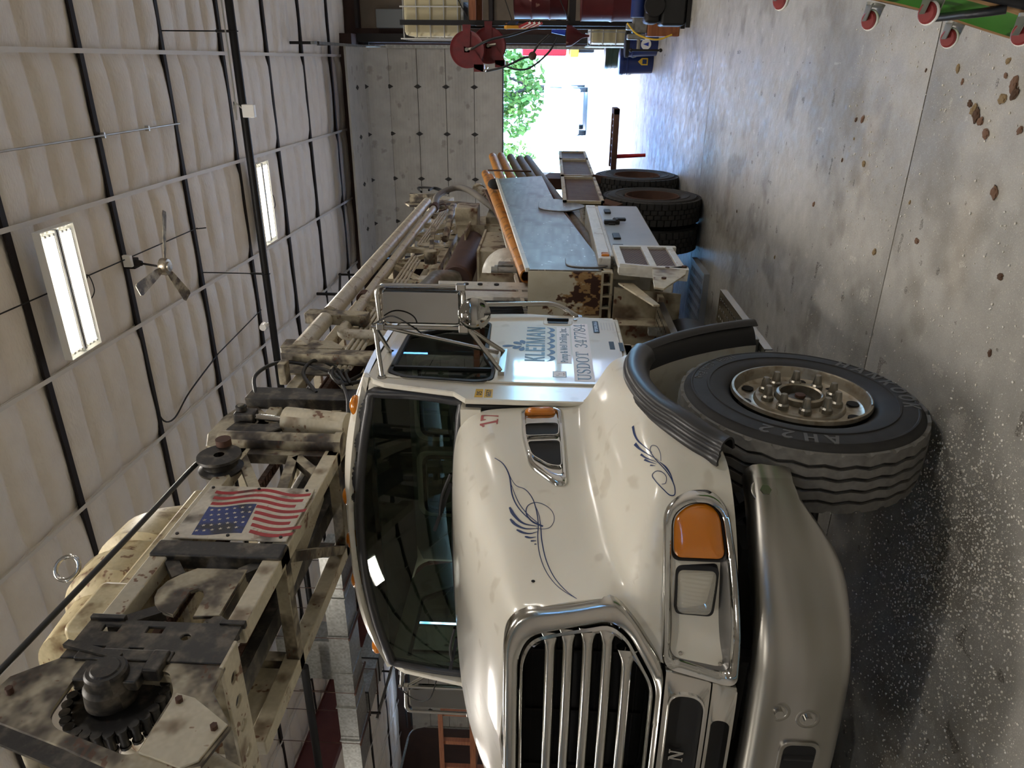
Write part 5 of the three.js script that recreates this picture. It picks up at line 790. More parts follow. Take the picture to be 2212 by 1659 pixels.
// crown
{
  const outer = [[-2.13, 3.61], [-2.10, 3.62], [-2.04, 3.70], [-2.0, 3.75], [-1.94, 3.76], [-1.79, 3.65], [-1.70, 3.35], [-1.635, 3.16], [-1.60, 3.02], [-1.66, 2.84], [-1.82, 2.80], [-1.97, 2.93], [-2.13, 2.94]];
  const win = ptsOf(roundPoly([[-2.06, 3.50], [-1.835, 3.49], [-1.775, 3.43], [-1.68, 3.12], [-1.69, 3.075], [-1.955, 3.07], [-2.06, 3.14]], 0.03), 4);
  cp('crown_plate', plateX(outer, MR + 0.012, 0.022, [win], 0.004), mastDirtyM); cp('crown_plate', plateX(outer, ML + 0.012, 0.022, [win], 0.004), mastDirtyM);
  for (const x of [MR, ML]) cp('crown_flange', [bar([x, 3.66, -1.785], [x, 3.15, -1.625], 0.10, 0.014), bar([x, 3.15, -1.625], [x, 3.02, -1.592], 0.10, 0.014)], greaseM);
  cp('crown_tie', [cyl([ML, 3.60, -1.84], [MR, 3.60, -1.84], 0.04, 0.04, 16), cyl([ML, 3.08, -1.63], [MR, 3.08, -1.63], 0.03, 0.03, 16)], mastDirtyM);
  // greasy band with slots across the near side
  const slots = [[[-2.285, 3.53], [-2.25, 3.53], [-2.25, 3.46], [-2.285, 3.46]], [[-2.285, 3.34], [-2.25, 3.34], [-2.25, 3.27], [-2.285, 3.27]], [[-2.165, 3.52], [-2.135, 3.52], [-2.135, 3.46], [-2.165, 3.46]], [[-2.165, 3.36], [-2.135, 3.36], [-2.135, 3.30], [-2.165, 3.30]], ptsOf(new THREE.Shape().absellipse(-2.235, 3.16, 0.018, 0.02, 0, 6.283), 8)];
  cp('slotted_band', plateX([[-2.32, 2.95], [-2.10, 2.95], [-2.10, 3.61], [-2.32, 3.61]], MR + 0.02, 0.016, slots, 0.003), greaseM);
  for (const g of [box(MR, MR + 0.035, 3.46, 3.61, -2.335, -2.31, 0.004), box(MR, MR + 0.03, 2.94, 3.05, -2.335, -2.31, 0.004), bar([MR + 0.03, 3.62, -2.16], [MR + 0.03, 3.36, -2.10], 0.03, 0.02)]) cp('band_rib', g, greaseM);
  // front frame and drilled sole plate
  cp('front_frame', plateZ([[ML, MB], [MR, MB], [MR, MT], [ML, MT]], -2.10, 0.02, [[[-2.33, 3.02], [-2.33, 3.16], [-2.50, 3.16], [-2.50, 3.02]], [[-2.58, 3.02], [-2.58, 3.16], [-2.86, 3.16], [-2.86, 3.02]], [[-2.33, 3.25], [-2.33, 3.5], [-2.86, 3.5], [-2.86, 3.25]]], 0.003), mastDirtyM);
  const holes = [-2.32, -2.45, -2.59, -2.74, -2.88].map((x) => ptsOf(new THREE.Shape().absellipse(x, -2.15, 0.028, 0.028, 0, 6.283), 10));
  cp('sole_plate', plateY([[ML, -2.08], [MR + 0.02, -2.08], [MR + 0.02, -2.225], [ML, -2.225]], MB + 0.004, 0.016, holes, 0.003), mastM);
  // sprocket with a roller chain wrapped round it
  const T = 26, r0 = 0.17, sh = new THREE.Shape(); for (let k = 0; k <= T * 6; k++) { const a = k / (T * 6) * 6.2832, r = r0 + 0.012 * Math.cos(a * T); k ? sh.lineTo(Math.cos(a) * r, Math.sin(a) * r) : sh.moveTo(r, 0); }
  const M = new THREE.Matrix4().makeBasis(V(0, 0, 1), V(0, 1, 0), V(-1, 0, 0)), cz = -2.02, cy = 3.36;
  cp('sprocket', ext(sh, 0.05, 0.006).applyMatrix4(M).translate(-2.33, cy, cz), greaseM);
  for (let k = 0; k < T; k++) { const a = (k + 0.5) / T * 6.2832, y = cy + Math.sin(a) * 0.178, z = cz + Math.cos(a) * 0.178; cp('chain_roller', [cyl([-2.315, y, z], [-2.40, y, z], 0.016, 0.016, 10), cyl([-2.31, y, z], [-2.322, y, z], 0.021, 0.021, 10), cyl([-2.393, y, z], [-2.405, y, z], 0.021, 0.021, 10)], greaseM); }
  cp('bearing', [latheX([[0, 0.03], [0.05, 0.028], [0.056, 0.022], [0.07, 0.022], [0.078, 0.012], [0.082, -0.03], [0.095, -0.05], [0.1, -0.12], [0.0, -0.12]], [MR + 0.03, cy + 0.01, cz], 36, 0.5), box(MR - 0.03, MR + 0.02, 3.24, 3.50, -2.13, -1.99, 0.01)], greaseM);
  cp('bearing_foot', [box(MR - 0.02, MR + 0.03, 3.16, 3.55, -2.15, -2.09, 0.008), box(MR - 0.02, MR + 0.045, 3.17, 3.24, -2.14, -2.03, 0.01)], greaseM);
  cp('cover_plate', plateX([[-1.95, 3.06], [-1.69, 3.07], [-1.64, 2.90], [-1.67, 2.85], [-1.82, 2.81], [-1.93, 2.98]], MR + 0.022, 0.01, [], 0.002), mastM);
  for (const [z, y] of [[-1.91, 3.03], [-1.80, 2.85], [-1.92, 3.69]]) cp('bolt', cyl([MR + 0.01, y, z], [MR + 0.04, y, z], 0.014, 0.014, 6), rustM);
  for (const [x, y] of [[-2.55, 3.02], [-2.66, 3.06], [-2.45, 3.0], [-2.75, 3.1]]) cp('guide_pipe', cyl([x, y - 0.35, -1.72], [x - 0.02, y + 0.35, -2.06], 0.042, 0.042, 14), pipeM);
  for (const y of [3.42, 3.36, 3.30]) cp('guide_hose', cyl([-2.86, y, -1.75], [-2.86, y + 0.05, -2.3], 0.03, 0.03, 12), greyHoseM);
}
// flag painted on a plate: stripes and canton as flat paint
{
  const x = MR + 0.018, F = [[-3.385, 2.965], [-2.905, 2.965], [-2.905, 3.555], [-3.385, 3.555]];
  const fl = sub('flag_plate', truck, 'steel plate painted with a waving flag');
  part('plate', plateX(F, x, 0.012, [], 0.003), flagWhiteM, fl);
  // the flag stands on its side: stripes run up the mast side, canton at the upper front corner
  const wave = (t) => 0.022 * Math.sin(t * 8.5 + 0.6), top = 3.50, L = 0.53;
  for (let k = 0; k < 8; k++) { const z0 = -3.345 + k * 0.0525, y0 = top - 0.0 - 0.012 * k, y1 = y0 - L + 0.012 * k * 0.4 + 0.03 * (k % 3), cut = k >= 3 ? 0.24 : 0; const A = [], B = [], n = 16; for (let i = 0; i <= n; i++) { const t = i / n, y = (y0 - cut) + (y1 - (y0 - cut)) * t, w = wave((top - y) / L); A.push([z0 + w, y]); B.push([z0 + 0.026 + w, y]); } part('red_stripe', plateX(A.concat(B.reverse()), x + 0.0012, 0.001), flagRedM, fl); }
  { const A = [], B = [], n = 12; for (let i = 0; i <= n; i++) { const y = 3.475 - 0.245 * i / n, w = wave((top - y) / L); A.push([-3.195 + w, y]); B.push([-2.95 + w * 0.7 + 0.01, y - 0.02]); } part('canton', plateX(A.concat(B.reverse()), x + 0.0012, 0.001), flagBlueM, fl); }
  const star = (cz, cy, r) => { const P = []; for (let i = 0; i < 10; i++) { const a = i / 10 * 6.283, q = i % 2 ? r * 0.42 : r; P.push([cz + Math.sin(a) * q, cy + Math.cos(a) * q]); } return plateX(P, x + 0.002, 0.0008); };
  for (let i = 0; i < 5; i++) for (let j = 0; j < 6; j++) { const y = 3.445 - j * 0.038 - (i % 2) * 0.016; part('star', star(-3.165 + i * 0.046 + wave((top - y) / L) * 0.9, y, 0.011), flagWhiteM, fl); }
  for (const z of [-3.36, -2.93]) for (const y of [3.0, 3.27, 3.53]) part('screw', cyl([x, y, z], [x + 0.006, y, z], 0.009, 0.009, 8), steelDarkM, fl);
}
// deck and rod rack ----------------------------------------------------
const deck = sub('rig_deck', truck, 'rig deck behind the cab'), rack = sub('rod_rack', truck, 'aluminium sided drill rod rack, tilted up to the rear');
const dp = (n, g, m = deckM, l) => part(n, g, m, deck, l), kp = (n, g, m = alumM, l) => part(n, g, m, rack, l);
{
  dp('deck_plate', [box(S(-1.15), S(0.75), 1.16, 1.24, -11.8, -4.85), box(S(-1.15), S(0.95), 0.9, 1.16, -11.6, -6.0)], deckM);
  dp('inner_wall', box(S(0.55), S(0.62), 1.24, 1.95, -11.0, -5.6), deckM);
  // cooler frame behind the cab
  const X = -1.75;
  dp('cooler_frame', [plateX([[-6.03, 1.24], [-5.82, 1.24], [-5.82, 2.60], [-6.03, 2.63]], X, 0.12, [], 0.004), plateX([[-5.76, 1.24], [-5.60, 1.24], [-5.60, 2.6], [-5.76, 2.6]], X, 0.12, [], 0.004), box(-3.5, -2.25, 1.24, 1.95, -6.0, -5.62)], cleanWhiteM);
  for (const y of [2.12, 2.26, 2.38]) dp('frame_bolt', cyl([X, y, -5.93], [X + 0.012, y, -5.93], 0.022, 0.022, 8), steelDarkM);
  dp('brace', bar([X - 0.02, 1.95, -5.79], [X - 0.02, 2.55, -5.79], 0.03, 0.03), rustBrownM);
  for (let k = 0; k < 9; k++) dp('cooler_fin', box(X - 0.1, X, 1.6, 2.25, -5.50 + k * 0.037, -5.492 + k * 0.037), steelDarkM);
  dp('cooler_core', box(-3.5, X - 0.06, 1.3, 1.95, -5.55, -5.2), matteBlackM);
  dp('muffler', [cyl([-2.3, 2.72, -7.97], [-2.3, 2.72, -9.75], 0.175, 0.175, 32), cyl([-2.3, 2.72, -7.93], [-2.3, 2.72, -7.97], 0.16, 0.178, 32)], rustBrownM);
  dp('muffler_shield', [box(-2.48, -2.02, 2.74, 2.76, -9.9, -9.2), plateZ([[-2.48, 2.55], [-2.05, 2.55], [-2.05, 2.92], [-2.48, 2.92]], -9.78, 0.01)], deckM);
  dp('exhaust_elbow', [cyl([-2.25, 3.0, -7.2], [-2.25, 2.9, -7.75], 0.10, 0.12, 20, true), cyl([-2.25, 2.9, -7.75], [-2.3, 2.74, -7.95], 0.12, 0.12, 20)], galvM); dp('rain_cap', plateY([[-2.36, -7.12], [-2.14, -7.12], [-2.14, -7.32], [-2.36, -7.32]], 3.06, 0.008), steelDarkM);
  dp('engine_box', [box(-2.7, -1.98, 1.24, 2.48, -9.05, -8.05, 0.01), box(-2.7, -1.96, 2.46, 2.485, -9.1, -8.0)], deckM);
  dp('engine_box_top', box(-2.68, -2.0, 2.486, 2.5, -9.02, -8.08, 0.004), rustM);
  dp('air_cleaner', [sphere([-1.95, 2.08, -7.0], 0.26, 1, 1, 1, 28), cyl([-1.95, 2.08, -7.0], [-1.95, 1.7, -7.0], 0.26, 0.26, 28)], cleanWhiteM);
  dp('filter_bowl', [box(-1.80, -1.72, 1.9, 2.15, -6.62, -6.5, 0.01), cyl([-1.76, 1.95, -6.4], [-1.76, 2.2, -6.4], 0.045, 0.045, 14), cyl([-1.76, 2.14, -6.4], [-1.76, 2.17, -6.4], 0.06, 0.06, 14), cyl([-1.76, 1.97, -6.4], [-1.76, 2.0, -6.4], 0.06, 0.06, 14), box(-1.85, -1.70, 1.86, 1.9, -6.8, -6.2)], galvM);
  dp('filter_plate', plateZ([[-2.1, 1.98], [-1.75, 1.98], [-1.75, 2.28], [-1.9, 2.34], [-2.1, 2.3]], -6.3, 0.01), deckM);
  dp('rear_mast_support', [plateX([[-10.4, 2.35], [-11.4, 2.35], [-11.0, 2.9], [-10.5, 2.9]], -2.2, 0.1, [], 0.006), box(-2.9, -2.1, 1.24, 2.6, -11.5, -10.6, 0.01), box(-2.25, -1.9, 2.68, 3.0, -10.6, -10.2, 0.02)], deckM);
  dp('pipe_flange', [cyl([-2.0, 2.86, -12.4], [-1.98, 2.46, -11.0], 0.07, 0.08, 18), cyl([-2.0, 2.84, -12.3], [-2.0, 2.88, -12.45], 0.10, 0.10, 18), cyl([-1.985, 2.66, -11.7], [-1.98, 2.6, -11.5], 0.1, 0.1, 18)], deckM);
  // tail frame
  dp('tail_frame', [box(S(-0.46), S(0.46), 0.62, 1.2, -12.0, -11.6), box(S(0.3), S(1.0), 0.7, 0.9, -11.3, -11.0, 0.02), cyl([S(0.9), 0.85, -11.2], [S(0.9), 1.65, -11.2], 0.07), plateX([[-10.3, 1.82], [-10.9, 1.68], [-10.8, 1.4], [-10.3, 1.3]], -1.5, 0.15)], rustM);
  const pf = sub('tail_platform', truck, 'rusty platform folded out at the tail'); part('platform_frame', [box(-1.45, -0.62, 0.72, 0.80, -11.35, -11.27, 0.006), box(-1.45, -0.62, 0.72, 0.80, -10.98, -10.90, 0.006), box(-0.70, -0.62, 0.72, 0.80, -11.35, -10.90, 0.006)], rustM, pf); part('platform_grate', Array.from({ length: 9 }, (_, k) => box(-1.42 + k * 0.09, -1.40 + k * 0.09, 0.735, 0.785, -11.3, -10.95)), galvM, pf); part('platform_leg', cyl([-1.28, 0.72, -11.05], [-1.25, 0.30, -11.0], 0.03, 0.024, 12), redPaintM, pf);
}
{
  // rack walls
  const side = [[-5.17, 1.26], [-5.17, 1.835], [-9.55, 2.36], [-9.85, 1.79], [-8.13, 1.64], [-5.65, 1.31]];
  kp('rack_side', plateX(side, -1.40, 0.012, [], 0.003), alumM);
  kp('rack_rim', [bar([-1.405, 1.84, -5.17], [-1.405, 2.365, -9.56], 0.03, 0.03), bar([-1.77, 1.84, -5.17], [-1.77, 2.365, -9.56], 0.03, 0.03)], cleanWhiteM);
  kp('rack_inner_side', plateX([[-5.17, 1.26], [-5.17, 1.835], [-9.55, 2.36], [-9.7, 1.79], [-5.65, 1.31]], -1.77, 0.012), rustM);
  kp('rack_floor', bar([-1.59, 1.27, -5.18], [-1.59, 1.78, -9.7], 0.36, 0.02), rustM);
  const fg = plateZ([[-1.77, 1.30], [-1.41, 1.30], [-1.41, 1.835], [-1.77, 1.835]], -5.15, 0.016); { const p = fg.attributes.position, uv = new Float32Array(p.count * 2); for (let i = 0; i < p.count; i++) { uv[2 * i] = (1.835 - p.getY(i)) / 0.535; uv[2 * i + 1] = (p.getX(i) + 1.77) / 0.36; } fg.setAttribute('uv', new THREE.BufferAttribute(uv, 2)); fg.userData.keepUV = true; }
  kp('rack_end_plate', fg, rustPlateM, 'white end plate eaten by rust');
  kp('end_sill', [box(-1.78, -1.40, 1.22, 1.235, -5.22, -5.10), box(-1.78, -1.40, 1.285, 1.30, -5.22, -5.13), ...[-1.775, -1.68, -1.59, -1.50, -1.41].map((x) => box(x, x + 0.012, 1.235, 1.285, -5.22, -5.13))], deckM);
  // strap tongues over the side
  kp('rack_strap', plateX(ptsOf(roundPoly([[-7.95, 1.80], [-7.45, 1.80], [-7.35, 1.5], [-7.68, 1.27], [-8.1, 1.62]], 0.15), 6), -1.388, 0.012, [], 0.003), alumM);
  kp('rack_strap', plateX(ptsOf(roundPoly([[-5.55, 1.56], [-5.24, 1.56], [-5.22, 1.28], [-5.42, 1.16], [-5.60, 1.26]], 0.10), 6), -1.388, 0.012, [], 0.003), alumM);
  // drill rods: a column of five sticking out behind, two more inside
  const sl = 0.121, rod = (x, y0, z1, m, r = 0.062) => kp('drill_rod', pipe([x, y0 + 0.0, -5.4], [x, y0 + sl * (-5.4 - z1), z1], r, 0.012, 20), m);
  const ys = [1.77, 1.62, 1.47, 1.33, 1.20]; ys.forEach((y, i) => rod(-1.50, y, -12.7 + [0, -0.1, 0.1, 0.3, 0.25][i], [yellowPipeM, yellowPipeM, olivePipeM, olivePipeM, olivePipeM][i]));
  kp('drill_rod', pipe([-1.66, 1.86, -5.9], [-1.66, 2.70, -11.8], 0.062, 0.012, 20), yellowPipeM); kp('drill_rod', pipe([-1.62, 1.74, -5.9], [-1.64, 2.58, -11.3], 0.055, 0.012, 20), yellowPipeM);
  kp('rod_stop', [cyl([-1.42, 1.94, -10.4], [-1.42, 2.55, -10.45], 0.012, 0.012, 8)], rustM);
  kp('rope_bundle', sphere([-1.50, 2.40, -9.75], 0.09, 0.8, 1.1, 1.3, 10), matteBlackM);
  kp('rack_rail', [bar([-1.86, 1.60, -5.25], [-1.86, 2.60, -11.4], 0.05, 0.16), bar([-1.83, 1.55, -5.25], [-1.83, 2.54, -11.4], 0.1, 0.02)], rustM);
  // shelf below with dark hollow
  dp('rack_support', [box(-1.9, -1.45, 1.24, 1.27, -8.2, -5.2), box(-1.88, -1.82, 1.24, 1.62, -8.1, -5.6)], rustM);
  dp('support_post', [box(-1.5, -1.42, 1.0, 1.30, -7.9, -7.75), box(-1.5, -1.42, 1.0, 1.2, -5.45, -5.3)], deckM);
}
// tool box, folding step and boxes under the deck
{
  const t = sub('tool_box', truck, 'white steel tool box with black latches'), X = -1.345;
  part('box_body', box(X - 0.45, X, 0.80, 1.315, -7.42, -5.40, 0.01), cleanWhiteM, t);
  part('box_door', plateX([[-5.47, 0.815], [-7.38, 0.815], [-7.38, 1.20], [-5.44, 1.20]], X + 0.014, 0.014, [], 0.004), alumDoorM, t);
  part('box_lid', [box(X - 0.45, X + 0.012, 1.225, 1.32, -7.42, -5.28, 0.008)], cleanWhiteM, t);
  for (const [z, w] of [[-7.05, 0.16], [-6.5, 0.10], [-5.98, 0.18]]) part('latch', [box(X + 0.012, X + 0.03, 1.10, 1.16, z - w / 2, z + w / 2, 0.006), ...(w < 0.12 ? [box(X + 0.012, X + 0.05, 1.06, 1.20, z - 0.03, z + 0.03, 0.01), cyl([X + 0.04, 1.10, z - 0.07], [X + 0.04, 1.08, z + 0.02], 0.02, 0.02, 10)] : [])], blackM, t);
  part('padlock', box(X + 0.03, X + 0.055, 1.0, 1.09, -6.60, -6.54, 0.008), blackM, t);
  part('plate_label', plateX([[-5.50, 1.10], [-5.72, 1.10], [-5.72, 1.18], [-5.50, 1.18]], X + 0.016, 0.002), blackM, t);
  part('side_marker', box(X + 0.0, X + 0.03, 1.235, 1.295, -5.40, -5.33, 0.01), amberM, t);
  const s = sub('folding_step', truck, 'rusty folding step with expanded metal treads'), XS = -1.29;
  part('step_frame', [box(XS - 0.05, XS, 0.73, 1.21, -4.93, -4.87, 0.006), box(XS - 0.05, XS, 0.72, 1.20, -5.53, -5.48, 0.006), box(XS - 0.05, XS, 1.15, 1.20, -5.5, -4.9, 0.006), box(XS - 0.05, XS, 0.94, 0.99, -5.5, -4.9, 0.006), box(XS - 0.05, XS, 0.75, 0.80, -5.5, -4.9, 0.006), bar([XS - 0.02, 1.2, -4.9], [XS - 0.04, 0.74, -4.84], 0.03, 0.08)], cleanWhiteM, s);
  part('step_tread', [box(XS - 0.03, XS - 0.02, 0.99, 1.15, -5.48, -4.93), box(XS - 0.03, XS - 0.02, 0.80, 0.94, -5.48, -4.93)], gratingM, s);
  part('step_bracket', [plateX([[-4.88, 0.98], [-4.93, 0.73], [-4.72, 0.78], [-4.38, 0.97], [-4.40, 1.03]], XS, 0.012, [], 0.002), plateX([[-4.9, 1.2], [-4.42, 1.02], [-4.42, 0.98], [-4.9, 1.1]], XS - 0.12, 0.012)], deckM, s);
  for (const [z, y] of [[-4.86, 0.88], [-4.90, 0.76], [-4.60, 0.94]]) part('step_bolt', cyl([XS, y, z], [XS + 0.01, y, z], 0.016, 0.016, 8), rustM, s);
  const w = sub('walkway', truck, 'rusty expanded metal walkway folded up against the deck');
  for (const [z0, z1] of [[-7.85, -9.65], [-9.75, -11.4], [-11.5, -12.5]]) { part('walkway_frame', [box(-1.42, -1.37, 1.10, 1.135, z1, z0), box(-1.42, -1.37, 1.50, 1.54, z1, z0), box(-1.42, -1.37, 1.1, 1.54, z0 - 0.05, z0), box(-1.42, -1.37, 1.1, 1.54, z1, z1 + 0.05)], deckM, w); part('walkway_grate', box(-1.41, -1.40, 1.13, 1.5, z1, z0), gratingM, w); }
  part('walkway_arm', [bar([-1.40, 1.12, -9.7], [-1.42, 0.85, -9.6], 0.05, 0.1), bar([-1.40, 1.12, -7.95], [-1.42, 0.95, -7.8], 0.05, 0.14)], rustM, w);
  dp('under_box', [plateX([[-6.0, 0.62], [-4.80, 0.86], [-4.78, 1.20], [-6.0, 1.20]], -1.68, 0.4, [], 0.006), plateZ([[-2.1, 0.75], [-1.5, 0.75], [-1.46, 1.22], [-2.1, 1.22]], -4.95, 0.02), box(-1.7, -1.5, 0.88, 0.92, -5.3, -4.85)], deckM);
  dp('grey_panel', [plateX([[-5.95, 0.98], [-5.15, 0.98], [-5.15, 1.2], [-5.95, 1.2]], -1.66, 0.01)], galvM);
  // fuel tank and battery steps beside the frame
  const st = sub('cab_step', truck, 'perforated aluminium cab step');
  const tread = (y, x, z0, z1, d) => { const hs = []; for (let z = z1 + 0.05; z < z0 - 0.03; z += 0.055) for (const a of [0.05, 0.11, 0.17]) if (a < d - 0.02) hs.push(ptsOf(new THREE.Shape().absellipse(x - a, z, 0.012, 0.017, 0, 6.283), 5)); return [plateY([[x, z0], [x, z1], [x - d, z1], [x - d, z0]], y, 0.006, hs), box(x - 0.002, x + 0.004, y - 0.045, y, z1, z0)]; };
  part('step_tread', tread(0.945, -1.50, -3.95, -4.75, 0.22), stainlessM, st); part('step_tread', tread(0.50, -1.44, -3.75, -4.88, 0.22), stainlessM, st);
  part('step_hanger', [box(-1.7, -1.66, 0.42, 1.0, -4.1, -4.04), box(-1.7, -1.66, 0.42, 1.0, -4.7, -4.64), box(-1.50, -1.42, 0.50, 0.60, -3.95, -3.86, 0.004)], galvM, st);
  dp('fuel_tank', [cyl([S(0.72), 0.72, -4.05], [S(0.72), 0.72, -4.85], 0.24, 0.24, 28), cyl([S(0.70), 0.80, -3.75], [S(0.70), 0.80, -4.0], 0.2, 0.22, 24)], blackM);
  dp('air_tank', [cyl([S(0.62), 0.42, -4.2], [S(0.62), 0.42, -4.75], 0.13, 0.13, 24)], rustBrownM);
  dp('cab_mount', [box(S(0.3), S(0.85), 0.95, 1.2, -4.6, -3.6, 0.02), box(S(-0.85), S(0.85), 1.12, 1.24, -4.6, -3.5)], truckM);
}
// lettering and pinstripes --------------------------------------------
const sansB = await new FontLoader().loadAsync('fonts/droid/droid_sans_bold.typeface.json'), sansR = await new FontLoader().loadAsync('fonts/droid/droid_sans_regular.typeface.json'), serifR = await new FontLoader().loadAsync('fonts/droid/droid_serif_regular.typeface.json');
const driverDoor = truck.children.find((c) => c.name === 'door'), XD = S(CD) + 0.0125;
const MD = new THREE.Matrix4().makeBasis(V(0, 0, -1), V(0, 1, 0), V(1, 0, 0));
function textOnDoor(str, font, z0, z1, y0, y1, t = 0.0008, x = XD) { // fitted between z0 (left) and z1 (right)
  const g = new THREE.ExtrudeGeometry(font.generateShapes(str, 1), { depth: t, bevelEnabled: false, curveSegments: 4 }); g.computeBoundingBox(); const b = g.boundingBox;
  g.translate(-b.min.x, -b.min.y, 0).scale((z0 - z1) / (b.max.x - b.min.x), (y1 - y0) / (b.max.y - b.min.y), 1); return g.applyMatrix4(MD).translate(x, y0, z0);
}
{
  const D = (n, g, m, l) => part(n, g, m, driverDoor, l), ink = std({ color: 0x17171a, roughness: 0.35 }), pale = std({ color: 0xe6dcd6, roughness: 0.4 }), inkRed = std({ color: 0x6b3a3a, roughness: 0.5 });
  D('company_lettering', textOnDoor('KLEIMAN', sansB, -3.79, -4.355, 1.70, 1.815), ink, 'black KLEIMAN lettering');
  for (let k = 0; k < 6; k++) { const z = -3.79 - k * 0.0945, s = new THREE.Shape(); s.moveTo(0, 0.034); s.quadraticCurveTo(0.012, -0.012, 0.047, -0.016); s.quadraticCurveTo(0.085, -0.012, 0.0945, 0.034); s.quadraticCurveTo(0.075, 0.012, 0.047, 0.012); s.quadraticCurveTo(0.018, 0.012, 0, 0.034); D('wave', new THREE.ExtrudeGeometry(s, { depth: 0.0008, bevelEnabled: false, curveSegments: 8 }).applyMatrix4(MD).translate(XD, 1.655, z), navyM); }
  const petal = (L, w, a, dx, dy) => { const s = new THREE.Shape(); s.moveTo(0, 0); s.quadraticCurveTo(w, L * 0.45, w * 0.6, L * 0.8); s.quadraticCurveTo(w * 0.3, L, 0, L); s.quadraticCurveTo(-w * 0.9, L * 0.85, -w * 0.5, L * 0.45); s.quadraticCurveTo(-w * 0.2, L * 0.2, 0, 0); return new THREE.ExtrudeGeometry(s, { depth: 0.0008, bevelEnabled: false, curveSegments: 8 }).rotateZ(a).translate(dx, dy, 0).applyMatrix4(MD).translate(XD, 1.825, -4.03); };
  for (const a of [[0.085, 0.028, 0.12, -0.01, 0.045], [0.07, 0.03, 0.75, -0.008, 0.012], [0.07, 0.03, -0.75, 0.008, 0.012], [0.07, 0.026, 1.35, -0.02, 0.0], [0.07, 0.026, -1.3, 0.02, 0.0]]) D('water_drop', petal(...a), navyM);
  D('lettering_strip', plateX([[-3.765, 1.548], [-4.365, 1.548], [-4.365, 1.628], [-3.765, 1.628]], XD + 0.0006, 0.0006), pale); D('trade_lettering', textOnDoor('Pump & Well Drilling, Inc.', sansB, -3.78, -4.35, 1.553, 1.612, 0.0006, XD + 0.0008), ink);
  D('lettering_strip', plateX([[-3.52, 1.430], [-4.44, 1.430], [-4.44, 1.538], [-3.52, 1.538]], XD + 0.0006, 0.0006), pale); D('registration_lettering', textOnDoor('USDOT  347784', serifR, -3.535, -4.425, 1.447, 1.522, 0.0006, XD + 0.0008), ink, 'USDOT 347784 lettering');
  D('permit_sticker', plateX([[-3.57, 1.58], [-3.65, 1.58], [-3.65, 1.655], [-3.57, 1.655]], XD + 0.0006, 0.0006, [[[-3.574, 1.584], [-3.646, 1.584], [-3.646, 1.651], [-3.574, 1.651]]]), ink); D('permit_sticker_face', plateX([[-3.574, 1.584], [-3.646, 1.584], [-3.646, 1.651], [-3.574, 1.651]], XD + 0.0004, 0.0004), pale); D('permit_lettering', [textOnDoor('F', sansR, -3.59, -3.602, 1.62, 1.636, 0.0006), textOnDoor('T', sansR, -3.605, -3.62, 1.605, 1.622, 0.0006), textOnDoor('VA', sansR, -3.59, -3.63, 1.588, 1.600, 0.0006)], inkRed);
  D('maker_plate', plateX(ptsOf(roundRect(0.22, 0.038, 0.01, -4.385, 1.378), 4), XD + 0.003, 0.003), blackM); D('maker_lettering', textOnDoor('STERLING', sansB, -4.295, -4.475, 1.368, 1.388, 0.0006, XD + 0.003), stainlessM);
  for (const [z0, z1, y0, y1] of [[-4.0, -4.13, 1.285, 1.315], [-3.975, -4.115, 1.232, 1.258]]) D('warning_label', plateX([[z0, y0], [z1, y0], [z1, y1], [z0, y1]], XD + 0.0006, 0.0006), blackM);
  D('notice_label', [0, 1, 2, 3, 4].map((k) => plateX([[-4.335 - (k % 2) * 0.006, 1.345 - k * 0.018], [-4.475, 1.345 - k * 0.018], [-4.475, 1.338 - k * 0.018], [-4.335 - (k % 2) * 0.006, 1.338 - k * 0.018]], XD + 0.0005, 0.0005)), std({ color: 0xb9b6ae, roughness: 0.5 }));
  // yellow tax stickers and the unit number beside the windshield
  const yl = std({ color: 0xd9b13c, roughness: 0.45 }), px = S(CD) + 0.001;
  part('permit_tag', [plateX([[-3.315, 2.012], [-3.415, 2.016], [-3.415, 2.055], [-3.315, 2.055]], px, 0.001), plateX([[-3.315, 1.962], [-3.415, 1.966], [-3.415, 2.008], [-3.315, 2.006]], px, 0.001)], yl, cab, 'yellow permit stickers'); part('permit_tag_lettering', [textOnDoor('D5', sansB, -3.34, -3.385, 2.02, 2.046, 0.0006, px), textOnDoor('6657', sansB, -3.325, -3.405, 1.972, 1.998, 0.0006, px)], ink, cab);
  const red = std({ color: 0xa8585a, roughness: 0.5 }), g17 = new THREE.ExtrudeGeometry(globalFont.serif.generateShapes('17', 1), { depth: 0.001, bevelEnabled: false, curveSegments: 4 }); g17.computeBoundingBox(); const b = g17.boundingBox; g17.translate(-b.min.x, -b.min.y, 0).scale(0.1 / (b.max.x - b.min.x), 0.09 / (b.max.y - b.min.y), 1);
  { const p = g17.attributes.position; for (let i = 0; i < p.count; i++) { const h = onHood(-3.165 - p.getX(i), 1.925 + p.getY(i), 0.0015 + p.getZ(i)); p.setXYZ(i, h.x, h.y, h.z); } g17.computeVertexNormals(); part('unit_number', g17, red, hood, 'faded red number 17'); }
}
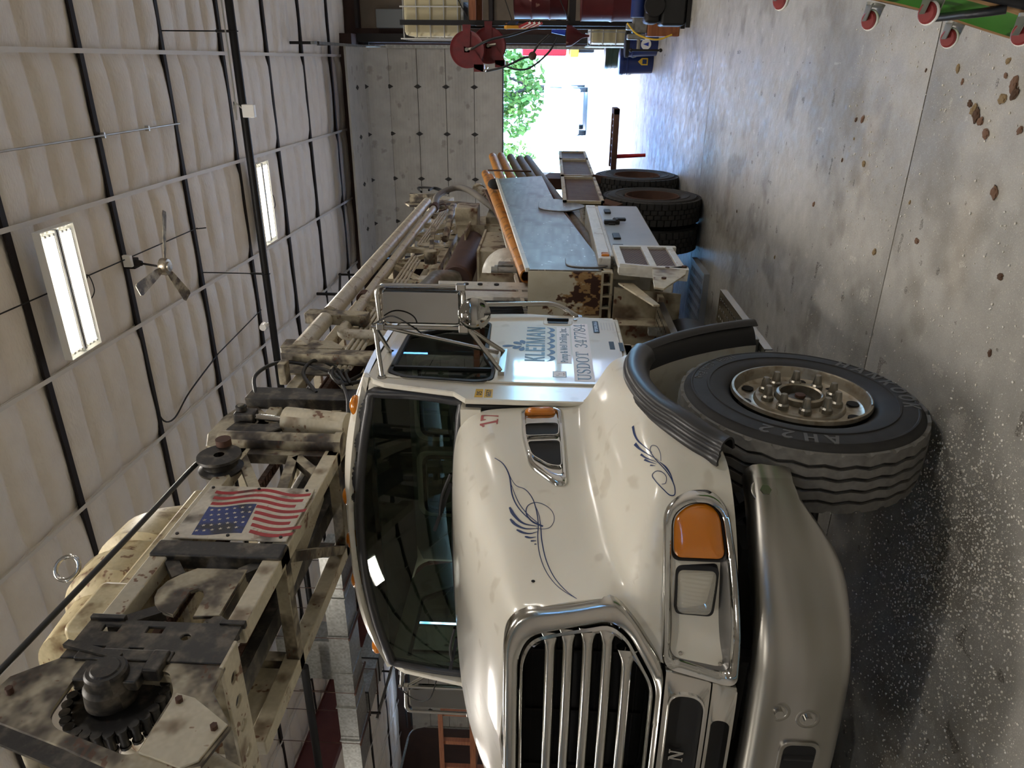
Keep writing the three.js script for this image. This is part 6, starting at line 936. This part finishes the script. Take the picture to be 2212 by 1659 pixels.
// brushed pinstripes on hood and fender
{
  const L = {
    a: [[-2.933, 1.923], [-2.891, 1.882], [-2.819, 1.849], [-2.707, 1.829], [-2.646, 1.804], [-2.587, 1.761], [-2.541, 1.713]], b: [[-2.763, 1.836], [-2.705, 1.816], [-2.652, 1.793], [-2.595, 1.754], [-2.547, 1.709]],
    c: [[-2.86, 1.865], [-2.759, 1.816], [-2.733, 1.774], [-2.686, 1.742], [-2.612, 1.720], [-2.542, 1.711], [-2.484, 1.712], [-2.404, 1.703], [-2.326, 1.677], [-2.251, 1.630], [-2.180, 1.557]], d: [[-2.653, 1.730], [-2.594, 1.710], [-2.533, 1.701], [-2.466, 1.695], [-2.370, 1.675], [-2.287, 1.640], [-2.222, 1.595], [-2.180, 1.557]],
    loop: [[-2.532, 1.691], [-2.563, 1.739], [-2.605, 1.764], [-2.643, 1.759], [-2.658, 1.730], [-2.645, 1.690], [-2.605, 1.653], [-2.557, 1.645], [-2.525, 1.663], [-2.520, 1.695], [-2.528, 1.720]],
    f1: [[-2.646, 1.838], [-2.603, 1.816], [-2.556, 1.774], [-2.534, 1.713]], f2: [[-2.587, 1.832], [-2.555, 1.807], [-2.529, 1.766], [-2.524, 1.712]], f3: [[-2.529, 1.802], [-2.510, 1.773], [-2.502, 1.744], [-2.509, 1.712]], f4: [[-2.490, 1.766], [-2.482, 1.743], [-2.483, 1.719]], f5: [[-2.466, 1.741], [-2.465, 1.718]], f6: [[-2.449, 1.725], [-2.449, 1.716]],
    g1: [[-2.747, 1.321], [-2.700, 1.318], [-2.655, 1.308], [-2.617, 1.292], [-2.56, 1.262]], g2: [[-2.650, 1.320], [-2.612, 1.306], [-2.562, 1.278], [-2.509, 1.239]], g3: [[-2.580, 1.303], [-2.548, 1.285], [-2.503, 1.245]], g4: [[-2.546, 1.292], [-2.523, 1.275], [-2.500, 1.251]], g5: [[-2.507, 1.274], [-2.494, 1.255]],
    s: [[-2.508, 1.233], [-2.550, 1.232], [-2.587, 1.243], [-2.596, 1.260], [-2.575, 1.268], [-2.540, 1.259], [-2.499, 1.240], [-2.461, 1.217], [-2.428, 1.200], [-2.397, 1.191], [-2.376, 1.194], [-2.376, 1.210], [-2.401, 1.236], [-2.436, 1.259], [-2.465, 1.269], [-2.472, 1.256], [-2.460, 1.232], [-2.439, 1.219], [-2.417, 1.225], [-2.417, 1.238]], t: [[-2.506, 1.239], [-2.478, 1.218], [-2.448, 1.203], [-2.419, 1.195]] };
  const W = { a: [0.003, 0.007, 0.003], b: [0.002, 0.004, 0.003], c: [0.002, 0.005, 0.002], d: [0.002, 0.005, 0.002], loop: [0.008, 0.003, 0.002], f1: [0.016, 0.012, 0.002], f2: [0.014, 0.010, 0.002], f3: [0.012, 0.008, 0.002], f4: [0.010, 0.008, 0.002], f5: [0.008, 0.006, 0.002], f6: [0.006, 0.005, 0.003], g1: [0.008, 0.006, 0.002], g2: [0.010, 0.006, 0.001], g3: [0.007, 0.005, 0.001], g4: [0.007, 0.005, 0.001], g5: [0.005, 0.004, 0.001], s: [0.002, 0.004, 0.002], t: [0.002, 0.007, 0.002] };
  for (const k in L) { const cv = new THREE.CatmullRomCurve3(L[k].map(([z, y]) => V(0, y, z))), n = 8 * L[k].length, G = []; const wAt = (t) => t < 0.4 ? W[k][0] + (W[k][1] - W[k][0]) * t / 0.4 : W[k][1] + (W[k][2] - W[k][1]) * (t - 0.4) / 0.6;
    for (let i = 0; i <= n; i++) { const t = i / n, p = cv.getPoint(t), q = cv.getTangent(t), w = wAt(t) * (k[0] === 'f' ? Math.min(1, 0.45 + t * 3) : 1), nz = -q.y, ny = q.z, l = Math.hypot(nz, ny) || 1; const A = onHood(p.z + nz / l * w / 2, p.y + ny / l * w / 2, 0.0015), B = onHood(p.z - nz / l * w / 2, p.y - ny / l * w / 2, 0.0015); if (A && B) G.push([[A.x, A.y, A.z], [B.x, B.y, B.z]]); }
    if (G.length > 1) part('pinstripe', shell(G, 0), navyM, hood); }
  const h = onHood(-2.289, 1.725, 0.001); part('drain_hole', sphere([h.x, h.y, h.z], 0.008, 0.3, 1, 1, 8), matteBlackM, hood);
}
// raised tyre lettering
{
  const fw = truck.children.find((c) => c.name === 'front_wheel'), ring = (str, mid, step, R, h, font) => { const gs = []; [...str].forEach((ch, i) => { if (ch === ' ') return; const a = (mid + (i - (str.length - 1) / 2) * step) * Math.PI / 180, g = new THREE.ExtrudeGeometry(font.generateShapes(ch, h / 0.74), { depth: 0.0035, bevelEnabled: false, curveSegments: 3 }); g.computeBoundingBox(); const b = g.boundingBox; gs.push(g.translate(-(b.min.x + b.max.x) / 2, R - h / 2, 0).rotateZ(-a).applyMatrix4(MD).translate(XW - 0.0065, 0.54, -3.03)); }); return gs; };
  const letterM = std({ color: 0x565654, roughness: 0.6 });
  part('brand_lettering', ring('HANKOOK', 164, 10.5, 0.446, 0.05, sansB), letterM, fw); 
  part('size_lettering', ring('AH22', 288, 11, 0.446, 0.05, sansB), letterM, fw); part('type_lettering', ring('Regional Haul', 40, 3.7, 0.45, 0.026, sansR), letterM, fw);
}
// ---------- rack of totes and drums beside the far door ----------
const cageM = std({ color: 0xb8b8b4, metalness: 0.8, roughness: 0.4 }), toteM = phy({ color: 0xd6cba4, roughness: 0.5, transmission: 0.25, thickness: 0 }), darkRedM = std({ map: tex(256, (u, v) => { let c = mix([0.34, 0.10, 0.11], [0.27, 0.07, 0.08], fbm(N1, u, v, 6, 4)); return mix(c, [0.62, 0.52, 0.46], 0.8 * sst(0.66, 0.76, fbm(N4, u, v, 8, 4))); }, 0.9), roughness: 0.5 }), woodM = std({ map: tex(256, (u, v) => mix([0.47, 0.27, 0.15], [0.58, 0.36, 0.22], N3(u * 4, v * 40, 64)), 0.8), roughness: 0.6 });
function tote(label, x0, x1, y0, y1, z0, z1, liquid) {
  const t = thing('caged_tote', label, 'tote', V((x0 + x1) / 2, y0, (z0 + z1) / 2));
  part('tank', box(x0 + 0.04, x1 - 0.04, y0 + 0.12, y1 - 0.05, z0 + 0.04, z1 - 0.04, 0.06), toteM, t);
  part('liquid', box(x0 + 0.05, x1 - 0.05, y0 + 0.13, y0 + 0.13 + (y1 - y0) * liquid, z0 + 0.05, z1 - 0.05, 0.05), std({ color: 0x55564f, roughness: 0.4 }), t);
  for (const y of [0.16, 0.36, 0.56, 0.76, 0.95]) { const Y = y0 + (y1 - y0) * y; part('cage_ring', bent([[x0, Y, z0], [x1, Y, z0], [x1, Y, z1], [x0, Y, z1], [x0, Y, z0 - 0.001]], 0.011, 0.05, 6), cageM, t); }
  for (let k = 0; k <= 5; k++) { const x = x0 + (x1 - x0) * k / 5; for (const z of [z0, z1]) part('cage_bar', cyl([x, y0 + 0.1, z], [x, y1, z], 0.011, 0.011, 6), cageM, t); if (k && k < 5) for (const xx of [x0, x1]) part('cage_bar', cyl([xx, y0 + 0.1, z0 + (z1 - z0) * k / 5], [xx, y1, z0 + (z1 - z0) * k / 5], 0.011, 0.011, 6), cageM, t); }
  part('pallet', [box(x0, x1, y0 + 0.08, y0 + 0.12, z0, z1), box(x0, x0 + 0.1, y0, y0 + 0.08, z0, z1), box(x1 - 0.1, x1, y0, y0 + 0.08, z0, z1), box((x0 + x1) / 2 - 0.05, (x0 + x1) / 2 + 0.05, y0, y0 + 0.08, z0, z1)], galvM, t);
  return t;
}
{
  const rk = thing('storage_rack', 'dark steel pallet rack with diagonal braces beside the far door', 'rack', V(1.1, 0, -12.6));
  for (const [x, z] of [[0.50, -12.1], [2.2, -12.1], [0.50, -13.3], [2.2, -13.3]]) part('upright', [box(x - 0.035, x + 0.035, 0, 4.0, z - 0.035, z + 0.035)], steelDarkM, rk);
  for (const z of [-12.1, -13.2]) for (const y of [1.36, 2.85]) part('beam', box(0.5, 2.2, y, y + 0.1, z - 0.03, z + 0.03), y > 2 ? woodM : steelDarkM, rk);
  for (const [y0, y1] of [[2.95, 3.9], [1.45, 2.3], [2.3, 2.95]]) part('brace', bar([0.52, y0, -12.06], [2.2, y1, -12.06], 0.05, 0.012), steelDarkM, rk);
  part('shelf_deck', [box(0.5, 2.2, 2.95, 2.965, -13.2, -12.1), box(0.5, 2.2, 1.46, 1.475, -13.2, -12.1)], tanSheetM, rk);
}
tote('caged plastic tote with cream coloured upper half on top of the rack', 0.28, 1.38, 2.97, 4.02, -13.2, -12.2, 0.42);
tote('low caged plastic tote on the floor under the rack', 0.22, 1.3, 0.02, 1.1, -14.6, -13.55, 0.5);
const drum = (label, x, y, z, r, h) => { const t = thing('steel_drum', label, 'drum', V(x, y, z)); obj('shell', lathe([[0, 0], [r - 0.01, 0], [r, 0.01], [r, h * 0.3], [r + 0.012, h * 0.33], [r, h * 0.36], [r, h * 0.64], [r + 0.012, h * 0.67], [r, h * 0.70], [r, h - 0.01], [r + 0.008, h], [r - 0.012, h + 0.004], [r - 0.015, h - 0.012], [0, h - 0.012]], 32), darkRedM, t); obj('bung', cyl([r * 0.55, h - 0.012, 0], [r * 0.55, h + 0.012, 0], 0.03), steelDarkM, t); return t; };
drum('dark red steel drum standing on the rack shelf below the tote', 0.98, 1.476, -12.62, 0.4, 0.82);
drum('tall dented dark red drum at the foot of the rack', 0.93, 0.0, -11.62, 0.42, 1.30);
drum('dark red steel drum half hidden deep in the rack', 1.75, 1.476, -12.65, 0.32, 0.86);
// twin hose reels on the upright
for (const [i, z, x, y, label] of [[0, -11.80, 0.13, 2.95, 'red steel hose reel nearer the truck on the rack upright'], [1, -12.15, 0.19, 2.66, 'second red hose reel tucked behind the first on the rack']]) {
  const t = thing('hose_reel', label, 'hose reel', V(x, y, z)), D = 0.10;
  for (const s of [1, -1]) obj('reel_disc', latheZ([[0.03, -0.01], [0.225, -0.012], [0.25, -0.02], [0.256, 0], [0.25, 0.012], [0.225, 0.004], [0.2, 0.002], [0.03, 0.006]], [0, 0, s * D], 40, 0.5), redReelM, t);
  obj('drum_core', latheZ([[0, -0.09], [0.14, -0.09], [0.14, 0.09], [0, 0.09]], [0, 0, 0], 24), hoseM, t);
  obj('reel_arm', [plateZ([[-0.05, 0.05], [0.05, 0.06], [-0.02, -0.12], [-0.18, -0.24], [-0.30, -0.24], [-0.26, -0.12]], D + 0.03, 0.012), plateZ([[-0.04, -0.04], [-0.04, 0.04], [0.33, 0.06], [0.33, -0.06]], D + 0.03, 0.012), box(-0.3, -0.2, -0.25, -0.1, -D, D + 0.03)], redReelM, t);
  obj('hub_fitting', [cyl([0, 0, D], [0, 0, D + 0.09], 0.03, 0.025, 12), cyl([0, 0, D + 0.06], [0.02, -0.12, D + 0.08], 0.02, 0.02, 10)], lugM, t);
  obj('hose_guide', [cyl([-0.28, -0.26, 0.05], [-0.28, -0.26, 0.14], 0.018), cyl([-0.24, -0.29, 0.05], [-0.24, -0.29, 0.14], 0.018)], stainlessM, t);
}
{ const reels = scene.children.filter((c) => c.name.startsWith('hose_reel'));
  part('hose', tube([[0.13, 2.88, -11.54], [0.25, 2.62, -11.5], [0.32, 2.3, -11.55], [0.40, 2.05, -11.7], [0.43, 1.9, -11.78]], 0.016, 40, 8), hoseM, reels[0]); part('hose', tube([[-0.16, 2.66, -11.6], [-0.10, 2.4, -11.58], [0.02, 2.12, -11.6], [0.05, 2.0, -11.6], [0.2, 1.9, -11.62], [0.33, 1.75, -11.65]], 0.016, 40, 8), hoseM, reels[0]); part('ball_stop', sphere([0.05, 1.98, -11.6], 0.06, 1, 1, 1, 14), rustM, reels[0]);
  part('hose', tube([[-0.09, 2.42, -11.98], [-0.14, 2.2, -11.95], [-0.1, 2.0, -11.95], [0.1, 1.75, -11.95], [0.3, 1.62, -11.95]], 0.014, 40, 8), hoseM, reels[1]); }
{ const t = thing('small_flag', 'small folded red and white striped flag on the rack upright', 'flag', V(0.47, 1.98, -11.98)); for (let k = 0; k < 7; k++) obj('stripe', bar([-0.03 + 0.0 * k, 0.22 - k * 0.035, 0.02], [0.03, 0.08 - k * 0.035, 0.05], 0.012, 0.034), k % 2 ? lampWhiteM : flagRedM, t); obj('union', plateZ([[0.0, 0.24], [0.05, 0.22], [0.05, 0.36], [0.01, 0.40]], 0.04, 0.01), flagBlueM, t); obj('stick', cyl([0, -0.1, 0], [0.02, 0.42, 0.02], 0.006, 0.006, 6), woodM, t); }
tag(obj('yellow_bar', [cyl([0.44, 2.38, -12.0], [0.44, 1.95, -12.0], 0.025, 0.025, 10), cyl([0.44, 2.38, -12.0], [0.44, 2.42, -12.0], 0.03, 0.02, 10)], std({ color: 0xd99a26, roughness: 0.5 })), 'yellow bar hanging on the rack below the hose reels', 'bar');
{ const t = thing('red_funnel', 'dark red funnel with a blue nozzle clipped to the rack', 'funnel', V(0.33, 1.15, -12.0)); obj('cone', lathe([[0.015, 0], [0.03, 0.1], [0.14, 0.26], [0.15, 0.34], [0.14, 0.34], [0.13, 0.26], [0.02, 0.1], [0.01, 0]], 24), darkRedM, t); obj('nozzle', cyl([0.04, 0.36, 0.06], [0.06, 0.56, 0.08], 0.04, 0.025, 12), navyBrightM, t); }
// pails
const pail = (label, x, z, r, h, m, lid, y = 0) => { const t = thing('pail', label, 'pail', V(x, y, z), 'pails beside the far door'); obj('body', lathe([[0, 0.004], [r * 0.86, 0], [r * 0.88, 0.01], [r * 0.97, h * 0.72], [r * 0.97, h * 0.74], [r * 1.02, h * 0.75], [r * 1.02, h * 0.78], [r * 0.98, h * 0.79], [r, h * 0.92], [r * 0.94, h * 0.92], [0, h * 0.9]], 32), m, t); obj('lid', lathe([[0, h], [r * 0.9, h], [r * 1.03, h * 0.985], [r * 1.05, h * 0.95], [r * 1.05, h * 0.88], [r * 1.0, h * 0.88]], 32), lid, t); obj('handle', new THREE.TorusGeometry(r * 1.02, 0.005, 6, 24, Math.PI).rotateX(2.6).translate(0, h * 0.74, 0), galvM, t); return t; };
const bluePailM = std({ color: 0x1d2f66, roughness: 0.35 });
{ const a = pail('blue pail with a yellow house shaped label beside the floor dirt', -0.02, -13.45, 0.2, 0.56, bluePailM, bluePailM); obj('label', plateZ([[-0.05, 0.10], [0.06, 0.10], [0.06, 0.20], [0.005, 0.26], [-0.05, 0.20]], 0.215, 0.03), std({ color: 0xd8b234, roughness: 0.5 }), a); obj('label_print', plateZ([[-0.03, 0.12], [0.04, 0.12], [0.04, 0.19], [-0.03, 0.19]], 0.219, 0.03), navyM, a);
  const b = pail('blue pail with a round white label, against the rack foot', 0.24, -13.02, 0.19, 0.52, bluePailM, matteBlackM); obj('label', cyl([0, 0.2, 0.19], [0, 0.2, 0.205], 0.08, 0.08, 24), lampWhiteM, b); obj('label_print', plateZ([[-0.03, 0.16], [0.03, 0.16], [0.0, 0.25]], 0.21, 0.004), navyBrightM, b); }
pail('dark green ribbed pail standing past the blue pails', 0.1, -16.6, 0.26, 0.6, std({ color: 0x1d3328, roughness: 0.4 }), std({ color: 0x18291f, roughness: 0.4 }));
// bench vise on a block and a black engine block near the rack foot
{ const t = thing('bench_vise', 'worn steel bench vise on a timber block with its long handle hanging', 'vise', V(0.46, 0, -11.0)); obj('block', box(-0.16, 0.16, 0, 0.42, -0.14, 0.14, 0.01), woodM, t); obj('body', [box(-0.12, 0.12, 0.42, 0.62, -0.07, 0.07, 0.015), box(-0.20, -0.13, 0.44, 0.68, -0.08, 0.08, 0.012), box(-0.08, 0.0, 0.6, 0.7, -0.08, 0.08, 0.01)], galvM, t); obj('screw', cyl([-0.34, 0.52, 0], [-0.1, 0.52, 0], 0.025, 0.025, 12), lugM, t); obj('handle', [cyl([-0.33, 0.62, 0.03], [-0.33, 0.22, 0.06], 0.014, 0.014, 10), sphere([-0.33, 0.22, 0.06], 0.026, 1, 1, 1, 12), sphere([-0.33, 0.62, 0.03], 0.026, 1, 1, 1, 12)], steelDarkM, t); obj('yellow_strap', tube([[0.0, 0.7, 0.09], [-0.14, 0.55, 0.12], [-0.2, 0.3, 0.16], [-0.14, 0.1, 0.18]], 0.012, 24, 6), std({ color: 0xd9b234, roughness: 0.5 }), t); }
{ const t = thing('engine_block', 'small black engine on the floor at the picture edge near the rack', 'engine', V(0.62, 0, -10.3)); obj('crankcase', box(-0.22, 0.22, 0.05, 0.36, -0.2, 0.2, 0.04), blackM, t); obj('shroud', [box(-0.2, 0.2, 0.36, 0.56, -0.18, 0.18, 0.06), cyl([0, 0.45, 0.18], [0, 0.45, 0.24], 0.13, 0.12)], steelDarkM, t); for (const z of [-0.22, 0.16]) obj('skid', box(-0.24, 0.24, 0, 0.05, z, z + 0.06), steelDarkM, t); obj('tank', cyl([-0.12, 0.63, 0], [0.12, 0.63, 0], 0.09, 0.09), bluePailM, t); }
obj('breaker_box', [box(0.62, 1.0, 5.0, 5.62, WZ0 + 0.02, WZ0 + 0.2, 0.02), box(0.74, 0.84, 5.2, 5.38, WZ0 + 0.2, WZ0 + 0.205)], std({ color: 0x6e7272, roughness: 0.5 }), wallBack, 'grey electrical box');
// red machine with yellow trim standing just outside the door jamb
{ const t = thing('red_trailer', 'red and yellow equipment trailer parked outside beside the door jamb', 'trailer', V(1.3, -0.04, -24)); obj('body', box(-1.2, 1.2, 1.3, 2.6, -1, 1, 0.05), redPaintM, t); obj('stripe', box(-1.22, 1.22, 0.95, 1.2, -1.02, 1.02, 0.03), std({ color: 0xe0a92a, roughness: 0.5 }), t); obj('chassis', box(-1.1, 1.1, 0.5, 0.95, -0.9, 0.9, 0.03), steelDarkM, t); for (const x of [-0.8, 0.8]) for (const z of [-0.9, 0.9]) obj('wheel', cyl([x - 0.1, 0.36, z], [x + 0.1, 0.36, z], 0.36), tireM, t); }
// ---------- loose things on the floor ----------
{ // mechanic's creeper stood up on end, leaning
  const t = thing('mechanics_creeper', 'green topped mechanics creeper on red casters, stood on end and leaning', 'creeper', V(0.045, 0.002, -2.48)); t.rotation.z = -0.19;
  const frameM = std({ color: 0x34363a, roughness: 0.4, metalness: 0.6 }), greenM = std({ map: tex(256, (u, v) => mix(mix([0.20, 0.46, 0.13], [0.30, 0.58, 0.20], fbm(N1, u, v, 6, 4)), [0.10, 0.25, 0.08], 0.8 * sst(0.6, 0.75, fbm(N4, u, v, 10, 3))), 0.5), roughness: 0.5 }), plyM = std({ map: tex(256, (u, v) => mix([0.72, 0.58, 0.42], [0.62, 0.48, 0.33], N3(u * 40, v * 3, 64)), 0.3), roughness: 0.6 });
  const G = []; for (let i = 0; i <= 24; i++) { const y = 0.14 + 0.92 * i / 24; G.push(Array.from({ length: 9 }, (_, j) => { const s = j / 8 - 0.5; return [0.012 + 0.035 * (1 - 4 * s * s) - 0.012 * Math.cos(i / 24 * 6), y, s * 0.34]; })); }
  obj('board', shell(G, 0.016), greenM, t); obj('board_edge', [sweep(G.map((r) => V(r[0][0] - 0.006, r[0][1], r[0][2] - 0.002)), 0.013, 8), sweep(G.map((r) => V(r[8][0] - 0.006, r[8][1], r[8][2] + 0.002)), 0.013, 8)], plyM, t);
  for (const s of [-1, 1]) obj('side_rail', bent([[0.02, 0.02, s * 0.15], [0.02, 0.03, s * 0.2], [0.02, 1.1, s * 0.2], [0.02, 1.12, s * 0.1]], 0.013, 0.05, 10), frameM, t);
  for (const y of [0.10, 0.54, 1.06]) obj('cross_tube', bent([[0.0, y - 0.06, 0.2], [-0.02, y, 0.16], [-0.02, y, -0.16], [0.0, y - 0.06, -0.2]], 0.012, 0.05, 10), frameM, t);
  for (const [y, s] of [[0.41, 1], [0.68, 1], [0.41, -1], [0.68, -1], [0.98, -1]]) { const w = sub('caster', t); obj('fork', [plateY([[-0.005, s * 0.2 - 0.026], [-0.005, s * 0.2 + 0.026], [-0.055, s * 0.2 + 0.016], [-0.055, s * 0.2 - 0.016]], y + 0.020, 0.003), plateY([[-0.005, s * 0.2 - 0.026], [-0.005, s * 0.2 + 0.026], [-0.055, s * 0.2 + 0.016], [-0.055, s * 0.2 - 0.016]], y - 0.017, 0.003), cyl([0.0, y, s * 0.2], [-0.008, y, s * 0.2], 0.03, 0.028, 14)], galvM, w); const prof = [[0, -0.011], [0.023, -0.012], [0.028, -0.008], [0.028, 0.008], [0.023, 0.012], [0, 0.011]]; obj('roller', lathe(prof, 24, 0.5).rotateX(0.5).rotateZ(0.25).translate(-0.048, y, s * 0.2), redWheelM, w); obj('tread', new THREE.TorusGeometry(0.027, 0.0055, 8, 24).rotateX(Math.PI / 2).rotateX(0.5).rotateZ(0.25).translate(-0.048, y, s * 0.2), lampWhiteM, w); }
}
{ const t = thing('tool_chest', 'dark tool chest that the creeper leans on, just outside the picture', 'tool chest', V(0.72, 0, -2.45)); obj('carcass', box(-0.32, 0.32, 0.06, 1.02, -0.35, 0.35, 0.01), steelDarkM, t); for (let k = 0; k < 5; k++) { const d = obj('drawer', box(-0.34, -0.32, 0.10 + k * 0.18, 0.26 + k * 0.18, -0.33, 0.33, 0.004), blackM, t); obj('handle', box(-0.36, -0.34, 0.235 + k * 0.18, 0.25 + k * 0.18, -0.3, 0.3), galvM, d); } for (const z of [-0.3, 0.3]) for (const x of [-0.28, 0.28]) obj('foot', cyl([x, 0, z], [x, 0.06, z], 0.03), blackM, t); }
// clods and leaves
{
  const clodM = [std({ color: 0x6b5140, roughness: 0.95 }), std({ color: 0x4c3728, roughness: 0.95 }), std({ color: 0x7d6a4c, roughness: 0.95 })], P = [[-0.07, -2.97, 5], [-0.10, -2.95, 4], [-0.12, -3.02, 4], [-0.25, -3.07, 4], [-0.19, -3.17, 5], [-0.17, -3.20, 4], [-0.21, -3.13, 3.5], [-0.15, -3.24, 3], [-0.02, -3.40, 3], [-0.28, -4.28, 3.5], [-0.29, -4.37, 2.5], [-0.50, -4.15, 3.5], [-0.45, -2.91, 4.5], [-0.52, -4.46, 2], [-0.90, -3.80, 3.5], [-0.75, -3.40, 3], [-1.23, -6.66, 2.5], [-1.33, -5.40, 2.5], [-0.83, -4.79, 3], [-0.73, -2.73, 3], [-0.39, -4.35, 1.6], [-0.07, -3.34, 2], [-0.03, -3.68, 1.6], [0.01, -3.05, 2.5], [-0.04, -3.04, 2.2], [-1.01, -2.66, 2.5], [-0.60, -3.55, 1.8], [-0.22, -2.86, 3]];
  const shapes = []; for (let k = 0; k < 4; k++) { const g = new THREE.IcosahedronGeometry(0.01, 2), p = g.attributes.position; for (let i = 0; i < p.count; i++) { const v = V(p.getX(i), p.getY(i), p.getZ(i)).normalize(), f = 0.6 + 0.55 * N1(v.x * 2.3 + 9 + k * 3, v.y * 2.3 + v.z * 1.7 + 5, 64) + 0.4 * N2(v.x * 6 + 9 + k * 7, v.y * 6 + v.z * 5 + 25, 64); p.setXYZ(i, v.x * 0.01 * f, Math.max(-0.0012, v.y * 0.0045 * f), v.z * 0.008 * f); } g.computeVertexNormals(); shapes.push(prep(g)); }
  const kinds = ['pale brown dry mud clod', 'dark brown mud clod', 'sandy flat mud clod'];
  P.forEach(([x, z, s], i) => { const k = i % 3, m = new THREE.Mesh(shapes[i % 4], clodM[k]); m.name = numbered('mud_clod'); m.position.set(x, 0.0012 * s * 0.42, z); m.scale.set(s * 0.54, s * 0.42, s * 0.54); m.rotation.y = i * 2.4; m.castShadow = m.receiveShadow = true; scene.add(m); const far = z < -3.63; tag(m, kinds[k] + (far ? ' on the slab beyond the floor joint, towards the rear wheels' : ' on the slab before the floor joint, near the creeper'), 'mud clod', kinds[k] + (far ? 's beyond the joint' : 's near the creeper')); });
}
// perforated plastic plank on the floor under the deck
{ const hs = []; for (let i = 0; i < 12; i++) for (let j = 0; j < 5; j++) hs.push([[-2.62 + j * 0.11 + 0.03, -8.62 + i * 0.052], [-2.62 + j * 0.11 + 0.09, -8.60 + i * 0.052], [-2.62 + j * 0.11 + 0.09, -8.575 + i * 0.052], [-2.62 + j * 0.11 + 0.03, -8.595 + i * 0.052]].map(([x, z]) => [x, z + 0.55])); tag(obj('floor_grate', [plateY([[-2.66, -8.12], [-2.02, -8.12], [-2.02, -7.4], [-2.66, -7.4]], 0.06, 0.012, hs), box(-2.66, -2.02, 0, 0.048, -8.12, -8.10), box(-2.66, -2.02, 0, 0.048, -7.42, -7.40), box(-2.66, -2.64, 0, 0.048, -8.1, -7.42), box(-2.04, -2.02, 0, 0.048, -8.1, -7.42)], std({ color: 0x8f9499, roughness: 0.5 })), 'grey perforated floor grate lying under the truck deck', 'grate'); }
// timber framed loft in the far bay
{ const t = thing('timber_frame', 'reddish timber stud frame standing in the dark far bay', 'frame', V(-13.5, 0, -11)); for (const x of [-12.65, -13.5, -14.3]) part('stud', box(x - 0.05, x + 0.05, 0, 3.68, -11.1, -11.0), woodM, t); for (const y of [1.2, 2.95, 3.62]) part('rail', box(-14.4, -12.6, y, y + 0.1, -11.0, -10.95), woodM, t); part('shelf_board', box(-14.4, -12.6, 2.93, 2.95, -11.9, -10.95), woodM, t); }
tag(obj('white_pipe', [cyl([-18.2, 1.5, -17.4], [-18.2, 6.1, -17.4], 0.06, 0.06, 14), cyl([-18.2, 5.9, -17.4], [-18.2, 6.1, -17.4], 0.09, 0.09, 14), cyl([-18.2, 0, -17.4], [-18.2, 1.5, -17.4], 0.06, 0.06, 14)], lampWhiteM), 'white vertical pipe by the second overhead door in the far bay', 'pipe');
// white absorbent grit strewn under and before the bumper
{ const g = prep(new THREE.IcosahedronGeometry(0.004, 0).scale(1, 0.55, 0.8)), n = 14000, im = new THREE.InstancedMesh(g, std({ color: 0xd8d4cb, roughness: 0.9 }), n), M = new THREE.Matrix4(), q = new THREE.Quaternion(), e = new THREE.Euler(); let k = 0;
  const dens = (x, z) => Math.min(1, 1.0 * Math.exp(-(((x + 1.72) / 0.33) ** 2 + ((z + 2.45) / 0.42) ** 2)) + 0.5 * Math.exp(-(((x + 2.3) / 0.6) ** 2 + ((z + 2.5) / 0.6) ** 2)) + 0.05);
  while (k < n) { const x = rr(-3.6, 0.3), z = rr(-4.6, -1.2); if (rnd() > dens(x, z) * (0.3 + 0.9 * N2(x * 4 + 40, z * 4 + 40, 64))) continue; const s = 0.35 + 1.3 * rnd() ** 3; M.compose(V(x, 0.0018 * s, z), q.setFromEuler(e.set(0, rr(0, 6), 0)), V(s, s, s)); im.setMatrixAt(k++, M); }
  im.name = 'floor_grit'; im.userData.kind = 'stuff'; im.castShadow = im.receiveShadow = true; scene.add(im); tag(im, 'white absorbent grit scattered on the floor before the bumper', 'grit'); }
renderer.render(scene, camera);
